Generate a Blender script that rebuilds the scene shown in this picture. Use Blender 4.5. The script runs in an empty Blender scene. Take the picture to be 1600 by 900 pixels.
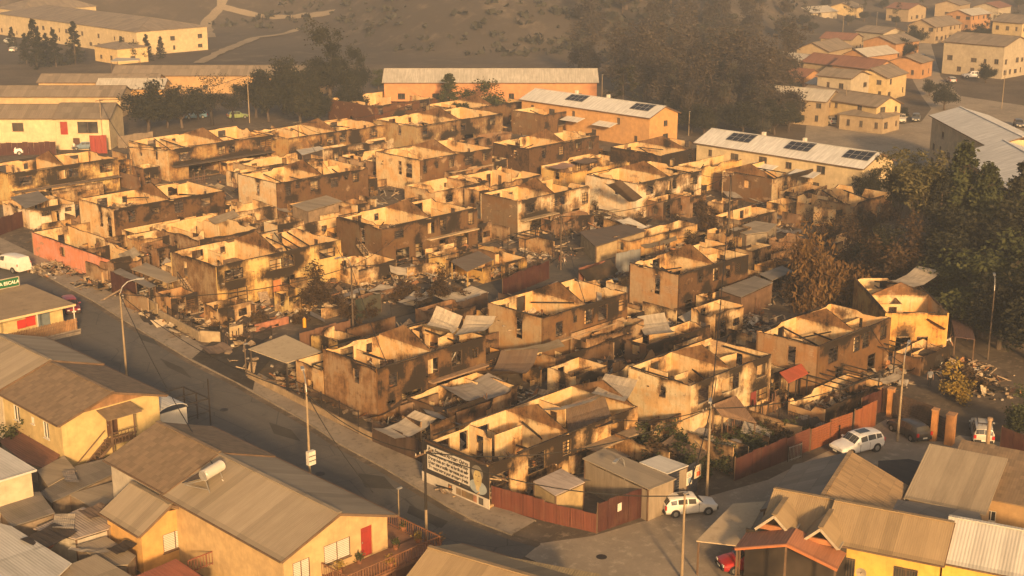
import bpy, math, random
from mathutils import Vector, Matrix, noise
COL = bpy.context.scene.collection
SC = bpy.context.scene
rad = math.radians

# ---------------------------------------------------------------- camera, sky, sun, exposure
F_PX, CAM_H = 2150.0, 44.0                       # focal length in pixels of a 1600 px wide frame, height above the street
PITCH = math.atan(620 / F_PX)
cam_data = bpy.data.cameras.new("camera")
cam_data.sensor_width = 36.0
cam_data.lens = 36.0 * F_PX / 1600.0
cam_data.clip_start, cam_data.clip_end = 0.5, 6000.0
cam = bpy.data.objects.new("camera", cam_data)
cam.location = (0, 0, CAM_H)
cam.rotation_euler = (math.pi / 2 - PITCH, 0, rad(-45))
COL.objects.link(cam)
SC.camera = cam

SUN_AZ, SUN_EL = 57.0, 16.5                      # the way the light travels (degrees from +X) and the sun's height
HAZE = 0.0005
world = bpy.data.worlds.new("World")
SC.world = world
world.use_nodes = True
wn, wl = world.node_tree.nodes, world.node_tree.links
wn.clear()
sky = wn.new("ShaderNodeTexSky")
sky.sky_type = 'NISHITA'
sky.sun_disc = False
sky.sun_elevation = rad(SUN_EL)
sky.sun_rotation = math.atan2(-math.cos(rad(SUN_AZ)), -math.sin(rad(SUN_AZ)))
sky.air_density, sky.dust_density, sky.ozone_density = 1.0, 6.0, 1.0
smoke = wn.new("ShaderNodeMix"); smoke.data_type = 'RGBA'; smoke.blend_type = 'MULTIPLY'
smoke.inputs['Factor'].default_value = 1.0
smoke.inputs['B'].default_value = (1.0, 0.84, 0.68, 1)    # smoke filters the sky's light
bg = wn.new("ShaderNodeBackground"); bg.inputs['Strength'].default_value = 0.112
wo = wn.new("ShaderNodeOutputWorld")
wl.new(sky.outputs[0], smoke.inputs['A']); wl.new(smoke.outputs['Result'], bg.inputs['Color']); wl.new(bg.outputs[0], wo.inputs[0])

sun_data = bpy.data.lights.new("sun", 'SUN')
sun_data.energy = 5.0
sun_data.angle = rad(4.5)
sun_data.color = (1.0, 0.60, 0.25)
sun = bpy.data.objects.new("sun", sun_data)
ld = Vector((math.cos(rad(SUN_AZ)) * math.cos(rad(SUN_EL)), math.sin(rad(SUN_AZ)) * math.cos(rad(SUN_EL)), -math.sin(rad(SUN_EL))))
sun.rotation_euler = ld.to_track_quat('-Z', 'Y').to_euler()
sun.location = (-40, -60, 60)
COL.objects.link(sun)

SC.view_settings.view_transform = 'Standard'
SC.view_settings.look = 'None'
SC.view_settings.gamma = 1.0
SC.view_settings.exposure = 0.56
SC.render.engine = 'CYCLES'
SC.cycles.max_bounces = 5
SC.cycles.diffuse_bounces = 3
SC.cycles.glossy_bounces = 2
SC.cycles.transmission_bounces = 2
SC.cycles.volume_bounces = 0
SC.cycles.transparent_max_bounces = 6
SC.cycles.use_denoising = True

# ---------------------------------------------------------------- helpers
def at(px, py, z=0.0):
    """Where a point of the photograph (1600 x 900) lies at height z in the place."""
    xc, yc = (px - 800) / F_PX, (450 - py) / F_PX
    fh = math.cos(PITCH) + yc * math.sin(PITCH)
    fz = -math.sin(PITCH) + yc * math.cos(PITCH)
    t = (z - CAM_H) / fz
    d, r = fh * t, xc * t
    return Vector(((d + r) / 2 ** .5, (d - r) / 2 ** .5, z))

def tag(o, label=None, cat=None, group=None, kind=None):
    if label: o['label'] = label
    if cat: o['category'] = cat
    if group: o['group'] = group
    if kind: o['kind'] = kind
    return o

def empty(name, loc, rz=0.0, label=None, cat=None, group=None):
    o = bpy.data.objects.new(name, None)
    o.empty_display_size = 0.3
    o.location = loc
    o.rotation_euler = (0, 0, rz)
    COL.objects.link(o)
    return tag(o, label, cat, group)

KIDS = {}
def link(o, parent=None):
    COL.objects.link(o)
    if parent is not None:
        o.parent = parent
        KIDS.setdefault(parent.name, []).append(o)
    return o

def copy_tree(o, parent=None):
    c = o.copy()
    link(c, parent)
    for k in KIDS.get(o.name, []):
        copy_tree(k, c)
    return c

class MB:
    """Collects faces; build() links them as one mesh object."""
    def __init__(s):
        s.v, s.f, s.m, s.uv, s.c, s.s = [], [], [], [], [], []
        s.col, s.soot = (1, 1, 1), 0.0
    def poly(s, pts, m=0, uv=None, soot=None):
        n = len(s.v)
        for k, p in enumerate(pts):
            s.v.append((p[0], p[1], p[2])); s.c.append(s.col); s.s.append(s.soot if soot is None else soot[k])
        s.f.append(tuple(range(n, n + len(pts)))); s.m.append(m)
        if uv is None:
            a, b = Vector(pts[0]), Vector(pts[1]); d = Vector(pts[-1])
            L, W = (b - a).length, (d - a).length
            uv = [(0, 0), (L, 0), (L, W), (0, W)] if len(pts) == 4 else [(p[0], p[1]) for p in pts]
        s.uv.extend(uv)
    def box(s, c, sz, rz=0.0, m=0, mat=None):
        hx, hy, hz = sz[0] / 2, sz[1] / 2, sz[2] / 2
        M = mat if mat is not None else Matrix.Rotation(rz, 3, 'Z')
        c = Vector(c)
        P = [c + M @ Vector((x * hx, y * hy, z * hz)) for z in (-1, 1) for y in (-1, 1) for x in (-1, 1)]
        for q in ((0, 2, 3, 1), (4, 5, 7, 6), (0, 1, 5, 4), (2, 6, 7, 3), (0, 4, 6, 2), (1, 3, 7, 5)):
            s.poly([P[i] for i in q], m)
    def bar(s, p, q, w, h=None, m=0, up=(0, 0, 1)):
        h = h or w
        p, q = Vector(p), Vector(q)
        d = q - p
        if d.length < 1e-5: return
        x = d.normalized(); u = Vector(up)
        if abs(x.dot(u)) > .98: u = Vector((1, 0, 0))
        y = u.cross(x).normalized(); z = x.cross(y)
        M = Matrix((x, y, z)).transposed()
        s.box((p + q) / 2, (d.length, w, h), mat=M, m=m)
    def tube(s, p, q, r0, r1=None, n=8, m=0, caps=True):
        r1 = r0 if r1 is None else r1
        p, q = Vector(p), Vector(q)
        x = (q - p).normalized(); u = Vector((0, 0, 1))
        if abs(x.dot(u)) > .98: u = Vector((1, 0, 0))
        y = u.cross(x).normalized(); z = x.cross(y)
        A = [p + (y * math.cos(2 * math.pi * k / n) + z * math.sin(2 * math.pi * k / n)) * r0 for k in range(n)]
        B = [q + (y * math.cos(2 * math.pi * k / n) + z * math.sin(2 * math.pi * k / n)) * r1 for k in range(n)]
        for k in range(n):
            j = (k + 1) % n
            s.poly([A[k], A[j], B[j], B[k]], m)
        if caps:
            s.poly(A[::-1], m); s.poly(B, m)
    def slab(s, pts, th, m=0, uv=None, m_edge=None):
        """A sheet: top polygon pts, thickness th downwards."""
        T = [Vector(p) for p in pts]; B = [p - Vector((0, 0, th)) for p in T]
        s.poly(T, m, uv); s.poly(B[::-1], m)
        n = len(T)
        for k in range(n):
            j = (k + 1) % n
            s.poly([T[k], B[k], B[j], T[j]], m if m_edge is None else m_edge)
    def build(s, name, mats, parent=None, smooth=False, attrs=False):
        me = bpy.data.meshes.new(name)
        me.from_pydata(s.v, [], s.f)
        mats = mats if isinstance(mats, (list, tuple)) else [mats]
        for x in mats: me.materials.append(x)
        if len(mats) > 1: me.polygons.foreach_set("material_index", s.m)
        ul = me.uv_layers.new(name="UVMap")
        ul.data.foreach_set("uv", [c for p in s.uv for c in p])
        if attrs:
            a = me.attributes.new("tint", 'FLOAT_COLOR', 'POINT')
            a.data.foreach_set("color", [x for c in s.c for x in (c[0], c[1], c[2], 1.0)])
            b = me.attributes.new("soot", 'FLOAT', 'POINT')
            b.data.foreach_set("value", s.s)
        if smooth:
            me.polygons.foreach_set("use_smooth", [True] * len(s.f))
        me.update()
        o = bpy.data.objects.new(name, me)
        return link(o, parent)

# ---------------------------------------------------------------- materials
class NT:
    def __init__(s, name):
        s.mat = bpy.data.materials.new(name); s.mat.use_nodes = True
        s.t = s.mat.node_tree; s.t.nodes.clear()
        s.out = s.n("OutputMaterial"); s.b = s.n("BsdfPrincipled")
        s.l(s.b.outputs[0], s.out.inputs['Surface'])
        s.geo = None
    def n(s, typ, **kw):
        x = s.t.nodes.new("ShaderNode" + typ)
        for k, v in kw.items(): setattr(x, k, v)
        return x
    def l(s, a, b): s.t.links.new(a, b)
    def pos(s):
        if s.geo is None: s.geo = s.n("NewGeometry")
        return s.geo.outputs['Position']
    def noise(s, scale, detail=4, rough=.55, vec=None, dist=0.0):
        x = s.n("TexNoise"); x.inputs['Scale'].default_value = scale; x.inputs['Detail'].default_value = detail
        x.inputs['Roughness'].default_value = rough; x.inputs['Distortion'].default_value = dist
        s.l(vec or s.pos(), x.inputs['Vector']); return x.outputs['Fac']
    def scale(s, vec, sc):
        x = s.n("VectorMath", operation='MULTIPLY'); s.l(vec, x.inputs[0]); x.inputs[1].default_value = sc; return x.outputs[0]
    def ramp(s, fac, lo, hi, a=0.0, b=1.0):
        x = s.n("MapRange"); x.interpolation_type = 'SMOOTHSTEP'
        s.l(fac, x.inputs['Value'])
        for k, v in (('From Min', lo), ('From Max', hi), ('To Min', a), ('To Max', b)): x.inputs[k].default_value = v
        return x.outputs['Result']
    def math(s, op, a, b):
        x = s.n("Math", operation=op)
        for i, v in enumerate((a, b)):
            if isinstance(v, (int, float)): x.inputs[i].default_value = v
            else: s.l(v, x.inputs[i])
        return x.outputs[0]
    def mix(s, fac, a, b, mode='MIX'):
        x = s.n("Mix", data_type='RGBA', blend_type=mode)
        for key, v in (('Factor', fac), ('A', a), ('B', b)):
            i = [q for q in x.inputs if q.name == key and (q.type == 'RGBA') == (key != 'Factor') and (q.type in ('RGBA', 'VALUE'))][0]
            if isinstance(v, (int, float)): i.default_value = v
            elif isinstance(v, (tuple, list)): i.default_value = (v[0], v[1], v[2], 1)
            else: s.l(v, i)
        return [q for q in x.outputs if q.type == 'RGBA'][0]
    def base(s, c):
        if isinstance(c, (tuple, list)): s.b.inputs['Base Color'].default_value = (c[0], c[1], c[2], 1)
        else: s.l(c, s.b.inputs['Base Color'])
        return s
    def rough(s, r, spec=.3, metal=0.0):
        s.b.inputs['Roughness'].default_value = r; s.b.inputs['Specular IOR Level'].default_value = spec
        s.b.inputs['Metallic'].default_value = metal; return s
    def bump(s, h, strength=.3, dist=.02):
        x = s.n("Bump"); x.inputs['Strength'].default_value = strength; x.inputs['Distance'].default_value = dist
        s.l(h, x.inputs['Height']); s.l(x.outputs[0], s.b.inputs['Normal']); return s

def sc(c, k): return tuple(min(1, x * k) for x in c)
_mc = {}
def cached(fn):
    def g(*a):
        k = (fn.__name__,) + a
        if k not in _mc: _mc[k] = fn(*a)
        return _mc[k]
    return g

@cached
def paint(c, var=.25, rough=.8, size=1.2):
    """Weathered painted, plastered or plain surface."""
    t = NT("paint"); n1 = t.noise(size, 6, .65); n2 = t.noise(size * .18, 3)
    st = t.noise(1.0, 4, .6, t.scale(t.pos(), (5, 5, .5)))
    a = t.mix(t.ramp(n1, .3, .75), sc(c, 1 - var), sc(c, 1 + var * .35))
    a = t.mix(t.math('MULTIPLY', t.ramp(st, .52, .75), var * 1.2), a, sc(c, .45))
    a = t.mix(t.math('MULTIPLY', t.ramp(n2, .45, .7), var), a, (.16, .12, .085))
    t.base(a).rough(rough, .25); t.bump(n1, .25, .02)
    return t.mat

@cached
def metal(c, rough=.45, met=.6):
    t = NT("metal"); n = t.noise(3, 5); t.base(t.mix(t.ramp(n, .4, .7), sc(c, .75), c)).rough(rough, .4, met); return t.mat

@cached
def roofing(c, rust=.2, pitch=.25, lap=0.0, amp=1.0):
    """Corrugated sheets: ridges run up the slope (UV in metres, u along the eave)."""
    t = NT("roof_sheet"); uv = t.n("UVMap").outputs[0]
    sep = t.n("SeparateXYZ"); t.l(uv, sep.inputs[0])
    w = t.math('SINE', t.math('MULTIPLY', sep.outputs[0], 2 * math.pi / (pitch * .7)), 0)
    streak = t.noise(1.0, 5, .7, t.scale(uv, (2.6, .28, 1)))
    blot = t.noise(.7, 6, .65)
    big = t.noise(.16, 3)
    a = t.mix(t.ramp(streak, .3, .75), sc(c, .72), sc(c, 1.15))
    a = t.mix(t.math('MULTIPLY', t.ramp(blot, .45, .72), rust), a, (.17, .10, .055))
    a = t.mix(t.math('MULTIPLY', t.ramp(big, .4, .7), .35), a, sc(c, .6))
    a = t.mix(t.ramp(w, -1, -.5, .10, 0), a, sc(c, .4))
    if lap > 0:
        sheet_w = .9 if lap > 1 else .35
        fr = t.math('FRACT', t.math('DIVIDE', sep.outputs[1], lap), 0)
        a = t.mix(t.math('LESS_THAN', fr, .035), a, sc(c, .5))
        fu = t.math('FLOOR', t.math('DIVIDE', sep.outputs[0], sheet_w), 0); fv = t.math('FLOOR', t.math('DIVIDE', sep.outputs[1], lap), 0)
        cb = t.n("CombineXYZ"); t.l(fu, cb.inputs[0]); t.l(fv, cb.inputs[1])
        wn_ = t.n("TexWhiteNoise"); t.l(cb.outputs[0], wn_.inputs['Vector'])
        a = t.mix(.5, a, t.mix(wn_.outputs['Value'], sc(c, .62), sc(c, 1.25)))
    t.base(a).rough(.7, .25); t.bump(w, .34 * amp, .03)
    return t.mat

def make_burnt_wall():
    t = NT("burnt_plaster")
    col = t.n("Attribute", attribute_name="tint").outputs['Color']
    so = t.n("Attribute", attribute_name="soot").outputs['Fac']
    n1 = t.noise(.55, 8, .66); n2 = t.noise(2.6, 7, .72); n3 = t.noise(9, 3)
    st = t.noise(1.0, 5, .65, t.scale(t.pos(), (3.5, 3.5, .45)))
    a = t.mix(t.ramp(n2, .3, .75), t.mix(1.0, col, (.80, .76, .70), 'MULTIPLY'), col)
    # scorched ochre blush and bare block where the plaster has come off
    a = t.mix(t.math('MULTIPLY', t.ramp(n1, .40, .60), .6), a, t.mix(1.0, col, (.92, .62, .34), 'MULTIPLY'))
    br = t.n("TexBrick"); br.inputs['Scale'].default_value = 1.0
    br.inputs['Brick Width'].default_value = .40; br.inputs['Row Height'].default_value = .20; br.inputs['Mortar Size'].default_value = .018
    br.inputs['Color1'].default_value = (.36, .23, .13, 1); br.inputs['Color2'].default_value = (.27, .17, .10, 1); br.inputs['Mortar'].default_value = (.40, .32, .23, 1)
    uv = t.n("UVMap").outputs[0]; t.l(uv, br.inputs['Vector'])
    bare = t.ramp(t.noise(.42, 5, .62, t.scale(t.pos(), (1.1, 1.1, 1.6))), .60, .64)
    a = t.mix(t.math('MULTIPLY', bare, .75), a, br.outputs['Color'])
    a = t.mix(t.math('MULTIPLY', t.ramp(st, .50, .74), .45), a, t.mix(1.0, a, (.42, .33, .25), 'MULTIPLY'))
    s = t.math('ADD', so, t.math('MULTIPLY', t.math('SUBTRACT', n1, .5), 1.3))
    s = t.math('ADD', s, t.math('MULTIPLY', t.math('SUBTRACT', n2, .5), 1.1))
    s = t.math('ADD', s, t.math('MULTIPLY', t.math('SUBTRACT', st, .5), .5))
    a = t.mix(t.ramp(s, .18, .60, 0, .80), a, (.105, .058, .030))
    a = t.mix(t.ramp(s, .56, .88, 0, .93), a, (.020, .016, .013))
    sp = t.ramp(t.noise(5, 4, .6), .66, .70, 0, .5)
    a = t.mix(sp, a, (.05, .04, .03))
    t.base(a).rough(.9, .15)
    t.bump(t.math('ADD', n2, t.math('MULTIPLY', n3, .4)), .35, .03)
    return t.mat
BURNT = make_burnt_wall()

def ground_mat(name, c1, c2, c3, s1=.12, s2=1.4, bump=.3):
    t = NT(name); n1 = t.noise(s1, 6, .65); n2 = t.noise(s2, 6, .7); n3 = t.noise(s2 * 6, 3)
    a = t.mix(t.ramp(n1, .35, .65), c1, c2); a = t.mix(t.ramp(n2, .5, .72), a, c3)
    a = t.mix(t.ramp(n3, .3, .7, 0, .25), a, sc(c1, .6))
    t.base(a).rough(.92, .15); t.bump(n2, bump, .05); return t.mat

M_DIRT = ground_mat("dry_earth", (.13, .10, .07), (.085, .065, .047), (.19, .15, .105))
M_ASH = ground_mat("burnt_earth", (.155, .120, .086), (.080, .063, .047), (.28, .215, .15), .22, .9, .6)
M_HILL = ground_mat("burnt_hill", (.10, .080, .061), (.062, .051, .041), (.15, .12, .09), .018, .12, .4)
M_CONC = ground_mat("pavement_concrete", (.32, .265, .20), (.24, .195, .148), (.14, .115, .085), .3, 2.2)
M_DUST = ground_mat("dusty_concrete", (.33, .27, .20), (.23, .19, .142), (.40, .335, .25), .15, 1.1)
def asphalt():
    t = NT("asphalt"); n1 = t.noise(.10, 5, .6); n2 = t.noise(1.2, 6, .7); n3 = t.noise(14, 2)
    a = t.mix(t.ramp(n1, .35, .65), (.10, .091, .080), (.128, .117, .103)); a = t.mix(t.ramp(n2, .50, .72, 0, .75), a, (.155, .135, .11)); a = t.mix(t.ramp(t.noise(.33, 5, .7), .56, .70, 0, .6), a, (.065, .058, .05))
    a = t.mix(t.ramp(n3, .3, .7, 0, .35), a, (.045, .04, .036))
    tr = t.noise(1.0, 4, .6, t.scale(t.pos(), (1.3, .045, 1)))
    a = t.mix(t.ramp(tr, .50, .72, 0, .45), a, (.075, .067, .058))
    crack = t.n("TexVoronoi", feature='DISTANCE_TO_EDGE'); crack.inputs['Scale'].default_value = .22; t.l(t.pos(), crack.inputs['Vector'])
    a = t.mix(t.ramp(crack.outputs['Distance'], 0, .012, .6, 0), a, (.03, .027, .024))
    t.base(a).rough(.85, .3); t.bump(n3, .2, .01); return t.mat
M_ASPH = asphalt()
def glass():
    t = NT("window_glass"); n = t.noise(.6, 2); t.base(t.mix(t.ramp(n, .4, .6), (.03, .03, .03), (.07, .065, .055))).rough(.12, .6); return t.mat
M_GLASS = glass()
M_CHAR = paint((.030, .024, .020), .3, .9)
M_WOOD = paint((.16, .10, .06), .35, .85)
M_TRIM = paint((.45, .38, .28), .25)
M_WHITE = paint((.62, .58, .50), .12)
M_IRON = metal((.05, .04, .035), .6, .4)
M_GALV = metal((.42, .40, .37), .5, .5)
M_RUBBER = paint((.02, .02, .02), .1, .9)
# ---------------------------------------------------------------- terrain, roads, pavements
def fr_of(x, y): return (x + y) / 2 ** .5, (x - y) / 2 ** .5       # forward, right of the camera's heading
def sstep(a, b, x):
    t = min(1, max(0, (x - a) / (b - a))); return t * t * (3 - 2 * t)
def hill_z(x, y):
    d, r = fr_of(x, y)
    d0 = 440 - 75 * sstep(-90, -10, r) + 130 * sstep(30, 150, r)
    s = max(0, d - d0)
    z = .30 * s * sstep(0, 70, s) * (1 - .55 * sstep(40, 200, r))
    z = 42 * (1 - math.exp(-z / 42))
    z += (noise.noise(Vector((x * .012, y * .012, 0))) * 9 + noise.noise(Vector((x * .04, y * .04, 3))) * 2.5) * sstep(0, 90, s)
    # a low bank falls behind the houses at the right edge
    return z
def make_terrain():
    m = MB()
    ds = [-400, -200, -60, 0, 40] + [80 + 40 * k for k in range(7)] + [345 + 7 * k for k in range(60)] + [800, 900, 1100, 1500, 2200, 3500]
    rs = [-2500, -1400, -800, -500, -360] + [-300 + 8 * k for k in range(76)] + [360, 500, 800, 1400, 2500]
    def P(d, r):
        x, y = (d + r) / 2 ** .5, (d - r) / 2 ** .5
        return (x, y, hill_z(x, y))
    V = [[P(d, r) for r in rs] for d in ds]
    nv = []
    for row in V: nv += row
    W = len(rs)
    m.v = nv; m.c = [(1, 1, 1)] * len(nv); m.s = [0] * len(nv)
    for i in range(len(ds) - 1):
        for j in range(W - 1):
            m.f.append((i * W + j, i * W + j + 1, (i + 1) * W + j + 1, (i + 1) * W + j)[::-1])
            far = ds[i] > 360
            m.m.append(1 if far else 0)
            m.uv += [(0, 0)] * 4
    o = m.build("ground", [M_DIRT, M_HILL], smooth=True)
    tag(o, kind='structure')
make_terrain()

def flat(name, pts, z, mat, th=0.0):
    m = MB()
    P = [Vector((p[0], p[1], z)) for p in pts]
    if th: m.slab(P, th)
    else: m.poly(P)
    # keep the face looking up
    o = m.build(name, mat)
    if o.data.polygons[0].normal.z < 0:
        o.data.flip_normals()
    return tag(o, kind='structure')
def pxs(*pp): return [at(x, y) for x, y in pp]
def offset(line, d):
    out = []
    for i, p in enumerate(line):
        a = line[max(0, i - 1)]; b = line[min(len(line) - 1, i + 1)]
        t = (b - a).normalized(); n = Vector((t.y, -t.x, 0))
        out.append(p + n * d)
    return out
def strip(name, A, B, z, mat, th=0.0):
    m = MB()
    for i in range(len(A) - 1):
        q = [Vector((A[i].x, A[i].y, z)), Vector((A[i + 1].x, A[i + 1].y, z)), Vector((B[i + 1].x, B[i + 1].y, z)), Vector((B[i].x, B[i].y, z))]
        if (q[1] - q[0]).cross(q[3] - q[0]).z < 0: q = q[::-1]
        if th:
            m.poly(q)
            for a, b in ((A[i], A[i + 1]), (B[i], B[i + 1])):
                m.poly([(a.x, a.y, z), (a.x, a.y, z - th), (b.x, b.y, z - th), (b.x, b.y, z)])
        else: m.poly(q)
    return tag(m.build(name, mat), kind='structure')

KERB = pxs((-160, 318), (-60, 365), (40, 415), (95, 445), (143, 470), (207, 510), (300, 565), (367, 598), (400, 617), (477, 660), (533, 697), (600, 733), (697, 792), (740, 815), (800, 838), (845, 851))
NEAR_END = pxs((1010, 960), (1250, 1080))
# the burnt block's own ground: ash and scorched earth
flat("burnt_ground", pxs((-200, 330), (143, 470), (300, 565), (477, 660), (600, 733), (740, 815), (845, 848), (940, 832), (1100, 765), (1300, 690), (1480, 640), (1620, 560), (1480, 420), (1340, 300), (1100, 215), (760, 165), (520, 165), (420, 190), (200, 210), (-100, 215)), .006, M_ASH)
street = KERB[:]
far_side = offset(street, -9.5) if fr_of(*offset(street, -9.5)[8].xy)[0] < fr_of(*street[8].xy)[0] else offset(street, 9.5)
SGN = -1 if (offset(street, -9.5)[8] - far_side[8]).length < .01 else 1
strip("main_street", street, far_side, .012, M_ASPH)
strip("pavement", offset(street, -SGN * .15)[:-1], offset(street, -SGN * 2.9)[:-1], .13, M_CONC, .13)
strip("kerb", offset(street, -SGN * .0)[:-1], offset(street, -SGN * .15)[:-1], .145, paint((.30, .25, .19), .3), .145)
strip("far_pavement", far_side, offset(street, SGN * 11.8), .10, M_CONC, .1)
# the lane between the rows, and its mouth on the street
flat("side_lane", pxs((322, 560), (400, 537), (610, 484), (800, 432), (1000, 378), (1040, 385), (1010, 400), (900, 436), (650, 505), (480, 545), (395, 585)), .018, ground_mat("lane_asphalt", (.085, .075, .062), (.13, .11, .088), (.06, .05, .043), .2, 1.5))
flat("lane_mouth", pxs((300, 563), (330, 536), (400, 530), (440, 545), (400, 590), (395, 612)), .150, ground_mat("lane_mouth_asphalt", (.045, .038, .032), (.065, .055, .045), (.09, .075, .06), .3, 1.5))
flat("lower_street", pxs((845, 849), (925, 838), (1035, 806), (1110, 775), (1200, 750), (1250, 725), (1300, 702), (1385, 655), (1440, 690), (1480, 690), (1500, 680), (1560, 690), (1700, 745), (1750, 1000), (1250, 1010), (1000, 950), (820, 870)), .020, M_DUST)
# ---------------------------------------------------------------- burnt-out houses
CREAM = (.66, .51, .30)
TAN = (.29, .175, .09)
def wall(m, o, ud, L, H, t, ops, top=None, cell=.42, outer=CREAM, inner=CREAM, gz=None, soot=None, isoot=None, gcol=TAN):
    """A wall L long, H high with real openings ops=(u0,u1,v0,v1); its outer face lies at the right of direction ud."""
    o = Vector(o); ud = Vector(ud).normalized(); n = Vector((ud.y, -ud.x, 0)); Z = Vector((0, 0, 1))
    top = top or (lambda u: H)
    hmax = max(top(L * k / 24) for k in range(25))
    def brk(fix, a, b):
        s = sorted(set([a, b] + [x for x in fix if a < x < b])); out = []
        for i in range(len(s) - 1):
            k = max(1, round((s[i + 1] - s[i]) / cell))
            out += [s[i] + (s[i + 1] - s[i]) * j / k for j in range(k)]
        return out + [b]
    us = brk([x for p in ops for x in p[:2]] + ([L / 2] if gz is not None else []), 0, L)
    vs = brk([x for p in ops for x in p[2:]] + ([gz] if gz is not None else [H]), 0, hmax)
    inop = lambda u, v: any(p[0] < u < p[1] and p[2] < v < p[3] for p in ops)
    P = lambda u, v, w: o + ud * u + Z * v - n * w
    S = soot or (lambda u, v: 0.0); SI = isoot or (lambda u, v: 0.0)
    for i in range(len(us) - 1):
        u0, u1 = us[i], us[i + 1]; t0, t1 = top(u0), top(u1); um = (u0 + u1) / 2
        last_open = False; hit = False
        for j in range(len(vs) - 1):
            v0, v1 = vs[j], vs[j + 1]
            if v0 >= t0 and v0 >= t1: break
            a0, a1, b0, b1 = min(v0, t0), min(v0, t1), min(v1, t0), min(v1, t1)
            last_open = inop(um, (v0 + min(v1, max(t0, t1))) / 2)
            if last_open: continue
            hit = True
            g = gz is not None and v0 >= gz - .01
            m.col = gcol if g else outer
            q = [(u0, a0), (u1, a1), (u1, b1), (u0, b0)]
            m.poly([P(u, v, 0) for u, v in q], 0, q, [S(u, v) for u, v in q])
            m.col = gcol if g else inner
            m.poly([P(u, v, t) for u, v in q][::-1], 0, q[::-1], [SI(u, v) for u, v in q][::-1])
        if hit and not last_open:
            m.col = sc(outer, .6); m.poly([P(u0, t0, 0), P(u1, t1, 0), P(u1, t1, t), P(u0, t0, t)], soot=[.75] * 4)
    m.col = outer
    for p in ops:
        u0, u1, v0, v1 = p; v1a, v1b = min(v1, top(u0)), min(v1, top(u1))
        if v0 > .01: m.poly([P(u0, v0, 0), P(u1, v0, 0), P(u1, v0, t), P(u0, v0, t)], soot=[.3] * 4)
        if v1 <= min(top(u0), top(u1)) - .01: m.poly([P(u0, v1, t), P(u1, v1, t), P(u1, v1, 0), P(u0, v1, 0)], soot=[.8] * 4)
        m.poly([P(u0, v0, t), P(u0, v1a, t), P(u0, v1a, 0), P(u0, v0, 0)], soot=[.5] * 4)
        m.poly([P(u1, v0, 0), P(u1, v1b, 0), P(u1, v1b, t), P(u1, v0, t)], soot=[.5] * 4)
    for u, fl in ((0, 1), (L, 0)):
        h = top(u)
        q = [P(u, 0, 0), P(u, 0, t), P(u, h, t), P(u, h, 0)]
        m.poly(q[::-1] if fl else q, soot=[.12] * 4)

def plume(rng, ops, dark, blobs=(), L=10, H=5):
    """Soot that rose out of the openings, plus patches of its own."""
    ps = []
    for p in ops:
        k = rng.random()
        if k < .8: ps.append(((p[0] + p[1]) / 2 + rng.uniform(-.2, .2), p[3], (p[1] - p[0]) * rng.uniform(.6, 1.0), rng.uniform(.8, 2.0), rng.uniform(.55, 1.1)))
        ps.append(((p[0] + p[1]) / 2, (p[2] + p[3]) / 2, (p[1] - p[0]) * .75, (p[3] - p[2]) * .62, .5))
    for b in blobs: ps.append(b)
    def f(u, v):
        s = dark
        for (a, b, w, h, k) in ps:
            dv = (v - b) / h if v > b else (v - b) / (h * .5)
            q = ((u - a) / w) ** 2 + dv * dv
            if q < 4: s = max(s, s * .6 + k * math.exp(-q * 1.1))
        if v > H - .3: s += .35
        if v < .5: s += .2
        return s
    return f

def ragged(rng, L, H, amt, step=.6):
    us, hs, u = [0.0], [H], 0.0             # block courses gone in stretches, with steep broken ends
    while u < L + 1:
        run = rng.uniform(.5, 3.2); full = rng.random() < .55
        h = H if full else H - round((rng.random() ** 1.4) * amt / .1) * .1
        us += [u + .06, u + run]; hs += [h, h - (0 if full else rng.uniform(-.1, .12))]; u += run + rng.choice([.05, .25, .5])
    hs[0] = hs[1]
    def f(x):
        for i in range(len(us) - 1):
            if x <= us[i + 1]:
                k = (x - us[i]) / max(1e-6, us[i + 1] - us[i]); return hs[i] + (hs[i + 1] - hs[i]) * max(0, min(1, k))
        return hs[-1]
    return f

def gable(L, H, rise):
    return lambda u: H + rise * (1 - abs(u - L / 2) / (L / 2))

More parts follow.
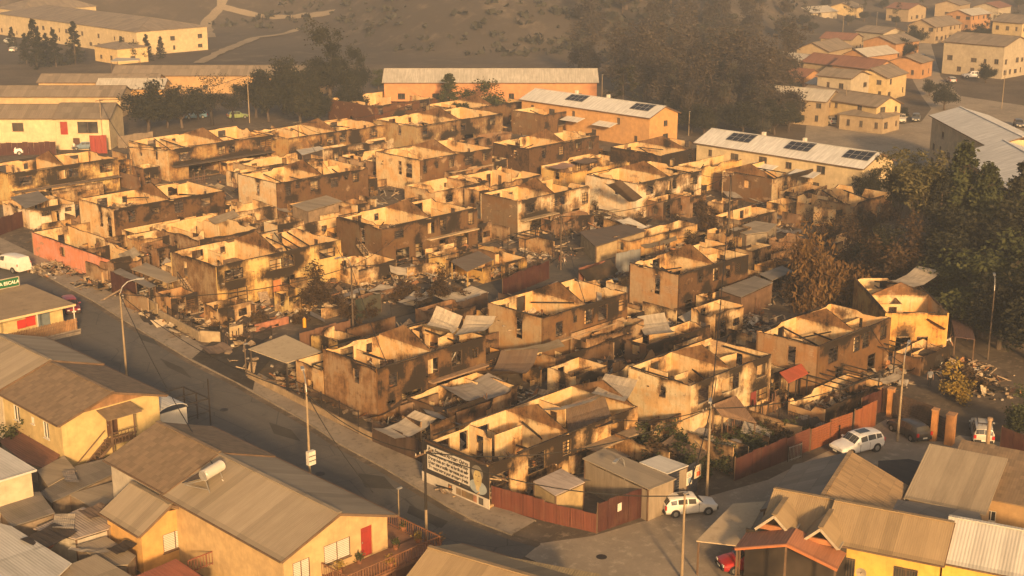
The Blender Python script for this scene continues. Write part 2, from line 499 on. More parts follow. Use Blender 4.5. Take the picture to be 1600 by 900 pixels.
M_DEBRIS = None
def debris_mat():
    t = NT("burnt_debris")
    col = t.n("Attribute", attribute_name="tint").outputs['Color']
    n = t.noise(4, 4)
    t.base(t.mix(t.ramp(n, .35, .7), t.mix(1.0, col, (.55, .5, .45), 'MULTIPLY'), col)).rough(.9, .15); return t.mat
M_DEBRIS = debris_mat()
DCOL = [(.48, .37, .24), (.38, .29, .20), (.30, .23, .165), (.42, .32, .21), (.12, .09, .065), (.035, .03, .025), (.02, .018, .015), (.50, .42, .30), (.40, .20, .09), (.44, .40, .34), (.16, .11, .075)]
def rubble(m, rng, x0, x1, y0, y1, z, n, big=1.0, pile=.5):
    """Broken block, plaster, charred boards and bent sheet scattered over a floor, heaped towards one side."""
    cx, cy = rng.uniform(x0, x1), rng.uniform(y0, y1); sx, sy = (x1 - x0), (y1 - y0)
    for _ in range(n):
        if rng.random() < .55:
            x = min(x1, max(x0, rng.gauss(cx, sx * .22))); y = min(y1, max(y0, rng.gauss(cy, sy * .22)))
        else:
            x, y = rng.uniform(x0, x1), rng.uniform(y0, y1)
        h = pile * math.exp(-((x - cx) / (sx * .3 + .1)) ** 2 - ((y - cy) / (sy * .3 + .1)) ** 2)
        zz = z + h * rng.random()
        m.col = DCOL[int(rng.random() ** 1.25 * len(DCOL))]; m.soot = 0
        M = (Matrix.Rotation(rng.uniform(0, 6.28), 3, 'Z') @ Matrix.Rotation(rng.gauss(0, .35), 3, 'X') @ Matrix.Rotation(rng.gauss(0, .3), 3, 'Y'))
        k = rng.random()
        if k < .45:
            s = rng.uniform(.12, .42) * big; m.box((x, y, zz + s * .2), (s, s * rng.uniform(.5, 1), s * rng.uniform(.25, .6)), mat=M)
        elif k < .78:
            m.box((x, y, zz + .12), (rng.uniform(.6, 2.1) * big, rng.uniform(.06, .16), rng.uniform(.04, .1)), mat=M)
        else:
            w, l = rng.uniform(.35, .8) * big, rng.uniform(.6, 1.6) * big
            # a buckled scrap of sheet
            a = rng.uniform(.05, .3); c = Vector((x, y, zz + .15)); pts = []
            for i in range(4):
                u = (i / 3 - .5) * l; zc = a * math.sin(i * 2.2 + k * 9)
                pts.append((c + M @ Vector((u, -w / 2, zc)), c + M @ Vector((u, w / 2, zc * .6))))
            for i in range(3): m.poly([pts[i][0], pts[i + 1][0], pts[i + 1][1], pts[i][1]])
    m.col = (1, 1, 1)

def wframe(parent, o, ud, op, t, mat, rng, burnt=True):
    """What is left of a window: a frame with a few bars, part of it gone."""
    o = Vector(o); ud = Vector(ud).normalized(); n = Vector((ud.y, -ud.x, 0)); Z = Vector((0, 0, 1))
    P = lambda u, v: o + ud * u + Z * v - n * (t * .5)
    u0, u1, v0, v1 = op; m = MB(); e = .04
    segs = [((u0 + e, v0 + e), (u1 - e, v0 + e)), ((u0 + e, v1 - e), (u1 - e, v1 - e)), ((u0 + e, v0 + e), (u0 + e, v1 - e)), ((u1 - e, v0 + e), (u1 - e, v1 - e))]
    um = (u0 + u1) / 2
    segs += [((um, v0), (um + rng.uniform(-.1, .1), v1))]
    for k in range(1, 4): segs.append(((u0, v0 + (v1 - v0) * k / 4), (u1, v0 + (v1 - v0) * k / 4)))
    for a, b in segs:
        if rng.random() < .75: m.bar(P(*a), P(*b), .055, .055)
    if m.f: m.build("window_frame", mat, parent)

def mk_ops(L, spec):
    out = []
    for (uf, v0, w, h) in spec:
        c = uf * L; out.append((max(.15, c - w / 2), min(L - .15, c + w / 2), v0, v0 + h))
    return out
FRONT = [(.12, 3.15, 1.3, 1.2), (.36, 3.1, 1.1, 1.3), (.62, 3.1, 1.1, 1.3), (.86, 3.15, 1.3, 1.2), (.2, .7, 1.7, 1.4), (.4, .05, .95, 2.05), (.6, .05, .95, 2.05), (.8, .9, 1.5, 1.2)]
SIDE = [(.62, 3.0, .8, 1.3)]
REAR = [(.20, 3.35, 1.5, 1.25), (.40, 3.5, .7, .9), (.64, 2.6, 1.0, 2.0), (.85, 3.35, 1.5, 1.25)]

def burnt_house(name, C, L, R, label, z=5.0, outer=CREAM, side=None, inner=CREAM, dark=.25, sdark=.2, idark=.0, front=None, sides=None, rear=None, blobs=(), sblobs=(),
                gab=.5, rise=1.65, endg=False, seed=0, rag=(.12, .2, .35, .5), slab=2.8, parts=2, deb=150, cat="burnt house", group=None, la=None, lb=None, wallt=.17, gcol=TAN, rtop=None, plates=True, rz=0):
    rng = random.Random(seed * 7 + 13)
    c = C if isinstance(C, Vector) else at(C[0], C[1], z)
    la = la or (at(L[0], L[1], z) - c).length; lb = lb or (at(R[0], R[1], z) - c).length
    root = empty(name, (c.x, c.y, 0), rad(rz), label, cat, group)
    side = side or outer
    if z > 3.3 and not rz:
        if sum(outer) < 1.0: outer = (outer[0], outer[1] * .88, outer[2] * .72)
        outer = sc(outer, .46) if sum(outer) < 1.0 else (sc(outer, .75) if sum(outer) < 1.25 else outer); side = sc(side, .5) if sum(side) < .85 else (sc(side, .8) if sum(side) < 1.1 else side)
    front = [(a, b, w * 1.12 + .05, h_) for a, b, w, h_ in front] if front else front
    fo = mk_ops(lb, FRONT if front is None else front); so = mk_ops(la - 2 * wallt, SIDE if sides is None else sides); ro = mk_ops(lb, REAR if rear is None else rear)
    fo = [p for p in fo if p[3] < z - .2]; so = [p for p in so if p[3] < z - .2]; ro = [p for p in ro if p[3] < z - .2]
    iS = plume(rng, [], idark, [(rng.uniform(0, lb), rng.uniform(z - 2, z), rng.uniform(.6, 1.6), rng.uniform(.8, 1.8), rng.uniform(.3, .8)) for _ in range(3)], lb, z + 1)
    t = wallt
    def W(nm, o, ud, Ln, ops, tp, ou, inn, d, bl=(), gz=None, H=z, th=t, isd=None):
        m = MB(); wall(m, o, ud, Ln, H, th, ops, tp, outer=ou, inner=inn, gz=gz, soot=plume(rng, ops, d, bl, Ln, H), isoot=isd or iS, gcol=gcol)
        return m.build(nm, BURNT, root, attrs=True)
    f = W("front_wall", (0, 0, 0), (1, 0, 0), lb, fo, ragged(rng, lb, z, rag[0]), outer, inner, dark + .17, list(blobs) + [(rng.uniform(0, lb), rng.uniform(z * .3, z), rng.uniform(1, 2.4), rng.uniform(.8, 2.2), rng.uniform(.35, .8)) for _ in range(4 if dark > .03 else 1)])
    for p in fo:
        if rng.random() < .7: wframe(f, (0, 0, 0), (1, 0, 0), p, t, M_CHAR, rng)
    st = gable(la - 2 * t, z, rise) if endg else ragged(rng, la, z, rag[1])
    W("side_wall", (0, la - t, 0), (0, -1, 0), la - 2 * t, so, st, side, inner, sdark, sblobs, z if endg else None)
    W("rear_wall", (lb, la, 0), (-1, 0, 0), lb, [(lb - p[1], lb - p[0], p[2], p[3]) for p in ro], ragged(rng, lb, z, rag[2]), sc(outer, .9), inner, .3)
    eo = mk_ops(la - 2 * t, [(.5, 3.2, .8, 1.1)] if z > 4 else [])
    W("end_wall", (lb, t, 0), (0, 1, 0), la - 2 * t, eo, gable(la - 2 * t, z, rise) if endg == 2 else ragged(rng, la, z, rag[3]), side, inner, .3, (), z if endg == 2 else None)
    if gab:
        gl = [gab] if isinstance(gab, float) else gab
        for g in gl:
            W("party_wall", (lb * g - t / 2, la - t, 0), (0, -1, 0), la - 2 * t, [], gable(la - 2 * t, z + .03, rise), inner, inner, idark * .7 + .06, [(rng.uniform(0, la), rng.uniform(2, z + .5), 1.1, 1.4, rng.uniform(.3, .8)), (rng.uniform(0, la), z + .6, 2.2, .7, .3)], z)
    if slab:
        m = MB(); m.col = (.26, .20, .14)
        m.box((lb / 2, la / 2, slab - .08), (lb - 2 * t - .01, la - 2 * t - .01, .16)); m.build("floor_slab", M_DEBRIS, root, attrs=True)
    for k in range(parts):
        x = lb * (.25 + .5 * k / max(1, parts - 1)) + rng.uniform(-.8, .8) if parts > 1 else lb * .75
        y0, y1 = (t + .02, la * rng.uniform(.4, .6)) if rng.random() < .25 else (la * rng.uniform(.5, .7), la - t - .02)
        Hp = z - .12 - (rng.random() < .5) * rng.random() * 1.6
        b0 = slab or 0
        m = MB(); ln = y1 - y0; pu = rng.uniform(.3, .6) * ln
        wall(m, (x, y1, b0), (0, -1, 0), ln, Hp - b0, .1, [(pu, min(ln - .1, pu + .8), .02, min(Hp - b0 - .3, 2.0))] if ln > 1.6 and rng.random() < .7 else [], ragged(rng, ln, Hp - b0, .5), outer=inner, inner=inner, soot=iS, isoot=iS)
        m.build("partition", BURNT, root, attrs=True)
        if rng.random() < .3:
            m = MB(); yy = la * rng.uniform(.42, .58); xa = x + .06; xb = min(lb - t - .02, x + rng.uniform(1.5, 3.2))
            if gab: 
                for g in ([gab] if isinstance(gab, float) else gab):
                    if xa < lb * g < xb: xb = lb * g - t
            if xb - xa > .6:
                wall(m, (xa, yy, b0), (1, 0, 0), xb - xa, Hp - b0, .1, [], ragged(rng, xb - xa, Hp - b0 - .05, .9), outer=inner, inner=inner, soot=iS, isoot=iS)
                m.build("partition", BURNT, root, attrs=True)
    if plates:       # charred wall plates still lying on the wall heads
        m = MB()
        for a, b in (((0, .085, z), (lb, .085, z)), ((.085, .2, z), (.085, la, z)), ((.2, la - .085, z), (lb, la - .085, z))):
            a, b = Vector(a), Vector(b); s0 = rng.uniform(0, .2); s1 = rng.uniform(.6, 1)
            m.bar(a.lerp(b, s0) + Vector((0, 0, .03)), a.lerp(b, s1) + Vector((0, 0, .03)), .13, .09)
        m.build("wall_plate", M_CHAR, root)
    for _ in range(rng.randint(2, 5) if deb > 40 and z > 3.3 else 0):      # roof timbers fallen across the rooms
        x = rng.uniform(.6, lb - .6); m = MB(); y0, y1 = rng.uniform(.3, la * .4), rng.uniform(la * .6, la - .3)
        m.bar((x, y0, rng.uniform((slab or 0) + .3, z + .1)), (min(lb - .4, max(.4, x + rng.uniform(-1.5, 1.5))), y1, rng.uniform((slab or 0) + .3, z + .25)), .09, .14); m.build("fallen_rafter", M_CHAR, root)
    m = MB()
    rubble(m, rng, .5, lb - .5, .5, la - .5, slab or .05, deb, 1.0, .95)
    d = m.build("rubble", M_DEBRIS, root, attrs=True); d['kind'] = 'stuff'
    return root, c, la, lb
GREY = (.30, .23, .16); OCHRE = (.55, .37, .16); YEL = (.62, .47, .20); PALE = (.62, .52, .36); BRN = (.30, .20, .12); WHT = (.66, .58, .44)
H = {}
def BH(k, *a, **kw): H[k] = burnt_house("burnt_house", *a, **kw)
# front row along the main street
BH('A1', (338, 417), (267, 393), (522, 372), "yellow two-storey shell with black soot band, outside stair and orange door", outer=YEL, side=(.40, .29, .17), dark=.05, sdark=.42,
   front=[(.13, 3.1, 2.1, 1.25), (.46, 3.2, 1.6, 1.2), (.56, 3.2, 1.3, 1.3), (.88, 3.2, 2.0, 1.1), (.15, .2, 2.2, 1.9), (.46, .05, 1.2, 2.0), (.56, .8, 1.4, 1.4)], sides=[(.30, 2.4, .9, 2.0)],
   blobs=[(2.2, 2.6, 2.0, 1.1, 1.0), (.2, 3.5, .9, 2.2, .9), (7.6, 2.7, 2.2, 1.1, 1.15)], seed=1, idark=.12)
BH('A2', (178, 328), (115, 312), (347, 297), "soot-brown two-storey shell with bright cream rooms, behind the pink wall", outer=BRN, side=CREAM, dark=.48, sdark=.1,
   front=[(.15, 3.0, .9, 1.6), (.36, 3.5, 1.1, .8), (.57, 3.1, 1.2, 1.5), (.82, 3.3, 1.2, 1.1), (.9, 1, 1, 1.2)], sides=[(.62, 2.2, .8, 2.0), (.85, 1.2, 1.2, 2.6)], seed=2, rag=(.1, 1.2, .2, .1))
BH('A3', (12, 272), (-60, 255), (185, 247), "cream shell with brown gable and long dark ledge, in front of the white car", outer=YEL, dark=.22, gab=.5, seed=3, la=9.0,
   front=[(.15, 3.0, 1.8, 1.4), (.47, 3.1, 1.3, 1.3), (.58, 3.1, 1.4, 1.3), (.88, 3.1, 1.8, 1.3), (.5, .3, 5, 1.6)], blobs=[(7, 3.4, 2.6, 1.6, .8), (3.4, 3.3, 1.2, 1.2, .6)])
BH('A4', (263, 235), (200, 220), (410, 206), "long ochre shell with black smoke bands above its porch", outer=OCHRE, side=CREAM, dark=.2, sdark=.15,
   front=[(.14, 3.0, 1.9, 1.3), (.47, 3.1, 1.1, 1.3), (.56, 3.1, 1.1, 1.3), (.88, 3.2, 2.0, 1.3), (.3, .1, 5, 2.0), (.78, .2, 4, 1.8)], sides=[(.3, 3, .8, 1.5), (.7, 3, .8, 1.6)], blobs=[(3, 2.5, 3, .8, 1.1), (13, 2.5, 3.5, 1.0, 1.1), (8, 2.3, 3, .6, .9)], seed=4)
BH('A5', (432, 287), (370, 272), (575, 262), "brown-fronted shell with a clean cream end wall and two lit rooms, mid-block", outer=(.31, .22, .14), side=PALE, dark=.34, sdark=.02,
   front=[(.12, 3.0, .8, 1.3), (.22, 3.8, .6, .6), (.40, 3.0, 1.2, 1.5), (.62, 3.0, 1.2, 1.4), (.86, 3.2, 1.0, 1.3), (.75, 3.8, .5, .6)], sides=[(.52, 2.6, .8, 1.9)], seed=5, rear=[(.3, 3.35, 1.12, 1.6), (.58, 3.35, 1.50, 1.2), (.9, 2.75, 0.88, 1.9)], parts=1, deb=70)
BH('A6', (450, 217), (422, 202), (592, 193), "long ochre shell with broad vertical soot stripes, beside the roadside trees", outer=OCHRE, dark=.26, seed=6, rag=(.1, .6, .2, .5),
   front=[(.42, 3.0, 1.2, 1.3), (.55, 3.0, 1.2, 1.3), (.88, 3.0, 1.5, 1.3), (.3, .2, 1.2, 1.9), (.6, .2, 1.4, 1.9)], blobs=[(9, 3, 1.2, 2.5, 1.0), (14, 3, 1.6, 2.6, 1.1), (6, 2, 1, 2, .6)])
BH('A7', (650, 198), (615, 183), (770, 175), "shell with a pale doorway under black smoke marks, behind the arched porch house", outer=(.50, .38, .21), dark=.32, seed=7,
   front=[(.1, 3.0, 1.1, 1.2), (.42, 3.1, 1.1, 1.1), (.53, 3.1, 1.1, 1.2), (.88, 3.1, 1.2, 1.2), (.6, .1, 2, 2.1), (.3, .1, 1, 2)], blobs=[(8, 2.6, 2.5, 1.2, .9), (12, 3.2, 1.6, 2.4, 1.0)], rag=(.1, 1.4, .1, .2))
BH('A8', (657, 251), (585, 237), (768, 231), "brown shell with a round-arched porch opening, centre of the back rows", outer=(.36, .25, .155), side=CREAM, dark=.14, sdark=.05, seed=8,
   front=[(.06, 2.9, .7, 1.2), (.22, 3.4, .5, .7), (.42, 3.2, .9, 1.2), (.67, 3.0, 1.6, 1.3), (.9, 3.2, .8, 1.2), (.4, .2, 1.2, 1.8), (.8, .2, 1.2, 2)], sides=[(.55, 2.2, .8, 2.1), (.75, 2.0, 1.5, 2.2)], rear=[(.7, 3.35, 1.50, 1.2)])
BH('A9', (597, 357), (527, 338), (737, 323), "two-storey shell with an octagonal window and a side stair, in the middle of the block", outer=(.34, .245, .15), side=(.30, .22, .14), dark=.30, sdark=.38, seed=9,
   front=[(.17, 3.3, 1.3, 1.0), (.50, 3.0, 1.0, 1.4), (.63, 3.0, 1.0, 1.5), (.93, 3.0, .9, 1.6), (.2, .2, 1.9, 1.8), (.37, .05, 1.0, 2.1), (.62, .5, 1, 1.4), (.82, .1, 2.2, 2.1)], sides=[(.58, 2.4, .8, 2.0)], blobs=[(11, 3.0, 2.0, 1.2, .9)], parts=3)
BH('A10', (810, 315), (740, 305), (928, 292), "pale yellow shell with a bare block side wall and a blackened ground floor", outer=PALE, side=(.38, .27, .17), dark=.02, sdark=.12, seed=10,
   front=[(.16, 3.1, 1.6, 1.3), (.52, 3.2, 1.0, 1.2), (.6, 3.2, 1.2, 1.3), (.3, .1, 3.5, 2.0), (.8, .05, 1.3, 2.2), (.93, 2.6, 1.1, 1.6)], sides=[(.62, 2.9, .8, 1.9)], blobs=[(4, 2.3, 2.6, .9, 1.1), (8.2, 1.8, 1.6, 2.2, 1.0)], rag=(.1, .3, .5, 1.0))
BH('A11', (995, 288), (952, 268), (1095, 265), "pale cream shell with grey smoke shading at its far end, above the charred gardens", outer=WHT, dark=.04, sdark=.02, seed=11,
   front=[(.2, 3.1, 1.5, 1.3), (.5, 3.1, .8, 1.3), (.58, 3.1, .8, 1.5), (.88, 3.0, 1.4, 1.2), (.8, .4, 2.4, 1.6), (.3, .2, 1, 1.9)], blobs=[(7.5, 3, 1.5, 2.2, .55), (10, 3.8, 1.5, 1.2, .5)], rear=[(.2, 3.35, 1.12, 1.4), (.75, 2.75, 1.12, 2.0)])
BH('A12', (827, 232), (770, 222), (935, 212), "dark brown shell with pale inner rooms, under the solar-roofed row", outer=(.17, .115, .075), side=(.14, .10, .07), dark=.42, sdark=.6, seed=12,
   front=[(.2, 3.0, .8, 1.6), (.45, 3.0, 1.0, 1.4), (.7, 3.0, 1.0, 1.5), (.88, 3.0, .9, 1.4)], rear=[(.33, 3.05, 1.12, 1.6), (.8, 3.15, 1.25, 1.4)])
BH('A13', (1035, 243), (980, 226), (1112, 226), "blackened low shell with a tan gable, left of the long white-roofed row", outer=(.05, .04, .03), side=(.05, .04, .03), dark=.75, sdark=.7, seed=13, z=4.2,
   front=[(.2, 2.2, 1.2, 1.2), (.55, 2.2, .9, 1.4), (.8, 2.2, 1.2, 1.3)], rear=[(.33, 2.4, 1.12, 1.2)], slab=1.8)
BH('A14', (1208, 280), (1150, 268), (1292, 262), "low cream and brown shell with a bright gable, in front of the long white-roofed row", outer=CREAM, side=(.33, .21, .12), dark=.12, sdark=.1, seed=14, z=4.0, gab=.04, rise=1.6, la=9,
   front=[(.25, .8, 1.0, 1.8), (.6, 2.2, 2.4, 1.2)], sides=[(.5, 2.0, 1.2, 1.2)], slab=None)
BH('A15', (720, 172), (655, 165), (800, 155), "small shell with a sunlit tan gable below the orange school wall", outer=(.42, .33, .2), dark=.3, seed=15, z=4.2, slab=1.9)
BH('A16', (850, 180), (800, 172), (945, 155), "shell with a sooty arch-topped gable, in front of the orange terrace", outer=(.40, .28, .16), dark=.4, seed=16, z=4.4, slab=2.0)
# second row, right of the lane
BH('B1', (589, 577), (507, 545), (758, 525), "scorched brown shell with pale roof sheets curled over its far rooms, beside the canopy", outer=(.40, .28, .165), side=(.40, .28, .17), dark=.25, sdark=.30, seed=21,
   front=[(.14, 2.9, .8, 1.3), (.50, 3.0, 1.1, 1.4), (.72, 3.0, 1.1, 1.4), (.90, 3.2, .6, 1.0), (.30, .2, 2.0, 1.9), (.68, .1, 3.4, 2.0), (.12, .6, .8, 1.2)], blobs=[(2.4, 4, 1.0, 2.2, .85), (.3, 3, .8, 2, .6), (11.6, 4, 1.4, 1.6, .95)], rag=(.1, .5, .3, .5))
BH('B2', (848, 498), (762, 473), (983, 458), "tan shell with a smooth end wall split by one tall window", outer=(.42, .29, .17), side=(.50, .37, .22), dark=.22, sdark=.0, seed=22,
   front=[(.19, 2.7, .9, 1.5), (.37, 3.6, .45, .7), (.53, 3.0, 1.1, 1.5), (.70, 2.9, 1.2, 1.6), (.93, 3.2, .8, 1.3)], sides=[(.58, 2.3, .9, 2.1)], rear=[(.15, 3.45, 1.75, 1.0), (.36, 3.15, 1.25, 1.6), (.88, 3.35, 1.50, 1.0)], blobs=[(10, 3.4, 1.8, 2, .9)], parts=1)
BH('B3', (1062, 430), (977, 413), (1182, 400), "shell with bare tan end wall and charred speckled front by the lane's far end", outer=(.16, .105, .07), side=(.50, .36, .22), dark=.42, sdark=.0, seed=23,
   front=[(.30, 3.4, .5, .9), (.52, 3.1, .9, 1.5), (.70, 3.0, .8, 1.4), (.85, 3.4, .5, .9), (.40, .9, 1.2, 1.1), (.15, .2, 1.2, 1.8), (.62, .5, 1.0, 1.6)], sides=[(.57, 2.3, .8, 2.2)], rear=[(.12, 3.45, 1.50, 1.0), (.36, 3.05, 1.25, 1.6)], parts=1)
BH('B4', (763, 727), (663, 685), (1000, 636), "low shell with the lettered mural on its street wall and scorched cream rooms", outer=(.62, .46, .25), side=(.12, .10, .085), dark=.06, sdark=.3, seed=24, z=3.6, gab=[.52, .985], rise=1.4,
   front=[(.07, .3, 1.9, 2.3), (.30, 1.5, 1.6, 1.5), (.50, 1.9, .8, 1.2), (.86, 1.6, 1.6, 1.3)], sides=[], rear=[(.1, 1.6, 1.75, 1.4), (.24, 1.5, 0.88, 1.6), (.36, 1.7, 1.50, 1.3), (.62, 1.2, 1.00, 1.9), (.75, 1.6, 1.00, 1.5)],
   blobs=[(8.4, 2.2, 1.3, 2.0, 1.2), (5.2, 1.2, 1.4, 1.0, .7), (11, 2.2, .8, 2.4, .9)], slab=.9, deb=260, parts=4)
BH('B5', (1080, 603), (977, 575), (1212, 555), "cream shell with a clean white ground floor, a blue window and a maroon door", outer=(.62, .52, .34), side=(.66, .54, .34), dark=.0, sdark=.0, seed=25, rise=1.4,
   front=[(.16, 3.0, 1.4, 1.4), (.44, 3.1, 1.3, 1.3), (.54, 3.1, 1.0, 1.4), (.88, 3.2, 1.3, 1.2), (.79, .15, .85, 2.0), (.90, .95, 1.5, 1.15)], sides=[(.56, 3.2, .7, 1.0)], blobs=[(3.2, 2.5, 3.6, .8, 1.0), (7, 3, .8, 1.4, .4)],
   rear=[(.16, 3.35, 0.75, 1.2), (.30, 3.25, 1.25, 1.4), (.62, 2.85, 1.12, 2.0), (.75, 2.85, 1.12, 2.1), (.93, 3.35, 1.25, 1.0)], parts=2, deb=60)
BH('B6', (1280, 542), (1187, 515), (1400, 498), "tan shell with big bare gable and blue-grey windows, next to the small red canopy", outer=(.38, .26, .15), side=(.42, .28, .16), dark=.22, sdark=.0, seed=26, rise=1.5,
   front=[(.20, 2.9, 1.4, 1.5), (.52, 3.0, 1.0, 1.5), (.65, 3.0, 1.1, 1.5), (.90, 3.1, 1.0, 1.3), (.3, .3, 1.2, 1.8), (.75, .3, 1.2, 1.8)], sides=[(.58, 2.6, .9, 1.8)], rear=[(.3, 3.15, 1.00, 1.4), (.72, 2.75, 1.25, 2.0), (.9, 3.45, 1.12, .9)], parts=2)
BH('B7', (1483, 489), (1382, 487), (1462, 435), "ochre shell with a trapezoid tan gable, below the trees at the right", outer=(.60, .38, .13), dark=.2, seed=27, z=4.6, gab=.5, rise=1.3, front=[(.2, .2, 1.4, 2), (.5, .1, 1.2, 2.1)], slab=2.2, rz=45, side=(.58, .36, .12), sides=[(.3, .1, 1.4, 2.1), (.62, .1, 1.1, 2.1)], sdark=.2)
# low ruins in the yards between
def LOW(C, L, R, label, z=2.7, **kw):
    kw.setdefault('front', [(.25, .9, 1.2, 1.1), (.7, .05, .9, 2.0)]); kw.setdefault('sides', [(.5, .9, 1.0, 1.0)]); kw.setdefault('rear', [(.3, .9, 1, 1), (.75, .05, .9, 2)])
    kw.setdefault('gab', None); kw.setdefault('slab', None); kw.setdefault('parts', 2); kw.setdefault('rag', (.4, .5, .5, .6)); kw.setdefault('plates', False)
    burnt_house("low_ruin", C, L, R, label, z=z, cat="low ruin", **kw)
LOW((45, 328), (18, 312), (112, 315), "whitewashed low annex with small square windows and an arched gate, by the maroon fence", outer=WHT, dark=.0, seed=31, front=[(.35, 1.5, 1.0, .7), (.56, .05, 1.0, 2.0), (.85, 1.6, .8, .6)])
LOW((172, 407), (60, 361), (236, 396), "long low shell behind a salmon-pink street wall", outer=(.40, .30, .18), side=(.66, .31, .22), dark=.3, sdark=.0, seed=32, z=3.0, sides=[(.40, 1.3, 1.2, 1.2)], rag=(.4, .15, .5, .6), wallt=.2, plates=True, deb=160, parts=3)
LOW((312, 375), (262, 348), (388, 352), "single-storey shell with a black band, between the pink wall and corner house", outer=(.36, .26, .16), side=(.34, .25, .16), dark=.42, sdark=.4, seed=33, z=3.2)
LOW((500, 372), (420, 362), (560, 350), "low brown block behind the corner house", outer=(.34, .24, .15), dark=.2, seed=34, z=2.8)
LOW((300, 345), (262, 335), (420, 318), "low roofless walls between two rows, left of the middle", outer=CREAM, dark=.2, seed=35, z=2.6)
LOW((680, 300), (640, 288), (745, 280), "low roofless rooms below the arched porch house", outer=(.55, .41, .24), dark=.1, seed=36, z=2.8)
LOW((760, 290), (700, 276), (815, 268), "low broken rooms with a lit back wall, behind the pale yellow shell", outer=(.50, .37, .22), dark=.15, seed=37, z=2.8)
LOW((895, 268), (850, 258), (955, 245), "low ochre-walled ruin with a long plain front, in the back rows", outer=(.62, .44, .18), dark=.02, seed=38, z=2.6, front=[])
LOW((1090, 262), (1075, 255), (1135, 235), "tall broken ochre wall stub near the long white-roofed row", outer=(.62, .45, .2), dark=.02, seed=39, z=4.0, front=[], rag=(.5, 1.6, 1.6, 1.8))
LOW((1010, 300), (985, 290), (1060, 285), "low scorched yard walls beside the pale cream shell", outer=(.40, .30, .19), dark=.3, seed=40, z=2.2)
LOW((560, 420), (528, 405), (600, 402), "small ruined yard room under the side stair", outer=CREAM, dark=.15, seed=41, z=2.2)
LOW((870, 560), (845, 545), (985, 520), "dark roofless yard with charred fence walls, below the tan shell", outer=(.16, .11, .075), side=(.40, .28, .16), dark=.35, seed=42, z=2.0, front=[], deb=200)
LOW((1010, 540), (985, 528), (1110, 505), "dark low outbuilding walls beside the cream shell", outer=(.15, .105, .075), dark=.4, seed=43, z=2.2, front=[(.6, .3, 1, 1.4)], deb=150)
LOW((700, 640), (640, 615), (800, 600), "charred yard walls full of fallen sheets, under the scorched brown shell", outer=(.12, .085, .06), dark=.45, seed=44, z=1.9, front=[], deb=220)
LOW((755, 420), (700, 412), (800, 398), "heaped yard with ochre posts, beside the brown sheet fence", outer=(.50, .32, .10), dark=.2, seed=45, z=1.8, front=[(.3, .05, 1.6, 1.5), (.7, .05, 1.6, 1.5)], deb=220)
LOW((985, 378), (960, 370), (1060, 345), "low sunlit wall with a flat blackened top, on the far side of the lane", outer=(.52, .37, .18), dark=.0, seed=46, z=2.2, front=[(.55, .05, .8, 1.8)], rag=(.05, .1, .3, .3))
LOW((1155, 345), (1120, 335), (1240, 335), "grey-roofed shed shell on the scorched gardens", outer=(.30, .24, .17), dark=.15, seed=47, z=2.4)
LOW((1330, 320), (1280, 300), (1385, 300), "crumbled house shell among brown trees at the right", outer=(.48, .35, .2), dark=.3, seed=48, z=3.4, rag=(1.2, 1.2, 1.2, 1.2), deb=200)
LOW((1440, 560), (1410, 545), (1490, 540), "burnt carport walls around the wrecked car", outer=(.30, .2, .12), dark=.4, seed=49, z=1.8, front=[(.5, .05, 3, 1.6)])
LOW((1290, 640), (1240, 620), (1390, 600), "terraced yard walls with dark railings below the tan shell", outer=(.38, .26, .15), dark=.25, seed=50, z=1.5, front=[], deb=160)
LOW((400, 262), (375, 252), (470, 240), "low ruined back rooms beside the long ochre shells", outer=(.45, .34, .2), dark=.25, seed=51, z=2.6)
LOW((560, 250), (530, 243), (600, 235), "collapsed lattice yard in the back rows", outer=(.4, .3, .2), dark=.3, seed=52, z=2.2, rag=(.8, .8, .8, .8))
LOW((585, 166), (530, 152), (655, 150), "dark red two-storey ruin with a pale strip roof at the back of the block", outer=(.22, .09, .05), side=(.2, .1, .06), dark=.25, seed=53, z=4.6, front=[(.1, 2.8, 1, 1.2), (.55, 2.9, 1.6, 1.2), (.8, 2.9, 1.6, 1.2), (.4, .2, 3, 1.8)], slab=2.2, rag=(.1, .2, .2, .2))

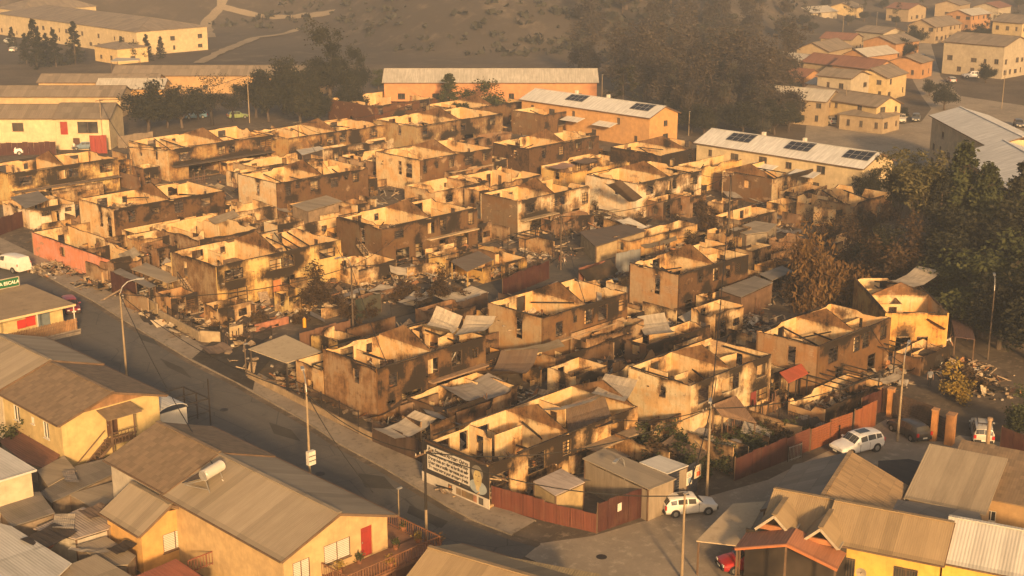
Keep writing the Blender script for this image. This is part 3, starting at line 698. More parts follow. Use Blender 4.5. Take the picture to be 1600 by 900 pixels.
NICK = {'A1': "yellow corner shell", 'A2': "soot-brown shell", 'A3': "cream shell by the white car", 'A4': "smoke-banded ochre shell", 'A5': "brown-fronted mid-block shell", 'A6': "soot-striped ochre shell", 'A7': "shell with pale doorway", 'A8': "arched porch shell", 'A9': "octagonal-window shell", 'A10': "pale yellow shell", 'A11': "pale cream back shell", 'A12': "dark brown shell", 'A14': "low bright-gabled shell", 'B1': "scorched brown shell", 'B2': "tan split-window shell", 'B3': "charred speckled shell", 'B5': "cream shell with maroon door", 'B6': "bare tan gable shell"}
ra = random.Random(77)
for k, nick in NICK.items():
    r_, c_, la_, lb_ = H[k]
    for side in ('behind', 'in front of', 'at the far end of'):
        if side == 'in front of' and k in ('A1', 'B5', 'B6', 'B1', 'A9'): continue
        if side == 'at the far end of' and k in ('A4', 'A6', 'B6', 'A3'): continue
        if side == 'behind': w_, d_ = lb_ * ra.uniform(.55, .9), ra.uniform(2.6, 4.2); o = Vector((ra.uniform(0, lb_ - w_), la_ + .25, 0))
        elif side == 'in front of': w_, d_ = lb_ * ra.uniform(.4, .75), ra.uniform(2.0, 3.4); o = Vector((ra.uniform(.2, lb_ - w_), -d_ - .25, 0))
        else: w_, d_ = ra.uniform(2.4, 4.0), la_ * ra.uniform(.5, .9); o = Vector((lb_ + .25, ra.uniform(0, la_ - d_), 0))
        hz_ = ra.uniform(1.8, 3.0); col = ra.choice([CREAM, OCHRE, (.36, .26, .16), (.5, .36, .2), (.26, .18, .12), PALE])
        burnt_house("low_ruin", Vector((c_.x, c_.y, 0)) + o, None, None, "broken low rooms %s the %s" % (side, nick), z=hz_, la=d_, lb=w_, outer=col, inner=ra.choice([CREAM, col]), dark=ra.uniform(0, .35), sdark=ra.uniform(0, .3),
            front=[(ra.uniform(.15, .4), .05, .9, min(2.0, hz_ - .3)), (ra.uniform(.55, .85), .7, 1.1, .8)], sides=[(.5, .7, .9, .8)], rear=[(.4, .05, .9, hz_ - .4)], gab=None, slab=None, parts=ra.choice([1, 2, 2]), rag=(.5, .7, .6, .8), plates=False, deb=45, seed=ra.randint(100, 9999), cat="low ruin", wallt=.14)

# small roofless rooms crowded into the yards
YARD0 = [(60, 400), (300, 535), (400, 520), (1000, 370), (1040, 380), (480, 560), (660, 690), (760, 640), (1080, 640), (1180, 560), (1380, 480), (1330, 330), (1250, 300), (1090, 262), (900, 215), (620, 195), (420, 200), (220, 235), (20, 300)]
def _in(x, y, P):
    c = False; j = len(P) - 1
    for i in range(len(P)):
        if (P[i][1] > y) != (P[j][1] > y) and x < (P[j][0] - P[i][0]) * (y - P[i][1]) / (P[j][1] - P[i][1]) + P[i][0]: c = not c
        j = i
    return c
LANE0 = [(395, 590), (400, 533), (610, 480), (800, 428), (1000, 374), (1045, 385), (1010, 404), (900, 440), (650, 510), (480, 552)]
placed = [(c_.x, c_.y, lb_, la_) for r_, c_, la_, lb_ in H.values()]; n_ = 0; tries = 0
while n_ < 46 and tries < 4000:
    tries += 1; x, y = ra.uniform(20, 1380), ra.uniform(200, 690)
    if not _in(x, y, YARD0) or _in(x, y, LANE0): continue
    p = at(x, y, 0); w_, d_ = ra.uniform(2.6, 5.2), ra.uniform(2.4, 4.2)
    if any(p.x < a + w2 + .3 and p.x + w_ > a - .3 and p.y < b + d2 + .3 and p.y + d_ > b - .3 for a, b, w2, d2 in placed): continue
    placed.append((p.x, p.y, w_, d_)); hz_ = ra.uniform(1.9, 3.1); col = ra.choice([CREAM, OCHRE, (.40, .28, .16), (.5, .36, .2), (.28, .19, .12), PALE, YEL])
    burnt_house("low_ruin", p, None, None, "small roofless burnt room crowded between the larger shells", z=hz_, la=d_, lb=w_, outer=col, inner=ra.choice([CREAM, col]), dark=ra.uniform(0, .35), sdark=ra.uniform(0, .3),
        front=[(ra.uniform(.2, .4), .05, .85, min(2.0, hz_ - .3)), (.75, .8, .9, .8)], sides=[(.5, .8, .8, .8)], rear=[(.4, .05, .9, hz_ - .4)], gab=None, slab=None, parts=1, rag=(.4, .5, .5, .6), plates=False, deb=35, seed=ra.randint(100, 9999), cat="low ruin", wallt=.14, group="small burnt rooms between the shells")
    n_ += 1
# ---------------------------------------------------------------- houses still standing
def roof_panel(m, a, b, c, d, th=.09, mi=0):
    """a-b along the eave, d-c along the ridge; ridges of the sheet run from eave to ridge."""
    a, b, c, d = map(Vector, (a, b, c, d)); e = (b - a).normalized()
    uv = [((p - a).dot(e), ((p - a) - e * (p - a).dot(e)).length) for p in (a, b, c, d)]
    m.slab([a, b, c, d], th, mi, uv)

def opening_parts(parent, o, ud, op, t, kind, frame_mat, rng):
    o = Vector(o); ud = Vector(ud).normalized(); n = Vector((ud.y, -ud.x, 0)); Z = Vector((0, 0, 1))
    u0, u1, v0, v1 = op; P = lambda u, v, w: o + ud * u + Z * v - n * w
    e = .05
    if kind in ('door', 'reddoor'):
        m = MB(); m.slab([P(u0 + .03, v0, .08), P(u1 - .03, v0, .08), P(u1 - .03, v1 - .03, .08), P(u0 + .03, v1 - .03, .08)], 0.0)
        m = MB(); c = P((u0 + u1) / 2, (v0 + v1) / 2, .09)
        M = Matrix((ud, n, Z)).transposed()
        m.box(c, (u1 - u0 - .06, .05, v1 - v0 - .04), mat=M)
        for k in (.28, .7):
            m.box(P((u0 + u1) / 2, v0 + (v1 - v0) * k, .06), (u1 - u0 - .35, .02, (v1 - v0) * .3), mat=M)
        d = m.build("door", paint((.30, .03, .02), .2) if kind == 'reddoor' else paint((.10, .05, .03), .25), parent)
        h = MB(); h.box(P(u0 + .14, (v0 + v1) / 2, .03), (.04, .05, .12), mat=M); h.build("handle", M_GALV, d)
        return
    M = Matrix((ud, n, Z)).transposed(); m = MB()
    for (ua, va, ub, vb) in ((u0, v0, u1, v0 + e), (u0, v1 - e, u1, v1), (u0, v0 + e, u0 + e, v1 - e), (u1 - e, v0 + e, u1, v1 - e), ((u0 + u1) / 2 - .025, v0 + e, (u0 + u1) / 2 + .025, v1 - e)):
        m.box(P((ua + ub) / 2, (va + vb) / 2, .04), (ub - ua, .07, vb - va), mat=M)
    if kind == 'bars':
        k = int((u1 - u0) / .16)
        for q in range(1, k): m.box(P(u0 + (u1 - u0) * q / k, (v0 + v1) / 2, -.06), (.022, .022, v1 - v0 + .1), mat=M)
        for v in (v0 + .1, v1 - .1): m.box(P((u0 + u1) / 2, v, -.04), (u1 - u0 + .06, .022, .03), mat=M)
    w = m.build("window", frame_mat, parent)
    g = MB(); g.poly([P(u0 + e, v0 + e, .07), P(u1 - e, v0 + e, .07), P(u1 - e, v1 - e, .07), P(u0 + e, v1 - e, .07)])
    g.build("pane", M_GLASS, w)
    if kind == 'slat':
        s = MB(); k = int((v1 - v0) / .13)
        for q in range(k):
            v = v0 + e + (v1 - v0 - 2 * e) * (q + .5) / k
            s.box(P((u0 + u1) / 2, v, .058), (u1 - u0 - 2 * e, .012, .095), mat=M)
        s.build("blind", paint((.62, .58, .50), .1), w)
    s = MB(); s.box(P((u0 + u1) / 2, v0 - .03, -.03), (u1 - u0 + .12, .14, .05), mat=M); s.build("sill", frame_mat, w)

def house(name, label, cat, c, la, lb, ze, rz=0, ridge='y', rise=1.3, over=.35, wallc=YEL, roofm=None, wins=(), group=None, frame=None, gablec=None, roof2=None, wallvar=.22, t=.16, trim=True, seed=0, base=0.0, fascia=None):
    rng = random.Random(seed + 77)
    root = empty(name, (c[0], c[1], base), rad(rz), label, cat, group)
    wm = paint(wallc, wallvar); gm = paint(gablec, .25) if gablec else wm; fm = frame or M_WHITE
    faces = {'front': ((0, 0, 0), (1, 0, 0), lb), 'side': ((0, la - t, 0), (0, -1, 0), la - 2 * t), 'rear': ((lb, la, 0), (-1, 0, 0), lb), 'end': ((lb, t, 0), (0, 1, 0), la - 2 * t)}
    for k, (o, ud, Ln) in faces.items():
        ops = [(w[1] - w[3] / 2, w[1] + w[3] / 2, w[2], w[2] + w[4], w[5] if len(w) > 5 else 'win') for w in wins if w[0] == k]
        ops = [p for p in ops if p[0] > .05 and p[1] < Ln - .05]
        isg = (ridge == 'y' and k in ('front', 'rear')) or (ridge == 'x' and k in ('side', 'end'))
        G_ = gable(la if ridge == 'x' else lb, ze, rise - .06); sh_ = t if ridge == 'x' else 0
        tp = (lambda u, G_=G_, sh_=sh_: G_(u + sh_)) if isg and ridge in 'xy' else None
        if ridge == 'shed':       # low at the side wall, high at the end wall
            if k == 'end': tp = lambda u: ze + rise
            elif k == 'front': tp = lambda u: ze + rise * u / lb - .05
            elif k == 'rear': tp = lambda u: ze + rise * (1 - u / lb) - .05
        m = MB(); wall(m, o, ud, Ln, ze, t, [p[:4] for p in ops], tp, cell=2.5)
        W = m.build("wall", wm, root)
        for p in ops: opening_parts(W, o, ud, p[:4], t, p[4], fm, rng)
    rm = roofm or roofing((.30, .24, .17))
    r2 = roof2 or rm
    m = MB(); ov = over
    def slope_z(dist): return -ov * rise / (dist / 2)
    if ridge == 'y':
        zc = ze + .06; h = lb / 2; dz = ov * rise / h
        roof_panel(m, (-ov, la + ov, zc - dz), (-ov, -ov, zc - dz), (h, -ov, zc + rise), (h, la + ov, zc + rise))
        roof_panel(m, (lb + ov, -ov, zc - dz), (lb + ov, la + ov, zc - dz), (h, la + ov, zc + rise), (h, -ov, zc + rise), mi=1)
        ends = [((h, -ov, zc + rise + .04), (h, la + ov, zc + rise + .04))]
        fas = [[(-ov, -ov - .03, zc - dz - .09), (h, -ov - .03, zc + rise - .09), (lb + ov, -ov - .03, zc - dz - .09)]]
        gut = [((-ov - .06, -ov, zc - dz - .06), (-ov - .06, la + ov, zc - dz - .06)), ((lb + ov + .06, -ov, zc - dz - .06), (lb + ov + .06, la + ov, zc - dz - .06))]
    elif ridge == 'x':
        zc = ze + .06; h = la / 2; dz = ov * rise / h
        roof_panel(m, (-ov, -ov, zc - dz), (lb + ov, -ov, zc - dz), (lb + ov, h, zc + rise), (-ov, h, zc + rise))
        roof_panel(m, (lb + ov, la + ov, zc - dz), (-ov, la + ov, zc - dz), (-ov, h, zc + rise), (lb + ov, h, zc + rise), mi=1)
        ends = [((-ov, h, zc + rise + .04), (lb + ov, h, zc + rise + .04))]
        fas = [[(-ov - .03, -ov, zc - dz - .09), (-ov - .03, h, zc + rise - .09), (-ov - .03, la + ov, zc - dz - .09)]]
        gut = [((-ov, -ov - .06, zc - dz - .06), (lb + ov, -ov - .06, zc - dz - .06))]
    elif ridge == 'hip':
        zc = ze + .06; k = min(la, lb) / 2
        A, B, Cc, D = (-ov, -ov, zc), (lb + ov, -ov, zc), (lb + ov, la + ov, zc), (-ov, la + ov, zc)
        if la >= lb: p, q = (lb / 2, k, zc + rise), (lb / 2, la - k, zc + rise)
        else: p, q = (k, la / 2, zc + rise), (lb - k, la / 2, zc + rise)
        if la >= lb:
            m.slab([A, B, p], .08); roof_panel(m, D, A, p, q); m.slab([Cc, D, q], .08); roof_panel(m, B, Cc, q, p)
        else:
            roof_panel(m, A, B, q, p); m.slab([B, Cc, q], .08); roof_panel(m, Cc, D, p, q); m.slab([D, A, p], .08)
        ends = [(p, q), (A, p), (B, p if la >= lb else q)]; fas = []; gut = []
    elif ridge == 'shed':
        roof_panel(m, (-ov, la + ov, ze + .05 - ov * rise / lb), (-ov, -ov, ze + .05 - ov * rise / lb), (lb + ov, -ov, ze + .05 + rise + ov * rise / lb), (lb + ov, la + ov, ze + .05 + rise + ov * rise / lb))
        ends, fas, gut = [], [], []
    else:
        m.slab([(-ov, -ov, ze + .16), (lb + ov, -ov, ze + .16), (lb + ov, la + ov, ze + .16), (-ov, la + ov, ze + .16)], .14, uv=[(0, 0), (lb, 0), (lb, la), (0, la)])
        ends, fas, gut = [], [], []
    rf = m.build("roof", [rm, r2], root)
    if trim:
        if ends:
            k = MB()
            for a, b in ends: k.bar(a, b, .32, .05)
            k.build("ridge_cap", rm, rf)
        if fas:
            k = MB()
            for f in fas:
                for a, b in zip(f, f[1:]): k.bar(a, b, .05, .17)
            k.build("bargeboard", fascia or M_WOOD, rf)
        if gut:
            for a, b in gut:
                k = MB(); k.bar(a, b, .11, .10); k.build("gutter", fascia or M_WOOD, rf)
    return root

def fpx(C, L, R, z, rz=0):
    c = at(C[0], C[1], z)
    la = (at(L[0], L[1], z) - c).length if L else None
    lb = (at(R[0], R[1], z) - c).length if R else None
    return c, la, lb
R_BROWN = roofing((.225, .160, .098), .35, .28, .45, .5)
R_TAN = roofing((.36, .29, .20), .25, .24, 9.0, .8)
R_GOLD = roofing((.36, .26, .145), .3, .2, 9.0, .7)
R_TILE = roofing((.33, .225, .12), .2, .5, .9)
R_PALE = roofing((.58, .55, .49), .15, .3, 9.0, .7)
R_WHITE = roofing((.70, .68, .63), .08, .4, 0)
R_GREY = roofing((.22, .19, .155), .3, .25, 1.6)
R_RED = roofing((.38, .13, .075), .2, .3, 0)
R_REDDULL = roofing((.27, .13, .085), .3, .3, 0)
R_FAR = roofing((.25, .20, .145), .3, .5, 3)
R_FARRED = roofing((.26, .125, .08), .3, .5, 0)
R_FARPALE = roofing((.50, .46, .39), .2, .5, 0)

# yellow semi-detached house with outside stair, left foreground
c, la, lb = fpx((95, 658), (0, 598), (240, 612), 4.6)
YH = house("house", "yellow house with mossy brown roof and a small outside stair, left of the street", "house", c, 10.0, lb, 4.6, 0, 'y', 1.35, .5, (.56, .42, .19), R_BROWN,
    [('front', lb * .50, 2.15, 1.0, 2.0, 'door'), ('side', 2.2, 2.5, 1.0, 1.3), ('side', 5.0, 3.0, .5, .6), ('side', 7.2, 2.4, .9, 1.4)], gablec=None, seed=1)
c2 = c + Vector((0, 10.3, 0))
house("house", "cream house with pale tan sheet roof joined behind the yellow stair house", "house", c2, 9.5, lb, 4.75, 0, 'y', 1.35, .5, (.55, .46, .32), R_TAN, [('side', 4.0, 2.0, 1.0, 1.5), ('side', 7.5, 2.4, .9, 1.2)], seed=2)
m = MB(); g0 = [(lb * .06, 4.78), (lb * .94, 4.78), (lb * .5, 5.86)]
m.poly([(x, -.03, z) for x, z in g0]); m.poly([(x, -.003, z) for x, z in g0[::-1]]); m.poly([(g0[0][0], -.03, 4.78), (g0[0][0], -.003, 4.78), (g0[1][0], -.003, 4.78), (g0[1][0], -.03, 4.78)])
m.build("gable_board", paint((.30, .165, .08), .4), YH)
s = MB()
x0, zf = lb * .50, 2.1
s.box((x0 + .2, -.75, zf - .05), (2.2, 1.4, .1))
for k in range(9): s.box((x0 - 1.05 - .26 * k, -.85, zf - .18 - .22 * k), (.3, 1.0, .06))
for yy in (-.38, -1.32):
    s.bar((x0 - .9, yy, zf - .1), (x0 - 3.4, yy, .05), .07, .22)
    s.bar((x0 - .9, yy, zf + .85), (x0 - 3.4, yy, .95), .06, .08)
for k in range(6): s.bar((x0 - .9 - .5 * k, -1.32, zf - .1 - .43 * k), (x0 - .9 - .5 * k, -1.32, zf + .85 - .43 * k), .04)
for k in range(8): s.bar((x0 - .9 + .3 * k, -1.42, zf), (x0 - .9 + .3 * k, -1.42, zf + .9), .05)
s.bar((x0 - .9, -1.42, zf + .9), (x0 + 1.3, -1.42, zf + .9), .07, .06); s.bar((x0 - .9, -1.42, zf + .45), (x0 + 1.3, -1.42, zf + .45), .05, .16)
for xx in (x0 - .8, x0 + 1.2): s.bar((xx, -1.35, 0), (xx, -1.35, zf + 2.3), .1)
s.build("stair", M_WOOD, YH)
s = MB(); roof_panel(s, (x0 - 1.3, -1.8, zf + 2.2), (x0 + 1.7, -1.8, zf + 2.2), (x0 + 1.7, -.06, zf + 2.6), (x0 - 1.3, -.06, zf + 2.6), .06); s.build("canopy", R_BROWN, YH)

# long tan house with solar heater and orange-lit deck
c, la, lb = fpx((442, 867), (263, 770), (600, 800), 4.9)
LH = house("house", "long tan-roofed house with bright orange gable wall and a flowered wooden deck", "house", c, la, lb, 4.9, 0, 'y', 1.5, .45, (.56, .39, .19), R_TAN,
    [('front', lb * .16, 2.7, 1.3, 1.35, 'slat'), ('front', lb * .50, 3.0, 2.1, 1.35, 'slat'), ('front', lb * .79, 2.45, .95, 2.1, 'reddoor')], seed=3, frame=M_WOOD)
LH['label'] = "long house with tan ribbed roof, orange gable wall and wooden deck beside the street"
cB = c + Vector((0, la + .45, 0)); lbb = lb
house("house", "white-walled house with dark brown shingled roof joined behind the tan-roofed deck house", "house", cB, 7.4, lbb, 5.0, 0, 'y', 1.5, .35, (.52, .46, .37), R_BROWN, [('side', 3.2, 2.6, .8, 1.5), ('side', 5.2, 3.2, .6, .8)], seed=4)
d = MB()                                      # the deck stands out in front of the gable wall
dx0, dx1, dy, dz = lb * .34, lb + 2.3, -2.6, 2.4
d.box(((dx0 + dx1) / 2, dy / 2 - .01, dz - .08), (dx1 - dx0, -dy, .14))
d.box((lb + 1.2, 1.6, dz - .08), (2.2, 3.4, .14))
for x in (dx0 + .1, (dx0 + dx1) / 2, dx1 - .1): d.bar((x, dy + .1, 0), (x, dy + .1, dz), .16)
d.build("deck", paint((.30, .15, .08), .3), LH)
r = MB()
def rail(m, a, b, h=.95, n=None):
    a, b = Vector(a), Vector(b); n = n or max(2, int((b - a).length / .22)); Z = Vector((0, 0, 1))
    m.bar(a + Z * h, b + Z * h, .07, .06); m.bar(a + Z * .12, b + Z * .12, .05, .05)
    for k in range(n + 1): p = a.lerp(b, k / n); m.bar(p, p + Z * h, .06 if k % 6 == 0 else .03)
rail(r, (dx0, dy + .05, dz), (dx1, dy + .05, dz)); rail(r, (dx1, dy + .05, dz), (dx1, 3.2, dz)); rail(r, (dx0, dy + .05, dz), (dx0, -.1, dz))
r.build("railing", paint((.25, .11, .05), .3), LH)
g = MB(); g.box(((lb * .66 + dx1) / 2, dy + .5, 1.1), (dx1 - lb * .66 - .4, .08, 2.1)); g.build("garage_door", paint((.17, .075, .05), .3), LH)
g = MB(); g.box((dx1 - .1, dy + .3, 1.05), (.5, .6, 2.1)); g.build("pillar", M_TRIM, LH)
def pxz(p, z): return at(p[0], p[1], z)
# solar water heater on the roof
hc = Vector((c.x + lb * .22, c.y + la * .80, 4.9 + 1.5 * .46))
sh = empty("solar_water_heater", hc, rad(20), "white solar water heater tank with dark collector on the long tan roof", "water heater")
m = MB(); m.tube((-.95, 0, 1.15), (.95, 0, 1.15), .38, n=18); m.build("tank", M_WHITE, sh, smooth=False)
m = MB()
for x in (-.96, .96): m.tube((x, 0, 1.15), (x + (.05 if x > 0 else -.05), 0, 1.15), .36, .30, n=18)
m.build("tank_cap", M_GALV, sh)
m = MB(); m.slab([(-.9, .25, .95), (-.9, 1.9, .28), (.9, 1.9, .28), (.9, .25, .95)][::-1], .06); m.build("collector", metal((.03, .035, .05), .2, .2), sh)
m = MB()
for x in (-.8, .8):
    m.bar((x, 0, .8), (x, -.3, -.1), .05); m.bar((x, 0, .8), (x, 1.8, .1), .05); m.bar((x, -.3, .1), (x, 1.8, .1), .04)
m.build("stand", M_GALV, sh)
m = MB(); pts = [(.6, -.3, .3), (.3, -1.0, .02), (.9, -1.4, -.06), (.3, -2.2, -.2), (-.2, -3.2, -.5)]
for a, b in zip(pts, pts[1:]): m.tube(a, b, .045, n=6)
m.build("pipe", M_WHITE, sh)

# small orange gabled house at the left bottom
c, la, lb = fpx((220, 830), (168, 797), (305, 797), 3.2)
house("house", "small orange gabled house with slatted window between the tan roofs", "house", c, la, lb, 3.2, 0, 'y', 1.25, .35, (.62, .36, .12), R_TAN, [('front', lb * .58, 1.0, 1.9, 1.35, 'slat')], seed=5, frame=M_WOOD)
# cottage walls at the far left
c = at(60, 738, 4.2)
house("house", "cream box house with flat pale roof at the left edge of the picture", "house", c + Vector((-7.5, .5, 0)), 6.0, 7.2, 4.2, 0, 'flat', 0, .3, (.52, .43, .29), R_PALE, [], seed=6)

def canopy(name, label, cat, pts, z, mat, posts=(), th=.07, zs=None, post_mat=None, post_r=.05, group=None, wallm=None):
    """A sheet roof carried on posts; pts are its corners (photo pixels), each at height z or zs[k]."""
    P = [at(p[0], p[1], (zs[k] if zs else z)) for k, p in enumerate(pts)]
    cen = sum((p for p in P), Vector((0, 0, 0))) / len(P)
    root = empty(name, (cen.x, cen.y, 0), 0, label, cat, group); o = Vector((cen.x, cen.y, 0))
    m = MB(); Q = [p - o for p in P]
    if (Q[1] - Q[0]).cross(Q[-1] - Q[0]).z < 0: Q = Q[::-1]
    if len(Q) == 4: roof_panel(m, *Q, th=th)
    else: m.slab(Q, th)
    m.build("roof_sheet", mat, root)
    pm = post_mat or M_WOOD
    for k in (posts if posts else range(len(Q))):
        q = Q[k] * 1.0; ins = Vector((q.x * .94, q.y * .94, 0))
        b = MB(); b.bar(ins, (ins.x, ins.y, q.z - th), post_r * 2); b.build("post", pm, root)
    if wallm:
        w = MB(); w.col = (1, 1, 1)
        n = len(Q)
        for k in range(n):
            a, b = Q[k] * .95, Q[(k + 1) % n] * .95
            w.poly([(a.x, a.y, 0), (b.x, b.y, 0), (b.x, b.y, b.z - th), (a.x, a.y, a.z - th)])
        w.build("wall", wallm, root)
    return root
M_SHEDW = paint((.26, .20, .14), .35)
# sheds and lean-tos in the left foreground
canopy("shed", "shed with dark ribbed lean-to roof below the cream box house", "shed", [(0, 800), (-5, 775), (62, 768), (86, 801), (18, 823)], 2.3, R_GREY, wallm=M_SHEDW)
canopy("shed", "large pale sheet roof in the bottom left corner of the picture", "shed", [(-60, 870), (-10, 815), (18, 822), (112, 880), (60, 930), (-40, 940)], 2.6, R_PALE, wallm=M_SHEDW)
canopy("shed", "shed with patched rusty and white sheet roof above the tarpaulin", "shed", [(52, 826), (130, 792), (183, 810), (170, 826), (118, 842)], 2.2, roofing((.42, .34, .27), .5, .3, .8), wallm=paint((.45, .40, .32), .3))
canopy("shed", "low shed with cream sheet roof and a white pipe laid across it", "shed", [(118, 852), (165, 838), (212, 868), (200, 882), (170, 884)], 1.9, R_TAN, wallm=M_SHEDW)
canopy("shed", "tan flat shed roof at the bottom edge left of the red roof", "shed", [(100, 885), (150, 866), (215, 905), (190, 935), (90, 930)], 2.2, R_TAN, wallm=M_SHEDW)
canopy("shed", "red metal roof with a white-framed skylight at the bottom edge", "shed", [(212, 900), (275, 873), (330, 910), (270, 935)], 2.3, R_RED, wallm=M_SHEDW)
canopy("shed", "long grey sagging shed roof between the stair house and the white-walled house", "shed", [(62, 770), (118, 728), (180, 712), (178, 740), (80, 785)], 1.7, R_GREY, wallm=M_SHEDW)
canopy("shed", "narrow weathered lean-to roof under the white-walled house", "shed", [(107, 772), (178, 752), (184, 778), (150, 796)], 1.6, R_TAN, wallm=M_SHEDW)
canopy("shed", "low brown yard roof beside the yellow house wall", "shed", [(0, 690), (25, 668), (60, 690), (98, 702), (80, 735), (35, 720)], 1.6, R_REDDULL, wallm=M_SHEDW)
canopy("shed", "small tan flat roof beside the stair of the yellow house", "shed", [(58, 735), (100, 712), (120, 735), (75, 760)], 1.8, R_TAN, wallm=M_SHEDW)
canopy("porch_roof", "pale porch slab with a ladder between the orange house and the long house", "porch", [(285, 812), (308, 802), (367, 838), (350, 850)], 2.7, R_PALE, post_mat=M_TRIM)
# white vaulted carport beside the yellow house
o = at(252, 672, 0)
vc = empty("vault_carport", o, rad(0), "white vaulted carport roof with black frame beside the yellow house", "carport")
m = MB()
for k in range(8):
    a0, a1 = math.pi * k / 8, math.pi * (k + 1) / 8
    m.slab([(-1.4 * math.cos(a0), -2.2, 2.4 + .5 * math.sin(a0)), (-1.4 * math.cos(a1), -2.2, 2.4 + .5 * math.sin(a1)), (-1.4 * math.cos(a1), 2.2, 2.4 + .5 * math.sin(a1)), (-1.4 * math.cos(a0), 2.2, 2.4 + .5 * math.sin(a0))], .04)
m.build("vault_sheet", R_WHITE, vc)
m = MB(); m.box((0, -2.0, 1.15), (2.7, .12, 2.3)); m.box((-1.35, 0, 1.15), (.12, 4.0, 2.3)); m.build("wall", M_WHITE, vc)
m = MB()
for y in (-2, 0, 2): m.bar((3.6, y, 0), (3.6, y, 2.5), .09); m.bar((1.35, y, 2.45), (3.6, y, 2.45), .09); m.bar((1.35, y, 1.3), (3.6, y, 1.3), .05)
m.bar((3.6, -2, 2.45), (3.6, 2, 2.45), .09); m.bar((3.6, -2, 1.3), (3.6, 2, 1.3), .05); m.bar((3.6, -2.0, 0), (3.6, -2.0, 4.2), .08)
m.build("pergola_frame", M_IRON, vc)

# the corner shop with its sign
P0, P1, P2 = at(118, 475, 3.1), at(0, 505, 3.1), at(73, 438, 3.1)
dep = (P2 - P0).length; wid = 17.0
shop = empty("corner_shop", (P0.x, P0.y, 0), 0, "flat-roofed corner shop with cane-fenced terrace and green sign on its roof", "shop")
m = MB(); m.slab([(-wid, 0, 3.1), (0, 0, 3.1), (0, dep, 3.1), (-wid, dep, 3.1)], .12, uv=[(0, 0), (wid, 0), (wid, dep), (0, dep)]); m.build("roof", ground_mat("felt_roof", (.36, .27, .17), (.30, .22, .14), (.24, .18, .12), .3, 1.0), shop)
m = MB(); m.box((-wid / 2, -.03, 3.02), (wid, .06, .22)); m.build("fascia", paint((.62, .48, .26), .15), shop)
m = MB(); wall(m, (-wid, 2.4, 0), (1, 0, 0), wid - .3, 2.97, .2, [(3, 4, .02, 2.1), (7, 8.4, .8, 2.0)], None, 2.5); m.box((-wid / 2, dep - .2, 1.49), (wid - .4, .2, 2.97)); m.box((-.3, (dep + 2.4) / 2, 1.49), (.2, dep - 2.9, 2.97)); m.build("wall", paint((.60, .46, .22), .25), shop)
m = MB()
for k in range(46): m.box((-8.2 + k * .18, .05, .95), (.13, .05, 1.25 + .08 * math.sin(k * 2.7)))
m.box((-4.1, .0, 1.2), (8.3, .03, .07)); m.build("cane_fence", paint((.36, .20, .09), .4), shop)
m = MB(); m.box((-wid / 2, .6, .15), (wid, 2.4, .3)); m.box((-4, -.05, .2), (8.6, .12, .4)); m.build("terrace", M_CONC, shop)
for x in (-.2, -4.2, -8.4, -12.5):
    m = MB(); m.bar((x, .12, .3), (x, .12, 2.95), .09); m.build("post", M_WHITE, shop)
m = MB(); m.box((-3.9, 2.32, 1.75), (1.0, .06, 1.3)); m.box((-4.9, 2.32, 1.5), (.9, .06, .9)); m.build("red_banner", paint((.55, .04, .03), .15), shop)
m = MB(); m.box((-2.5, 2.32, 1.5), (1.4, .06, 1.6)); m.build("grey_banner", paint((.16, .19, .20), .2), shop)
def text_mesh(name, body, size, mat, parent, M, align='CENTER', ext=.004, fit=None, bold=.03):
    cu = bpy.data.curves.new(name, 'FONT'); cu.body = body; cu.size = size; cu.align_x = align; cu.align_y = 'CENTER'; cu.extrude = ext; cu.offset = size * bold
    ob = bpy.data.objects.new(name, cu); COL.objects.link(ob)
    dg = bpy.context.evaluated_depsgraph_get(); me = bpy.data.meshes.new_from_object(ob.evaluated_get(dg))
    bpy.data.objects.remove(ob); bpy.data.curves.remove(cu)
    me.materials.clear(); me.materials.append(mat)
    if fit:
        w = max(v.co.x for v in me.vertices) - min(v.co.x for v in me.vertices); M = M @ Matrix.Diagonal((min(1.5, fit / w), 1, 1, 1))
    me.transform(M)
    return link(bpy.data.objects.new(name, me), parent)
UP_FRONT = Matrix(((1, 0, 0), (0, 0, -1), (0, 1, 0)))          # text plane facing -Y
UP_SIDE = Matrix(((0, 0, -1), (-1, 0, 0), (0, 1, 0)))          # text plane facing -X
sp = at(30, 446, 3.2)
sg = empty("shop_sign", (sp.x, sp.y, 3.1), 0, "green LA ESCALA sign board standing on the corner shop's roof", "sign")
m = MB(); m.box((-1.7, 0, .62), (3.4, .1, .92)); m.build("board", paint((.015, .12, .045), .1, .5), sg)
m = MB()
for x in (-3.4, 0): m.box((x, -.02, .62), (.08, .14, 1.05))
for z in (.12, 1.12): m.box((-1.7, -.02, z), (3.4, .14, .08))
for x in (-.6, -2.8): m.bar((x, .1, .75), (x, .1, 0), .08)
m.build("frame", M_TRIM, sg)
text_mesh("lettering", "LA ESCALA", .50, paint((.75, .72, .60), .05), sg, Matrix.Translation((-1.22, -.075, .60)) @ UP_FRONT.to_4x4())
m = MB(); m.tube((-2.80, -.055, .62), (-2.80, -.09, .62), .30, n=20); m.build("emblem", paint((.75, .55, .12), .1), sg)

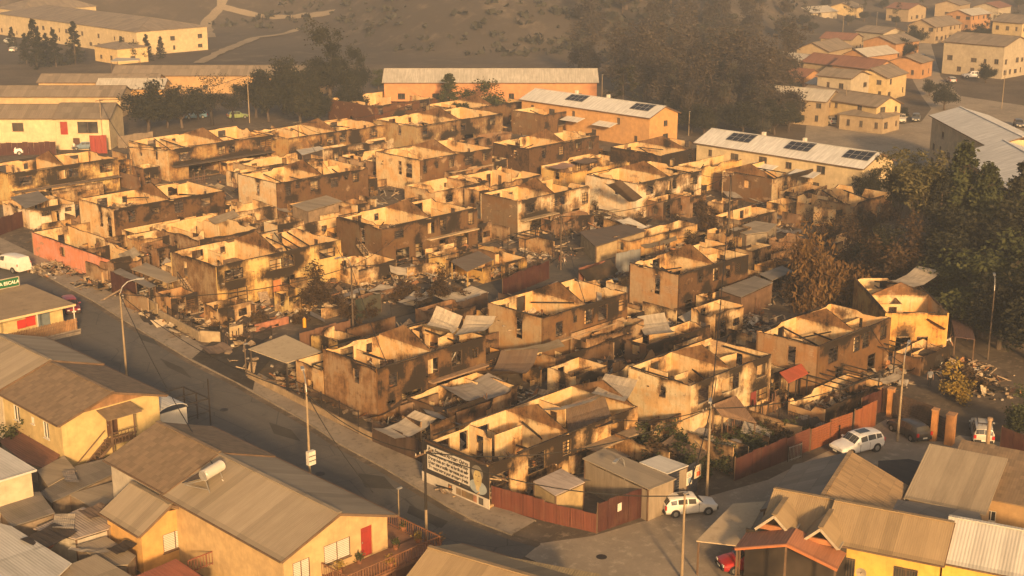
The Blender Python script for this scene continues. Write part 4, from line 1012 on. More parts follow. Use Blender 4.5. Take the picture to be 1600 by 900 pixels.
# foreground right: yellow house, porch, tile roofs (turned 19 degrees to the block)
RZ = 19.0
def rot_house(Lpx, ze, la, lb, **kw):
    """Placed by the left end of its long eave."""
    Lp = at(Lpx[0], Lpx[1], ze); Y = Vector((-math.sin(rad(RZ)), math.cos(rad(RZ)), 0)); c = Lp - Y * la
    return house(c=c, la=la, lb=lb, ze=ze, rz=RZ, **kw)
Yd = Vector((-math.sin(rad(RZ)), math.cos(rad(RZ)), 0)); Xd = Vector((Yd.y, -Yd.x, 0))
def rot_ridge(Apx, zr, la, lb, ze, **kw):
    """Placed by the far left end of its ridge."""
    c = at(Apx[0], Apx[1], zr) - Yd * la - Xd * (lb / 2)
    return house(c=c, la=la, lb=lb, ze=ze, rz=RZ, rise=zr - ze - .06, ridge='y', **kw)
def span(a, b, z): return (at(a[0], a[1], z) - at(b[0], b[1], z)).length
rot_ridge((1215, 764), 5.2, span((1215, 764), (1306, 782), 5.2), 6.4, 3.5, name="house", label="brown corrugated house roof with two small front gables behind the orange porch", cat="house", over=.25, wallc=(.40, .24, .12), roofm=R_GOLD, wins=[], seed=13)
rot_ridge((1311, 783), 5.4, span((1311, 783), (1484, 815), 5.4), 6.0, 4.0, name="house", label="yellow house with barred windows under brown corrugated roof at the bottom right", cat="house", over=.3, wallc=(.66, .44, .09), roofm=R_GOLD, wins=[('side', 1.0, 1.2, 1.5, 1.8, 'bars'), ('side', 4.9, 1.7, 1.5, 1.4, 'bars')], seed=11, frame=M_WOOD)
rot_ridge((1490, 808), 5.5, 9.0, 6.4, 4.0, name="house", label="yellow house end under a pale grey sheet roof at the bottom right corner", cat="house", over=.3, wallc=(.66, .44, .09), roofm=R_PALE, wins=[('side', 7.0, 1.4, 1.3, 1.6, 'bars')], seed=12, frame=M_WOOD)
for i, (p, lab) in enumerate((((1212, 806), "small gable above the tan carport, left of a pair"), ((1284, 826), "small gable above the orange porch, right of a pair"))):
    q = at(p[0], p[1], 5.0)
    house("roof_dormer", lab, "dormer", q - Yd * 1.0 - Xd * .2, 2.0, 2.6, .2, RZ, 'x', .95, .2, (.40, .17, .07), R_GOLD, [], seed=20 + i, base=4.0, fascia=M_TRIM, roof2=R_GOLD)
# orange gabled porch roof, its lit and shaded slopes painted in separate tones
q = at(1228, 850, 4.5)
pr = empty("porch_roof", (q.x, q.y, 0), rad(RZ), "orange metal gabled porch roof on dark posts over a red car", "porch")
m = MB(); hw, dp, zr, ze_ = 3.3, 2.5, 4.5, 3.5
roof_panel(m, (0, 0 + hw, ze_), (0, 0, zr), (dp, 0, zr), (dp, hw, ze_), .06); m.build("roof_sheet", R_REDDULL, pr)
m = MB(); roof_panel(m, (0, 0, zr), (0, -hw, ze_), (dp, -hw, ze_), (dp, 0, zr), .06); m.build("roof_sheet", roofing((.40, .17, .085), .25, .22, 9.0, .6), pr)
for y in (-hw + .15, 0, hw - .15):
    m = MB(); m.bar((.12, y, 0), (.12, y, (zr if y == 0 else ze_) - .1), .12); m.build("post", M_WOOD, pr)
m = MB(); m.bar((.06, hw, ze_ - .1), (.06, 0, zr - .1), .06, .2); m.bar((.06, -hw, ze_ - .1), (.06, 0, zr - .1), .06, .2)
m.build("bargeboard", paint((.45, .16, .06), .2), pr)
m = MB()
for k in range(26): m.box((.1, -hw + .2 + k * (2 * hw - .4) / 25, .85), (.03, .03, 1.6))
m.bar((.1, -hw, 1.6), (.1, hw, 1.6), .05); m.bar((.1, -hw, .1), (.1, hw, .1), .05); m.build("railing", M_IRON, pr)
m = MB(); m.box((dp, 0, 1.9), (.12, 2 * hw, 3.8)); m.build("rear_wall", paint((.028, .022, .018), .3), pr)  # near-black paint stands in for the porch's shaded interior
canopy("carport", "tan flat carport roof between the street and the orange porch", "carport", [(1088, 845), (1145, 787), (1198, 783), (1157, 853)], 2.6, ground_mat("carport_sheet", (.52, .41, .27), (.45, .35, .23), (.38, .29, .19), .3, 1.5, .1), post_mat=M_WOOD)
# tile roofs by the white car
def rot_gable(Apx, Bpx, za, half, ze, label, mat, seed, m2=None, wallc=(.30, .2, .12)):
    """A gabled house set under a ridge seen between two photo points."""
    A, B = at(Apx[0], Apx[1], za), at(Bpx[0], Bpx[1], za)
    if (B - A).dot(Xd) < 0: A, B = B, A
    L = (B - A).length
    c = A - Yd * half
    return house("house", label, "house", c, 2 * half, L, ze, RZ, 'x', za - ze - .06, .3, wallc, mat, [], seed=seed, roof2=m2)
rot_gable((1287, 772), (1328, 707), 4.8, 3.9, 3.0, "house with golden tiled roof beside the white parked car", R_TILE, 31, R_GREY)
c = at(1424, 775, 3.0)
house("house", "house with tan slope roof and a stove pipe beside the grey pickup", "house", at(1535, 800, 3.0) , (at(1535, 800, 3.0) - at(1422, 774, 3.0)).length, 6.2, 3.0, RZ - 4, 'shed', 1.5, .3, (.36, .26, .16), R_TAN, [], seed=32)
house("house", "house with brown slope roof and small square window at the right edge", "house", at(1660, 800, 3.0), 8.0, 6.0, 3.0, RZ - 4, 'shed', 1.3, .3, (.45, .29, .14), R_BROWN, [('side', 3.2, 1.2, .7, .8), ('side', 6.4, .1, .9, 2.0, 'door')], seed=33)
canopy("shed", "long dark tan flat roof between the tiled house and the yellow house", "shed", [(1320, 782), (1350, 772), (1530, 800), (1540, 830), (1470, 815)], 3.0, R_GREY, wallm=M_SHEDW)
canopy("canopy", "small white canopy sheet behind the tan slope roof", "canopy", [(1384, 768), (1390, 754), (1424, 762), (1414, 780)], 2.7, R_WHITE, post_mat=M_WOOD)
canopy("shed", "dark low shed roof between the tiled house and the tan slope roof", "shed", [(1372, 720), (1420, 717), (1440, 722), (1412, 775), (1380, 765)], 1.9, roofing((.05, .04, .035), .2), wallm=M_SHEDW)
m = MB(); q = at(1538, 742, 0); m.tube(q, q + Vector((0, 0, 4.6)), .16, n=10); m.tube(q + Vector((0, 0, 4.6)), q + Vector((0, 0, 4.8)), .24, .2, n=10)
tag(m.build("stove_pipe", paint((.36, .24, .14), .2)), "tan stove pipe rising beside the tan slope roof", "stove pipe")
# golden roofs at the bottom middle
A = at(678, 858, 4.6)
Yg = Vector((-math.sin(rad(14)), math.cos(rad(14)), 0)); Xg = Vector((Yg.y, -Yg.x, 0))
house("house", "golden ribbed roof peak cut by the bottom edge, beside the power pole", "house", A - Yg * 9.6 - Xg * 3.25, 9.6, 6.5, 3.4, 14, 'y', 1.2, .4, (.4, .3, .18), R_GOLD, [], seed=41)
canopy("shed", "wide low golden roof along the street at the bottom edge", "shed", [(694, 851), (938, 897), (900, 985), (640, 940)], 3.4, roofing((.34, .26, .14), .15, .25, 0), wallm=M_SHEDW)

# ---------------------------------------------------------------- buildings beyond the burnt block
def auto_wins(la, lb, ze, rng, side=True, storeys=2, step=2.8):
    w = []
    for s in range(storeys):
        v = .9 + s * 2.6
        if v + 1.1 > ze - .2: continue
        k = int(lb / step)
        for i in range(k):
            if rng.random() < .8: w.append(('front', lb * (i + .5 + rng.uniform(-.12, .12)) / k, v, rng.choice([.7, 1.1, 1.5]), rng.choice([1.0, 1.2])))
        if side:
            k = int(la / step)
            for i in range(k):
                if rng.random() < .75: w.append(('side', la * (i + .5 + rng.uniform(-.12, .12)) / k, v, rng.choice([.7, 1.1, 1.5]), rng.choice([1.0, 1.2])))
    return w
def far(C, la, lb, ze, label, wallc, roofm, ridge='y', rise=1.5, rz=0, storeys=2, name="house", cat="house", over=.4, group=None, seed=0, step=2.8, zbase=0, wins=None):
    rng = random.Random(seed * 31 + 5); c = at(C[0], C[1], ze)
    return house(name, label, cat, c, la, lb, ze, rz, ridge, rise, over, wallc, roofm, auto_wins(la, lb, ze, rng, True, storeys, step) if wins is None else wins, seed=seed, wallvar=.2, group=group, frame=M_WOOD)
c, la, lb = fpx((213, 50), (48, 18), (308, 40), 6.6)
far((213, 50), la, lb, 6.6, "long cream two-storey institution with hipped tan roof, at the foot of the hill", (.56, .44, .26), R_FAR, 'hip', 2.6, seed=51, name="institution_building", cat="building", step=4.5)
far((33, 17), 16, 26, 7.5, "tall cream wing with dark hipped roof at the top left corner", (.56, .44, .26), R_FAR, 'hip', 3.2, seed=52, name="institution_building", cat="building", step=5)
far((183, 77), 12, 9, 4.0, "cream single-storey front block with an arched window among conifers", (.60, .44, .22), R_FAR, 'hip', 1.2, seed=53, name="institution_building", cat="building", storeys=1, step=5)
canopy("carport", "open carport slab on thin posts in front of the cream institution", "carport", [(172, 96), (182, 90), (218, 91), (220, 94)], 3.0, R_FARPALE)
FL = 45.0        # these stand square to the view
far((-40, 184), 8.5, 20.5, 5.6, "cream terrace house with brown roof and red-brown fence, left of the block", (.62, .49, .30), R_FAR, 'x', 1.7, -45, seed=54, wins=[('front', 7.5, 3.2, 2.0, 1.5, 'bars'), ('front', 15.5, 3.2, 2.6, 1.5, 'bars'), ('front', 1.5, 3.2, 1.6, 1.5)])
far((86, 184), 9.0, 9.4, 5.7, "end terrace house with red door, dark wide window and grey-brown roof", (.60, .47, .28), roofing((.20, .165, .125), .3, .4, 2), 'x', 1.9, -45, seed=55, wins=[('front', 1.4, 2.7, 1.3, 2.3, 'reddoor'), ('front', 5.6, 3.0, 3.6, 2.0), ('front', 3.4, .1, 1.2, 2.0, 'door'), ('front', 7.4, .6, 1.6, 1.3)])
far((-30, 150), 8, 28, 4.4, "low tan-roofed row behind the terrace houses", (.5, .36, .2), R_FAR, 'x', 1.5, -45, seed=56, storeys=1)
far((150, 138), 7, 14, 4.0, "orange outbuilding under a pale blue-grey roof", (.55, .33, .13), R_FARPALE, 'x', 1.6, -45, seed=57, storeys=1)
far((60, 128), 7, 26, 3.6, "long brown roof behind the pale blue-grey roof", (.5, .33, .17), R_FAR, 'x', 1.3, -45, seed=58, storeys=1)
far((176, 117), 8, 48, 4.2, "very long brown-roofed pavilion with lit orange wall behind the trees", (.42, .27, .13), R_FAR, 'x', 1.6, -45, seed=59, storeys=1, step=6)
far((78, 150), 6, 12, 3.2, "low grey sheet-roofed shed beside the terrace houses", (.4, .3, .2), R_FARPALE, 'shed', .8, -45, seed=60, storeys=1)
far((600, 128), 10, 43, 7.0, "orange school block with long pale roof in front of the dark hill", (.50, .235, .11), R_FARPALE, 'x', 2.0, -45, seed=61, name="school_building", cat="school", step=6.5)
c, la, lb = fpx((1015, 183), (832, 152), (1057, 175), 5.6)
T1 = far((1015, 183), la, lb, 5.6, "orange terrace with white roof and solar panels, beside the lone araucaria", (.54, .30, .12), R_WHITE, 'y', 1.5, seed=62, name="terrace_building", cat="terrace", step=5)
c5, la5, lb5 = fpx((1348, 262), (1117, 217), None, 5.4)
T2 = far((1348, 262), la5, 8.5, 5.4, "cream terrace with long white roof and solar panels, right of the burnt block", (.58, .46, .28), R_WHITE, 'y', 1.6, seed=63, name="terrace_building", cat="terrace", step=5)
def solar(parent, la, lb, ze, rise, ys, n=4):
    h = lb / 2
    for y in ys:
        m = MB(); k = .012
        def S(x, yy): return Vector((x, yy, ze + .06 + rise * x / h + .12))
        m.slab([S(h * .95, y - n * .55), S(h * .88, y + n * .55), S(h * .38, y + n * .55), S(h * .38, y - n * .55)], .05)
        a = m.build("solar_panel", metal((.03, .032, .04), .25, .2), parent)
        m = MB()
        for q in range(n + 1): yy = y - n * .55 + q * 1.1; m.bar(S(h * .88, yy) + Vector((0, 0, .01)), S(h * .38, yy) + Vector((0, 0, .01)), .05, .03)
        for x in (.38, .63, .88): m.bar(S(h * x, y - n * .55) + Vector((0, 0, .01)), S(h * x, y + n * .55) + Vector((0, 0, .01)), .05, .03)
        m.build("panel_frame", M_GALV, a)
solar(T1, la, lb, 5.6, 1.5, (la * .12, la * .62)); solar(T2, la5, 8.5, 5.4, 1.6, (la5 * .08, la5 * .42, la5 * .78))
for par, Ln, lbb, ze in ((T1, la, lb, 5.6), (T2, la5, 8.5, 5.4)):
    for f in (.3, .55):
        m = MB(); roof_panel(m, (-2.2, Ln * f + 2.2, 3.2), (-2.2, Ln * f - 2.2, 3.2), (-.05, Ln * f - 2.2, 3.7), (-.05, Ln * f + 2.2, 3.7), .06); m.build("awning", R_WHITE, par)
        m = MB(); m.box((lbb / 2 + .4, Ln * f + 4, ze + 1.7), (.5, .5, 1.0)); m.build("chimney", M_WHITE, par)
c7, la7, _ = fpx((1547, 228), (1457, 180), None, 8.8)
far((1547, 228), la7, 9, 8.8, "three-storey tan apartment block with pale roof, upper right", (.62, .46, .28), R_WHITE, 'y', 1.3, -45, storeys=3, seed=64, name="apartment_block", cat="apartment block", step=4)
far((1592, 302), 26, 12, 8.8, "orange apartment block with pale roof cut by the right edge", (.58, .34, .12), R_WHITE, 'y', 1.9, -47, storeys=3, seed=65, name="apartment_block", cat="apartment block", step=4)
ORG = (.42, .225, .10); TANW = (.36, .27, .165); PLW = (.40, .335, .24); CREAM2 = (.52, .39, .20)  # tan, pale and cream walls darkened in place of the smoke's dimming
DIST = [((1387, 121), 8, 11, 5.2, CREAM2, R_FAR, 'x', 1.6, 0, "yellow two-storey house with wide front in the far district"),
 ((1370, 166), 20, 7, 5.0, CREAM2, R_FAR, 'y', 1.5, 0, "long house with lit yellow wall and garage above the valley road"),
 ((1290, 158), 15, 8, 5.0, TANW, R_FARPALE, 'y', 1.6, 0, "two-storey house with pale roof at the edge of the wood"),
 ((1318, 103), 12, 8, 4.6, TANW, R_FARRED, 'y', 1.7, 0, "house with dull red roof in the middle of the far district"),
 ((1367, 108), 12, 8, 5.2, ORG, R_FARRED, 'y', 1.7, 0, "house with red-brown roof beside the yellow two-storey house"),
 ((1330, 122), 8, 8, 6.0, PLW, R_FAR, 'y', 1.2, 0, "square tan two-storey house in front of the red roofs"),
 ((1295, 80), 9, 14, 4.6, TANW, R_FAR, 'x', 1.9, 0, "house with broad moss-tan roof beside the far wood"),
 ((1355, 88), 7, 13, 4.6, ORG, R_FARPALE, 'x', 1.5, 0, "orange-walled house with white sheet roof on the far street"),
 ((1243, 98), 9, 11, 4.2, TANW, R_FARPALE, 'y', 1.5, 0, "low house with pale tan roof next to the dark wood"),
 ((1400, 68), 10, 12, 4.6, ORG, R_FAR, 'x', 1.6, 0, "orange house on the rising far street"),
 ((1462, 42), 9, 17, 5.0, TANW, R_FAR, 'x', 2.0, 0, "wide brown-roofed house near the top right"),
 ((1518, 24), 9, 13, 5.0, ORG, R_FARPALE, 'x', 1.5, 0, "house with bright white roof near the top right"),
 ((1570, 72), 16, 14, 8.0, PLW, R_FAR, 'y', 1.8, 0, "three-storey pale apartment block on the far hillside"),
 ((1598, 36), 10, 12, 6.0, CREAM2, R_FAR, 'y', 1.8, 0, "cream house at the top right corner"),
 ((1268, 20), 10, 13, 4.0, PLW, R_FARPALE, 'x', 1.5, 0, "pale-roofed house half hidden in the far wood"),
 ((1335, 12), 9, 9, 4.5, CREAM2, R_FAR, 'x', 1.5, 0, "small yellow house high in the haze"),
 ((1420, 14), 9, 11, 4.5, TANW, R_FARRED, 'y', 1.5, 0, "hazy red-roofed house high at the top"),
 ((1257, 120), 9, 7, 3.6, ORG, R_FARRED, 'y', 1.3, 0, "low red-sheeted house among the far roofs"),
 ((1300, 135), 7, 6, 3.2, PLW, R_FARPALE, 'y', 1.0, 0, "small flat shed roof between the far houses"),
 ((1380, 185), 9, 7, 3.0, TANW, R_FAR, 'hip', 1.2, 0, "low hipped garage roof above the valley road"),
 ((1440, 98), 8, 8, 4.0, ORG, R_FAR, 'x', 1.3, 0, "orange house under the street corner"),
 ((1380, 52), 10, 10, 4.0, PLW, R_FAR, 'y', 1.3, 0, "broad low tan roof on the far slope"),
 ((1330, 62), 9, 9, 4.0, TANW, R_FARRED, 'y', 1.3, 0, "house with faded red roof below the hazy wood"),
 ((1500, 8), 9, 12, 4.5, TANW, R_FAR, 'x', 1.4, 0, "dim house at the top edge on the right"),
 ((1560, 12), 9, 12, 4.5, PLW, R_FARRED, 'x', 1.4, 0, "dim red-brown house at the top edge near the corner")]
for i, (C_, a_, b_, z_, w_, r_, rd, rs, rz_, lab) in enumerate(DIST):
    far(C_, a_, b_, z_, lab, w_, r_, rd, rs, rz_ + random.Random(i).uniform(-12, 12), seed=100 + i)
flat("far_street", pxs((1330, 260), (1500, 262), (1640, 330), (1700, 250), (1600, 165), (1500, 150), (1470, 120), (1455, 70), (1480, 40), (1470, 36), (1432, 62), (1418, 110), (1440, 150), (1455, 170), (1440, 190), (1360, 200), (1260, 195), (1255, 235)), .02, M_DUST)
for pl, nm in (([(310, 100), (345, 82), (400, 60), (470, 45)], "dirt_track"), ([(330, 60), (322, 35), (345, 12), (352, -10)], "dirt_track"), ([(345, 12), (380, 22), (470, 26), (520, 20)], "dirt_track")):
    pts = []
    for p in pl:
        # march along the sight line to the hillside
        o = Vector((0, 0, CAM_H)); g = at(p[0], p[1], 0); dr = (g - o).normalized(); t_ = 250
        for _ in range(900):
            q = o + dr * t_
            if q.z <= hill_z(q.x, q.y): break
            t_ += 1.0
        pts.append(Vector((q.x, q.y)))
    m = MB(); prev = None
    dense = []
    for a, b in zip(pts, pts[1:]):
        n_ = max(2, int((b - a).length / 3)); dense += [a.lerp(b, k / n_) for k in range(n_)]
    dense.append(pts[-1]); rr = random.Random(3)
    for i, p in enumerate(dense):
        tdir = (dense[min(i + 1, len(dense) - 1)] - dense[max(0, i - 1)]).normalized(); nn = Vector((tdir.y, -tdir.x)); w_ = 1.6 + rr.uniform(-.4, .5)
        a, b = p + nn * w_, p - nn * w_
        cur = (Vector((a.x, a.y, hill_z(a.x, a.y) + .25)), Vector((b.x, b.y, hill_z(b.x, b.y) + .25)))
        if prev: m.poly([prev[0], cur[0], cur[1], prev[1]])
        prev = cur
    tag(m.build(nm, ground_mat("track_earth", (.30, .24, .165), (.24, .19, .13), (.35, .28, .2))), kind='structure')
# ---------------------------------------------------------------- trees and shrubs
def leaf_mat(c1, c2):
    t = NT("leaves"); n = t.noise(.9, 4); n2 = t.noise(.25, 2)
    a = t.mix(t.ramp(n, .35, .65), c1, c2); a = t.mix(t.ramp(n2, .4, .6, 0, .5), a, sc(c1, .55))
    t.base(a).rough(.75, .15)
    tr = t.n("BsdfTranslucent"); t.l(a, tr.inputs['Color']); ms = t.n("MixShader"); ms.inputs[0].default_value = .22
    t.l(t.b.outputs[0], ms.inputs[1]); t.l(tr.outputs[0], ms.inputs[2]); t.l(ms.outputs[0], t.out.inputs['Surface'])
    return t.mat
L_GREEN = leaf_mat((.050, .060, .024), (.085, .090, .036))
L_OLIVE = leaf_mat((.085, .080, .036), (.14, .12, .055))
L_DARK = leaf_mat((.026, .028, .016), (.050, .046, .026))
L_BROWN = leaf_mat((.060, .038, .021), (.105, .066, .034))
L_RUST = leaf_mat((.13, .070, .026), (.21, .125, .045))  # orange sunlight on the drooping tree is put into this leaf colour
L_SMOKE = leaf_mat((.066, .052, .039), (.092, .074, .055)); L_SMOKEG = leaf_mat((.050, .048, .036), (.072, .067, .05))  # far leaves paled to stand in for some of the smoke haze
L_YEL = leaf_mat((.26, .17, .03), (.34, .24, .06))
M_BARK = paint((.085, .062, .045), .35, .9)
M_BURNTBARK = paint((.030, .023, .018), .3, .9)

def tree_parts(seed, H, W, base, style, leafsize, n_leaf, bark):
    """A tapered trunk with limbs; leaf sprays crowd round the limb tips and leave gaps between."""
    rng = random.Random(seed); tm = MB(); cm = MB(); tips = []
    def limb(p, d, L, r, lev):
        segs = 3; q = p
        for k in range(segs):
            d2 = (d + Vector((rng.gauss(0, .18), rng.gauss(0, .18), rng.gauss(0, .1)))).normalized()
            n_ = q + d2 * (L / segs); r2 = r * (1 - .28)
            tm.tube(q, n_, r, r2, 6, caps=False); q, r, d = n_, r2, d2
            if lev > 0 and k >= 1:
                for _ in range(2):
                    a = rng.uniform(0, 6.28); s = rng.uniform(.5, 1.0)
                    limb(q, (d * .55 + Vector((math.cos(a) * s, math.sin(a) * s, rng.uniform(.0, .55)))).normalized(), L * rng.uniform(.5, .75), r * .6, lev - 1)
        tips.append(q)
    if style == 'cone':
        q = Vector((0, 0, 0)); tm.tube(q, (rng.uniform(-.2, .2), rng.uniform(-.2, .2), H * .97), H * .018 + .06, .03, 7, caps=False)
        z = base * H
        while z < H * .98:
            f = 1 - (z - base * H) / (H * (1 - base)); R = W / 2 * (f ** .8) * rng.uniform(.75, 1.1) + .15
            for k in range(5):
                a = rng.uniform(0, 6.28); e = Vector((math.cos(a) * R, math.sin(a) * R, z - R * .12 + rng.uniform(-.2, .3)))
                tm.tube((0, 0, z), e, .04, .015, 4, caps=False)
                for s in (.45, .75, 1.0): tips.append(Vector((0, 0, z)).lerp(e, s))
            z += H * .045 + .1
        rad_c = W * .085
    elif style == 'araucaria':
        tm.tube((0, 0, 0), (0, 0, H), .28, .08, 8, caps=False); z = base * H
        while z < H:
            f = (z / H - base) / (1 - base); R = W / 2 * (1 - .55 * f) * rng.uniform(.6, 1.05)
            for k in range(4):
                a = rng.uniform(0, 6.28); e = Vector((math.cos(a) * R, math.sin(a) * R, z - R * .28 + rng.uniform(-.3, .3)))
                tm.tube((0, 0, z), e, .06, .03, 4, caps=False); tips.append(e); tips.append(e * .8 + Vector((0, 0, z * .2)))
            z += H * .085
        rad_c = .55
    else:
        h0 = base * H
        tm.tube((0, 0, 0), (rng.uniform(-.2, .2), rng.uniform(-.2, .2), h0), .03 * H + .06, .022 * H + .04, 8, caps=False)
        nl = 6 if style != 'tall' else 5
        for k in range(nl):
            a = 6.28 * k / nl + rng.uniform(-.4, .4); up = rng.uniform(.35, 1.1) if style != 'tall' else rng.uniform(1.2, 2.6)
            s = W / H * (1.6 if style != 'tall' else 1.2)
            dd = Vector((math.cos(a) * s, math.sin(a) * s, up)).normalized()
            limb(Vector((0, 0, h0)), dd, min(W * .5, (H - h0)) * rng.uniform(.55, .8) if style != 'tall' else (H - h0) * rng.uniform(.5, .8), .014 * H + .03, 2 if H > 5 else 1)
        limb(Vector((0, 0, h0)), Vector((0, 0, 1)), (H - h0) * .62, .016 * H + .03, 2 if H > 5 else 1)
        rad_c = W * (.13 if style != 'tall' else .12)
        # keep the crown inside its height and spread
        zm = max(t.z for t in tips); xm = max(max(abs(t.x), abs(t.y)) for t in tips)
        kz = (H - rad_c - h0) / max(.1, zm - h0); kx = (W / 2 - rad_c) / max(.1, xm)
        for v in range(len(tm.v)):
            x, y, z = tm.v[v]
            if z > h0: tm.v[v] = (x * kx, y * kx, h0 + (z - h0) * kz)
        tips = [Vector((t.x * kx, t.y * kx, h0 + (t.z - h0) * kz)) for t in tips]
    per = max(4, n_leaf // len(tips))
    for t in tips:
        R = rad_c * rng.uniform(.6, 1.35); ce = t + Vector((rng.gauss(0, .2), rng.gauss(0, .2), rng.gauss(0, .2))) * R
        if rng.random() < .08: continue
        for _ in range(int(per * rng.uniform(.5, 1.5))):
            v = Vector((rng.gauss(0, 1), rng.gauss(0, 1), rng.gauss(0, .75)))
            p = ce + v.normalized() * R * rng.random() ** .5
            if style == 'willow': p.z -= abs(rng.gauss(0, R * 1.3)); p.z = max(.2, p.z)
            s = leafsize * rng.uniform(.6, 1.4)
            a = Vector((rng.gauss(0, 1), rng.gauss(0, 1), rng.gauss(0, .6 if style != 'willow' else 2.5))).normalized()
            b = a.cross(Vector((rng.gauss(0, 1), rng.gauss(0, 1), rng.gauss(0, 1)))).normalized()
            w = s * (.55 if style not in ('willow', 'tall') else .32)
            cm.poly([p - a * s * .5, p + b * w * .5, p + a * s * .5, p - b * w * .5])
    return tm, cm
PROTO = {}
def proto(key, seed, H, W, base, style, ls, nl, leaf, bark=None):
    tm, cm = tree_parts(seed, H, W, base, style, ls, nl, bark)
    PROTO[key] = (tm, cm, leaf, bark or M_BARK, H)
proto('round', 1, 10, 10, .2, 'round', .44, 8500, L_DARK)
proto('roundg', 2, 8, 7.5, .18, 'round', .38, 5500, L_GREEN)
proto('airy', 3, 11, 8, .25, 'round', .34, 2600, L_DARK, M_BURNTBARK)
proto('euc', 4, 17, 12, .25, 'round', .50, 13000, L_DARK)
proto('tall', 5, 15, 7.5, .18, 'tall', .55, 4200, L_OLIVE)
proto('cone', 6, 13, 5.5, .08, 'cone', .42, 6000, L_DARK)
proto('conegreen', 7, 15, 7.5, .06, 'cone', .5, 7000, L_GREEN)
proto('arau', 8, 11, 7.5, .30, 'araucaria', .30, 2600, L_DARK, M_BURNTBARK)
proto('brown', 9, 8, 7, .2, 'round', .36, 3800, L_BROWN, M_BURNTBARK)
proto('bare', 10, 7, 6, .2, 'round', .22, 500, L_BROWN, M_BURNTBARK)
proto('willow', 11, 9, 9, .2, 'willow', .55, 5500, L_RUST)
proto('shrub', 12, 2.4, 3.0, .08, 'round', .24, 1500, L_BROWN, M_BURNTBARK)
proto('shrubg', 13, 2.6, 3.2, .08, 'round', .24, 1700, L_GREEN)
proto('yellow', 14, 3.2, 3.4, .1, 'round', .26, 1700, L_YEL)
proto('wood', 15, 17, 11, .15, 'round', .5, 6500, L_SMOKE)
proto('woodg', 16, 18, 10, .12, 'round', .52, 6500, L_SMOKEG)
TREES = {}
def tree(key, px, H, label, name="tree", cat="tree", group=None, z=0.0, wx=1.0, rs=0, loc=None):
    rng = random.Random(hash((px[0] * 13 + px[1] * 7)) & 0xffff)
    p = loc or at(px[0], px[1], 0); k = H / PROTO[key][4]
    if key not in TREES:
        root = empty(name, p, 0, label, cat, group)
        PROTO[key][0].build("trunk", PROTO[key][3], root); PROTO[key][1].build("crown", PROTO[key][2], root)
        TREES[key] = root
    else:
        root = copy_tree(TREES[key]); root.name = name; root.location = p
        for q in ('group',):
            if q in root: del root[q]
        tag(root, label, cat, group)
    root.location.z = z
    root.scale = (k * wx, k * wx, k); root.rotation_euler = (0, 0, rng.uniform(0, 6.28))
    return root
tree('round', (232, 208), 10.6, "dense dark round tree left of the long ochre shell")
tree('round', (262, 200), 8.0, "low dark tree beside the dense round tree", wx=.9)
tree('airy', (332, 196), 11.0, "thin-crowned dark tree with branches showing behind the ochre shell")
tree('airy', (365, 190), 8.5, "scorched small tree between the dark roadside trees")
for q_, h_, w_, lab in (((285, 200), 8.5, 1.0, "dark bushy tree between the round and thin-crowned roadside trees"), ((400, 184), 10, .9, "dark tree just left of the roadside tan pole"), ((445, 178), 12.5, .9, "dark full tree left of the tallest bushy tree"), ((548, 186), 9, .9, "black tree at the right end of the roadside trees"), ((310, 186), 7, 1.1, "low dark tree above the pale blue car")):
    tree('round', q_, h_, lab, wx=w_)
tree('euc', (518, 176), 19.5, "tallest bushy tree rising above the roadside, left of centre", wx=.88)
tree('euc', (555, 160), 13.0, "right-hand lower crown leaning out of the tallest bushy tree", wx=.8)
tree('round', (470, 200), 12.0, "dark scorched tree on the roadside under the tallest tree", wx=.8)
tree('round', (420, 190), 11.0, "dark tree with a ragged crown beside the roadside pole", wx=.75)
tree('round', (495, 200), 9.0, "black low tree behind the striped ochre shell", wx=.8)
tree('roundg', (592, 140), 5.0, "small dark tree at the left end of the school roof")
tree('conegreen', (702, 190), 9.8, "small green pointed tree in front of the school wall", wx=1.3)
tree('roundg', (735, 190), 7.0, "low green bush tree between two trees by the school", wx=1.2)
tree('roundg', (765, 191), 9.0, "round green tree in front of the orange school wall", wx=1.1)
for i, (x, y, h) in enumerate(((58, 108, 12.5), (88, 104, 9.5), (118, 100, 11), (20, 78, 6.5), (42, 100, 8), (75, 100, 8), (192, 96, 6.6), (210, 97, 5.6), (230, 96, 7.2), (252, 92, 6.0))):
    tree('cone' if h > 5.9 else 'round', (x, y), h, "dark conifer in the row in front of the cream institution" if h > 5.9 else "small rounded dark tree in front of the cream institution", group="conifers by the institution", wx=1.15)
tree('arau', (972, 208), 13.0, "lone araucaria with drooping dark branches beside the white-roofed orange terrace", wx=1.05)
rw = random.Random(5); wood = []
def inpoly(x, y, P):
    c = False; j = len(P) - 1
    for i in range(len(P)):
        if (P[i][1] > y) != (P[j][1] > y) and x < (P[j][0] - P[i][0]) * (y - P[i][1]) / (P[j][1] - P[i][1]) + P[i][0]: c = not c
        j = i
    return c
WOODP = [(885, 100), (935, 140), (1060, 190), (1130, 205), (1240, 205), (1228, 120), (1252, 70), (1250, -20), (1000, -25), (890, -10), (862, 50)]
n_ = 0
while n_ < 120:
    x, y = rw.uniform(860, 1260), rw.uniform(-25, 210)
    if not inpoly(x, y, WOODP) or rw.random() > .35 + (y + 25) / 300: continue
    g = rw.random() < .35 + (.4 if x < 1000 and y < 60 else 0)
    p = at(x, y, 0)
    tree('woodg' if g else 'wood', (x, y), rw.uniform(10, 18), "dark green tree in the smoky wood beyond the terraces" if g else "brown scorched tree in the smoky wood beyond the terraces", group="trees of the smoky wood", z=hill_z(p.x, p.y), wx=rw.uniform(.8, 1.25)); n_ += 1
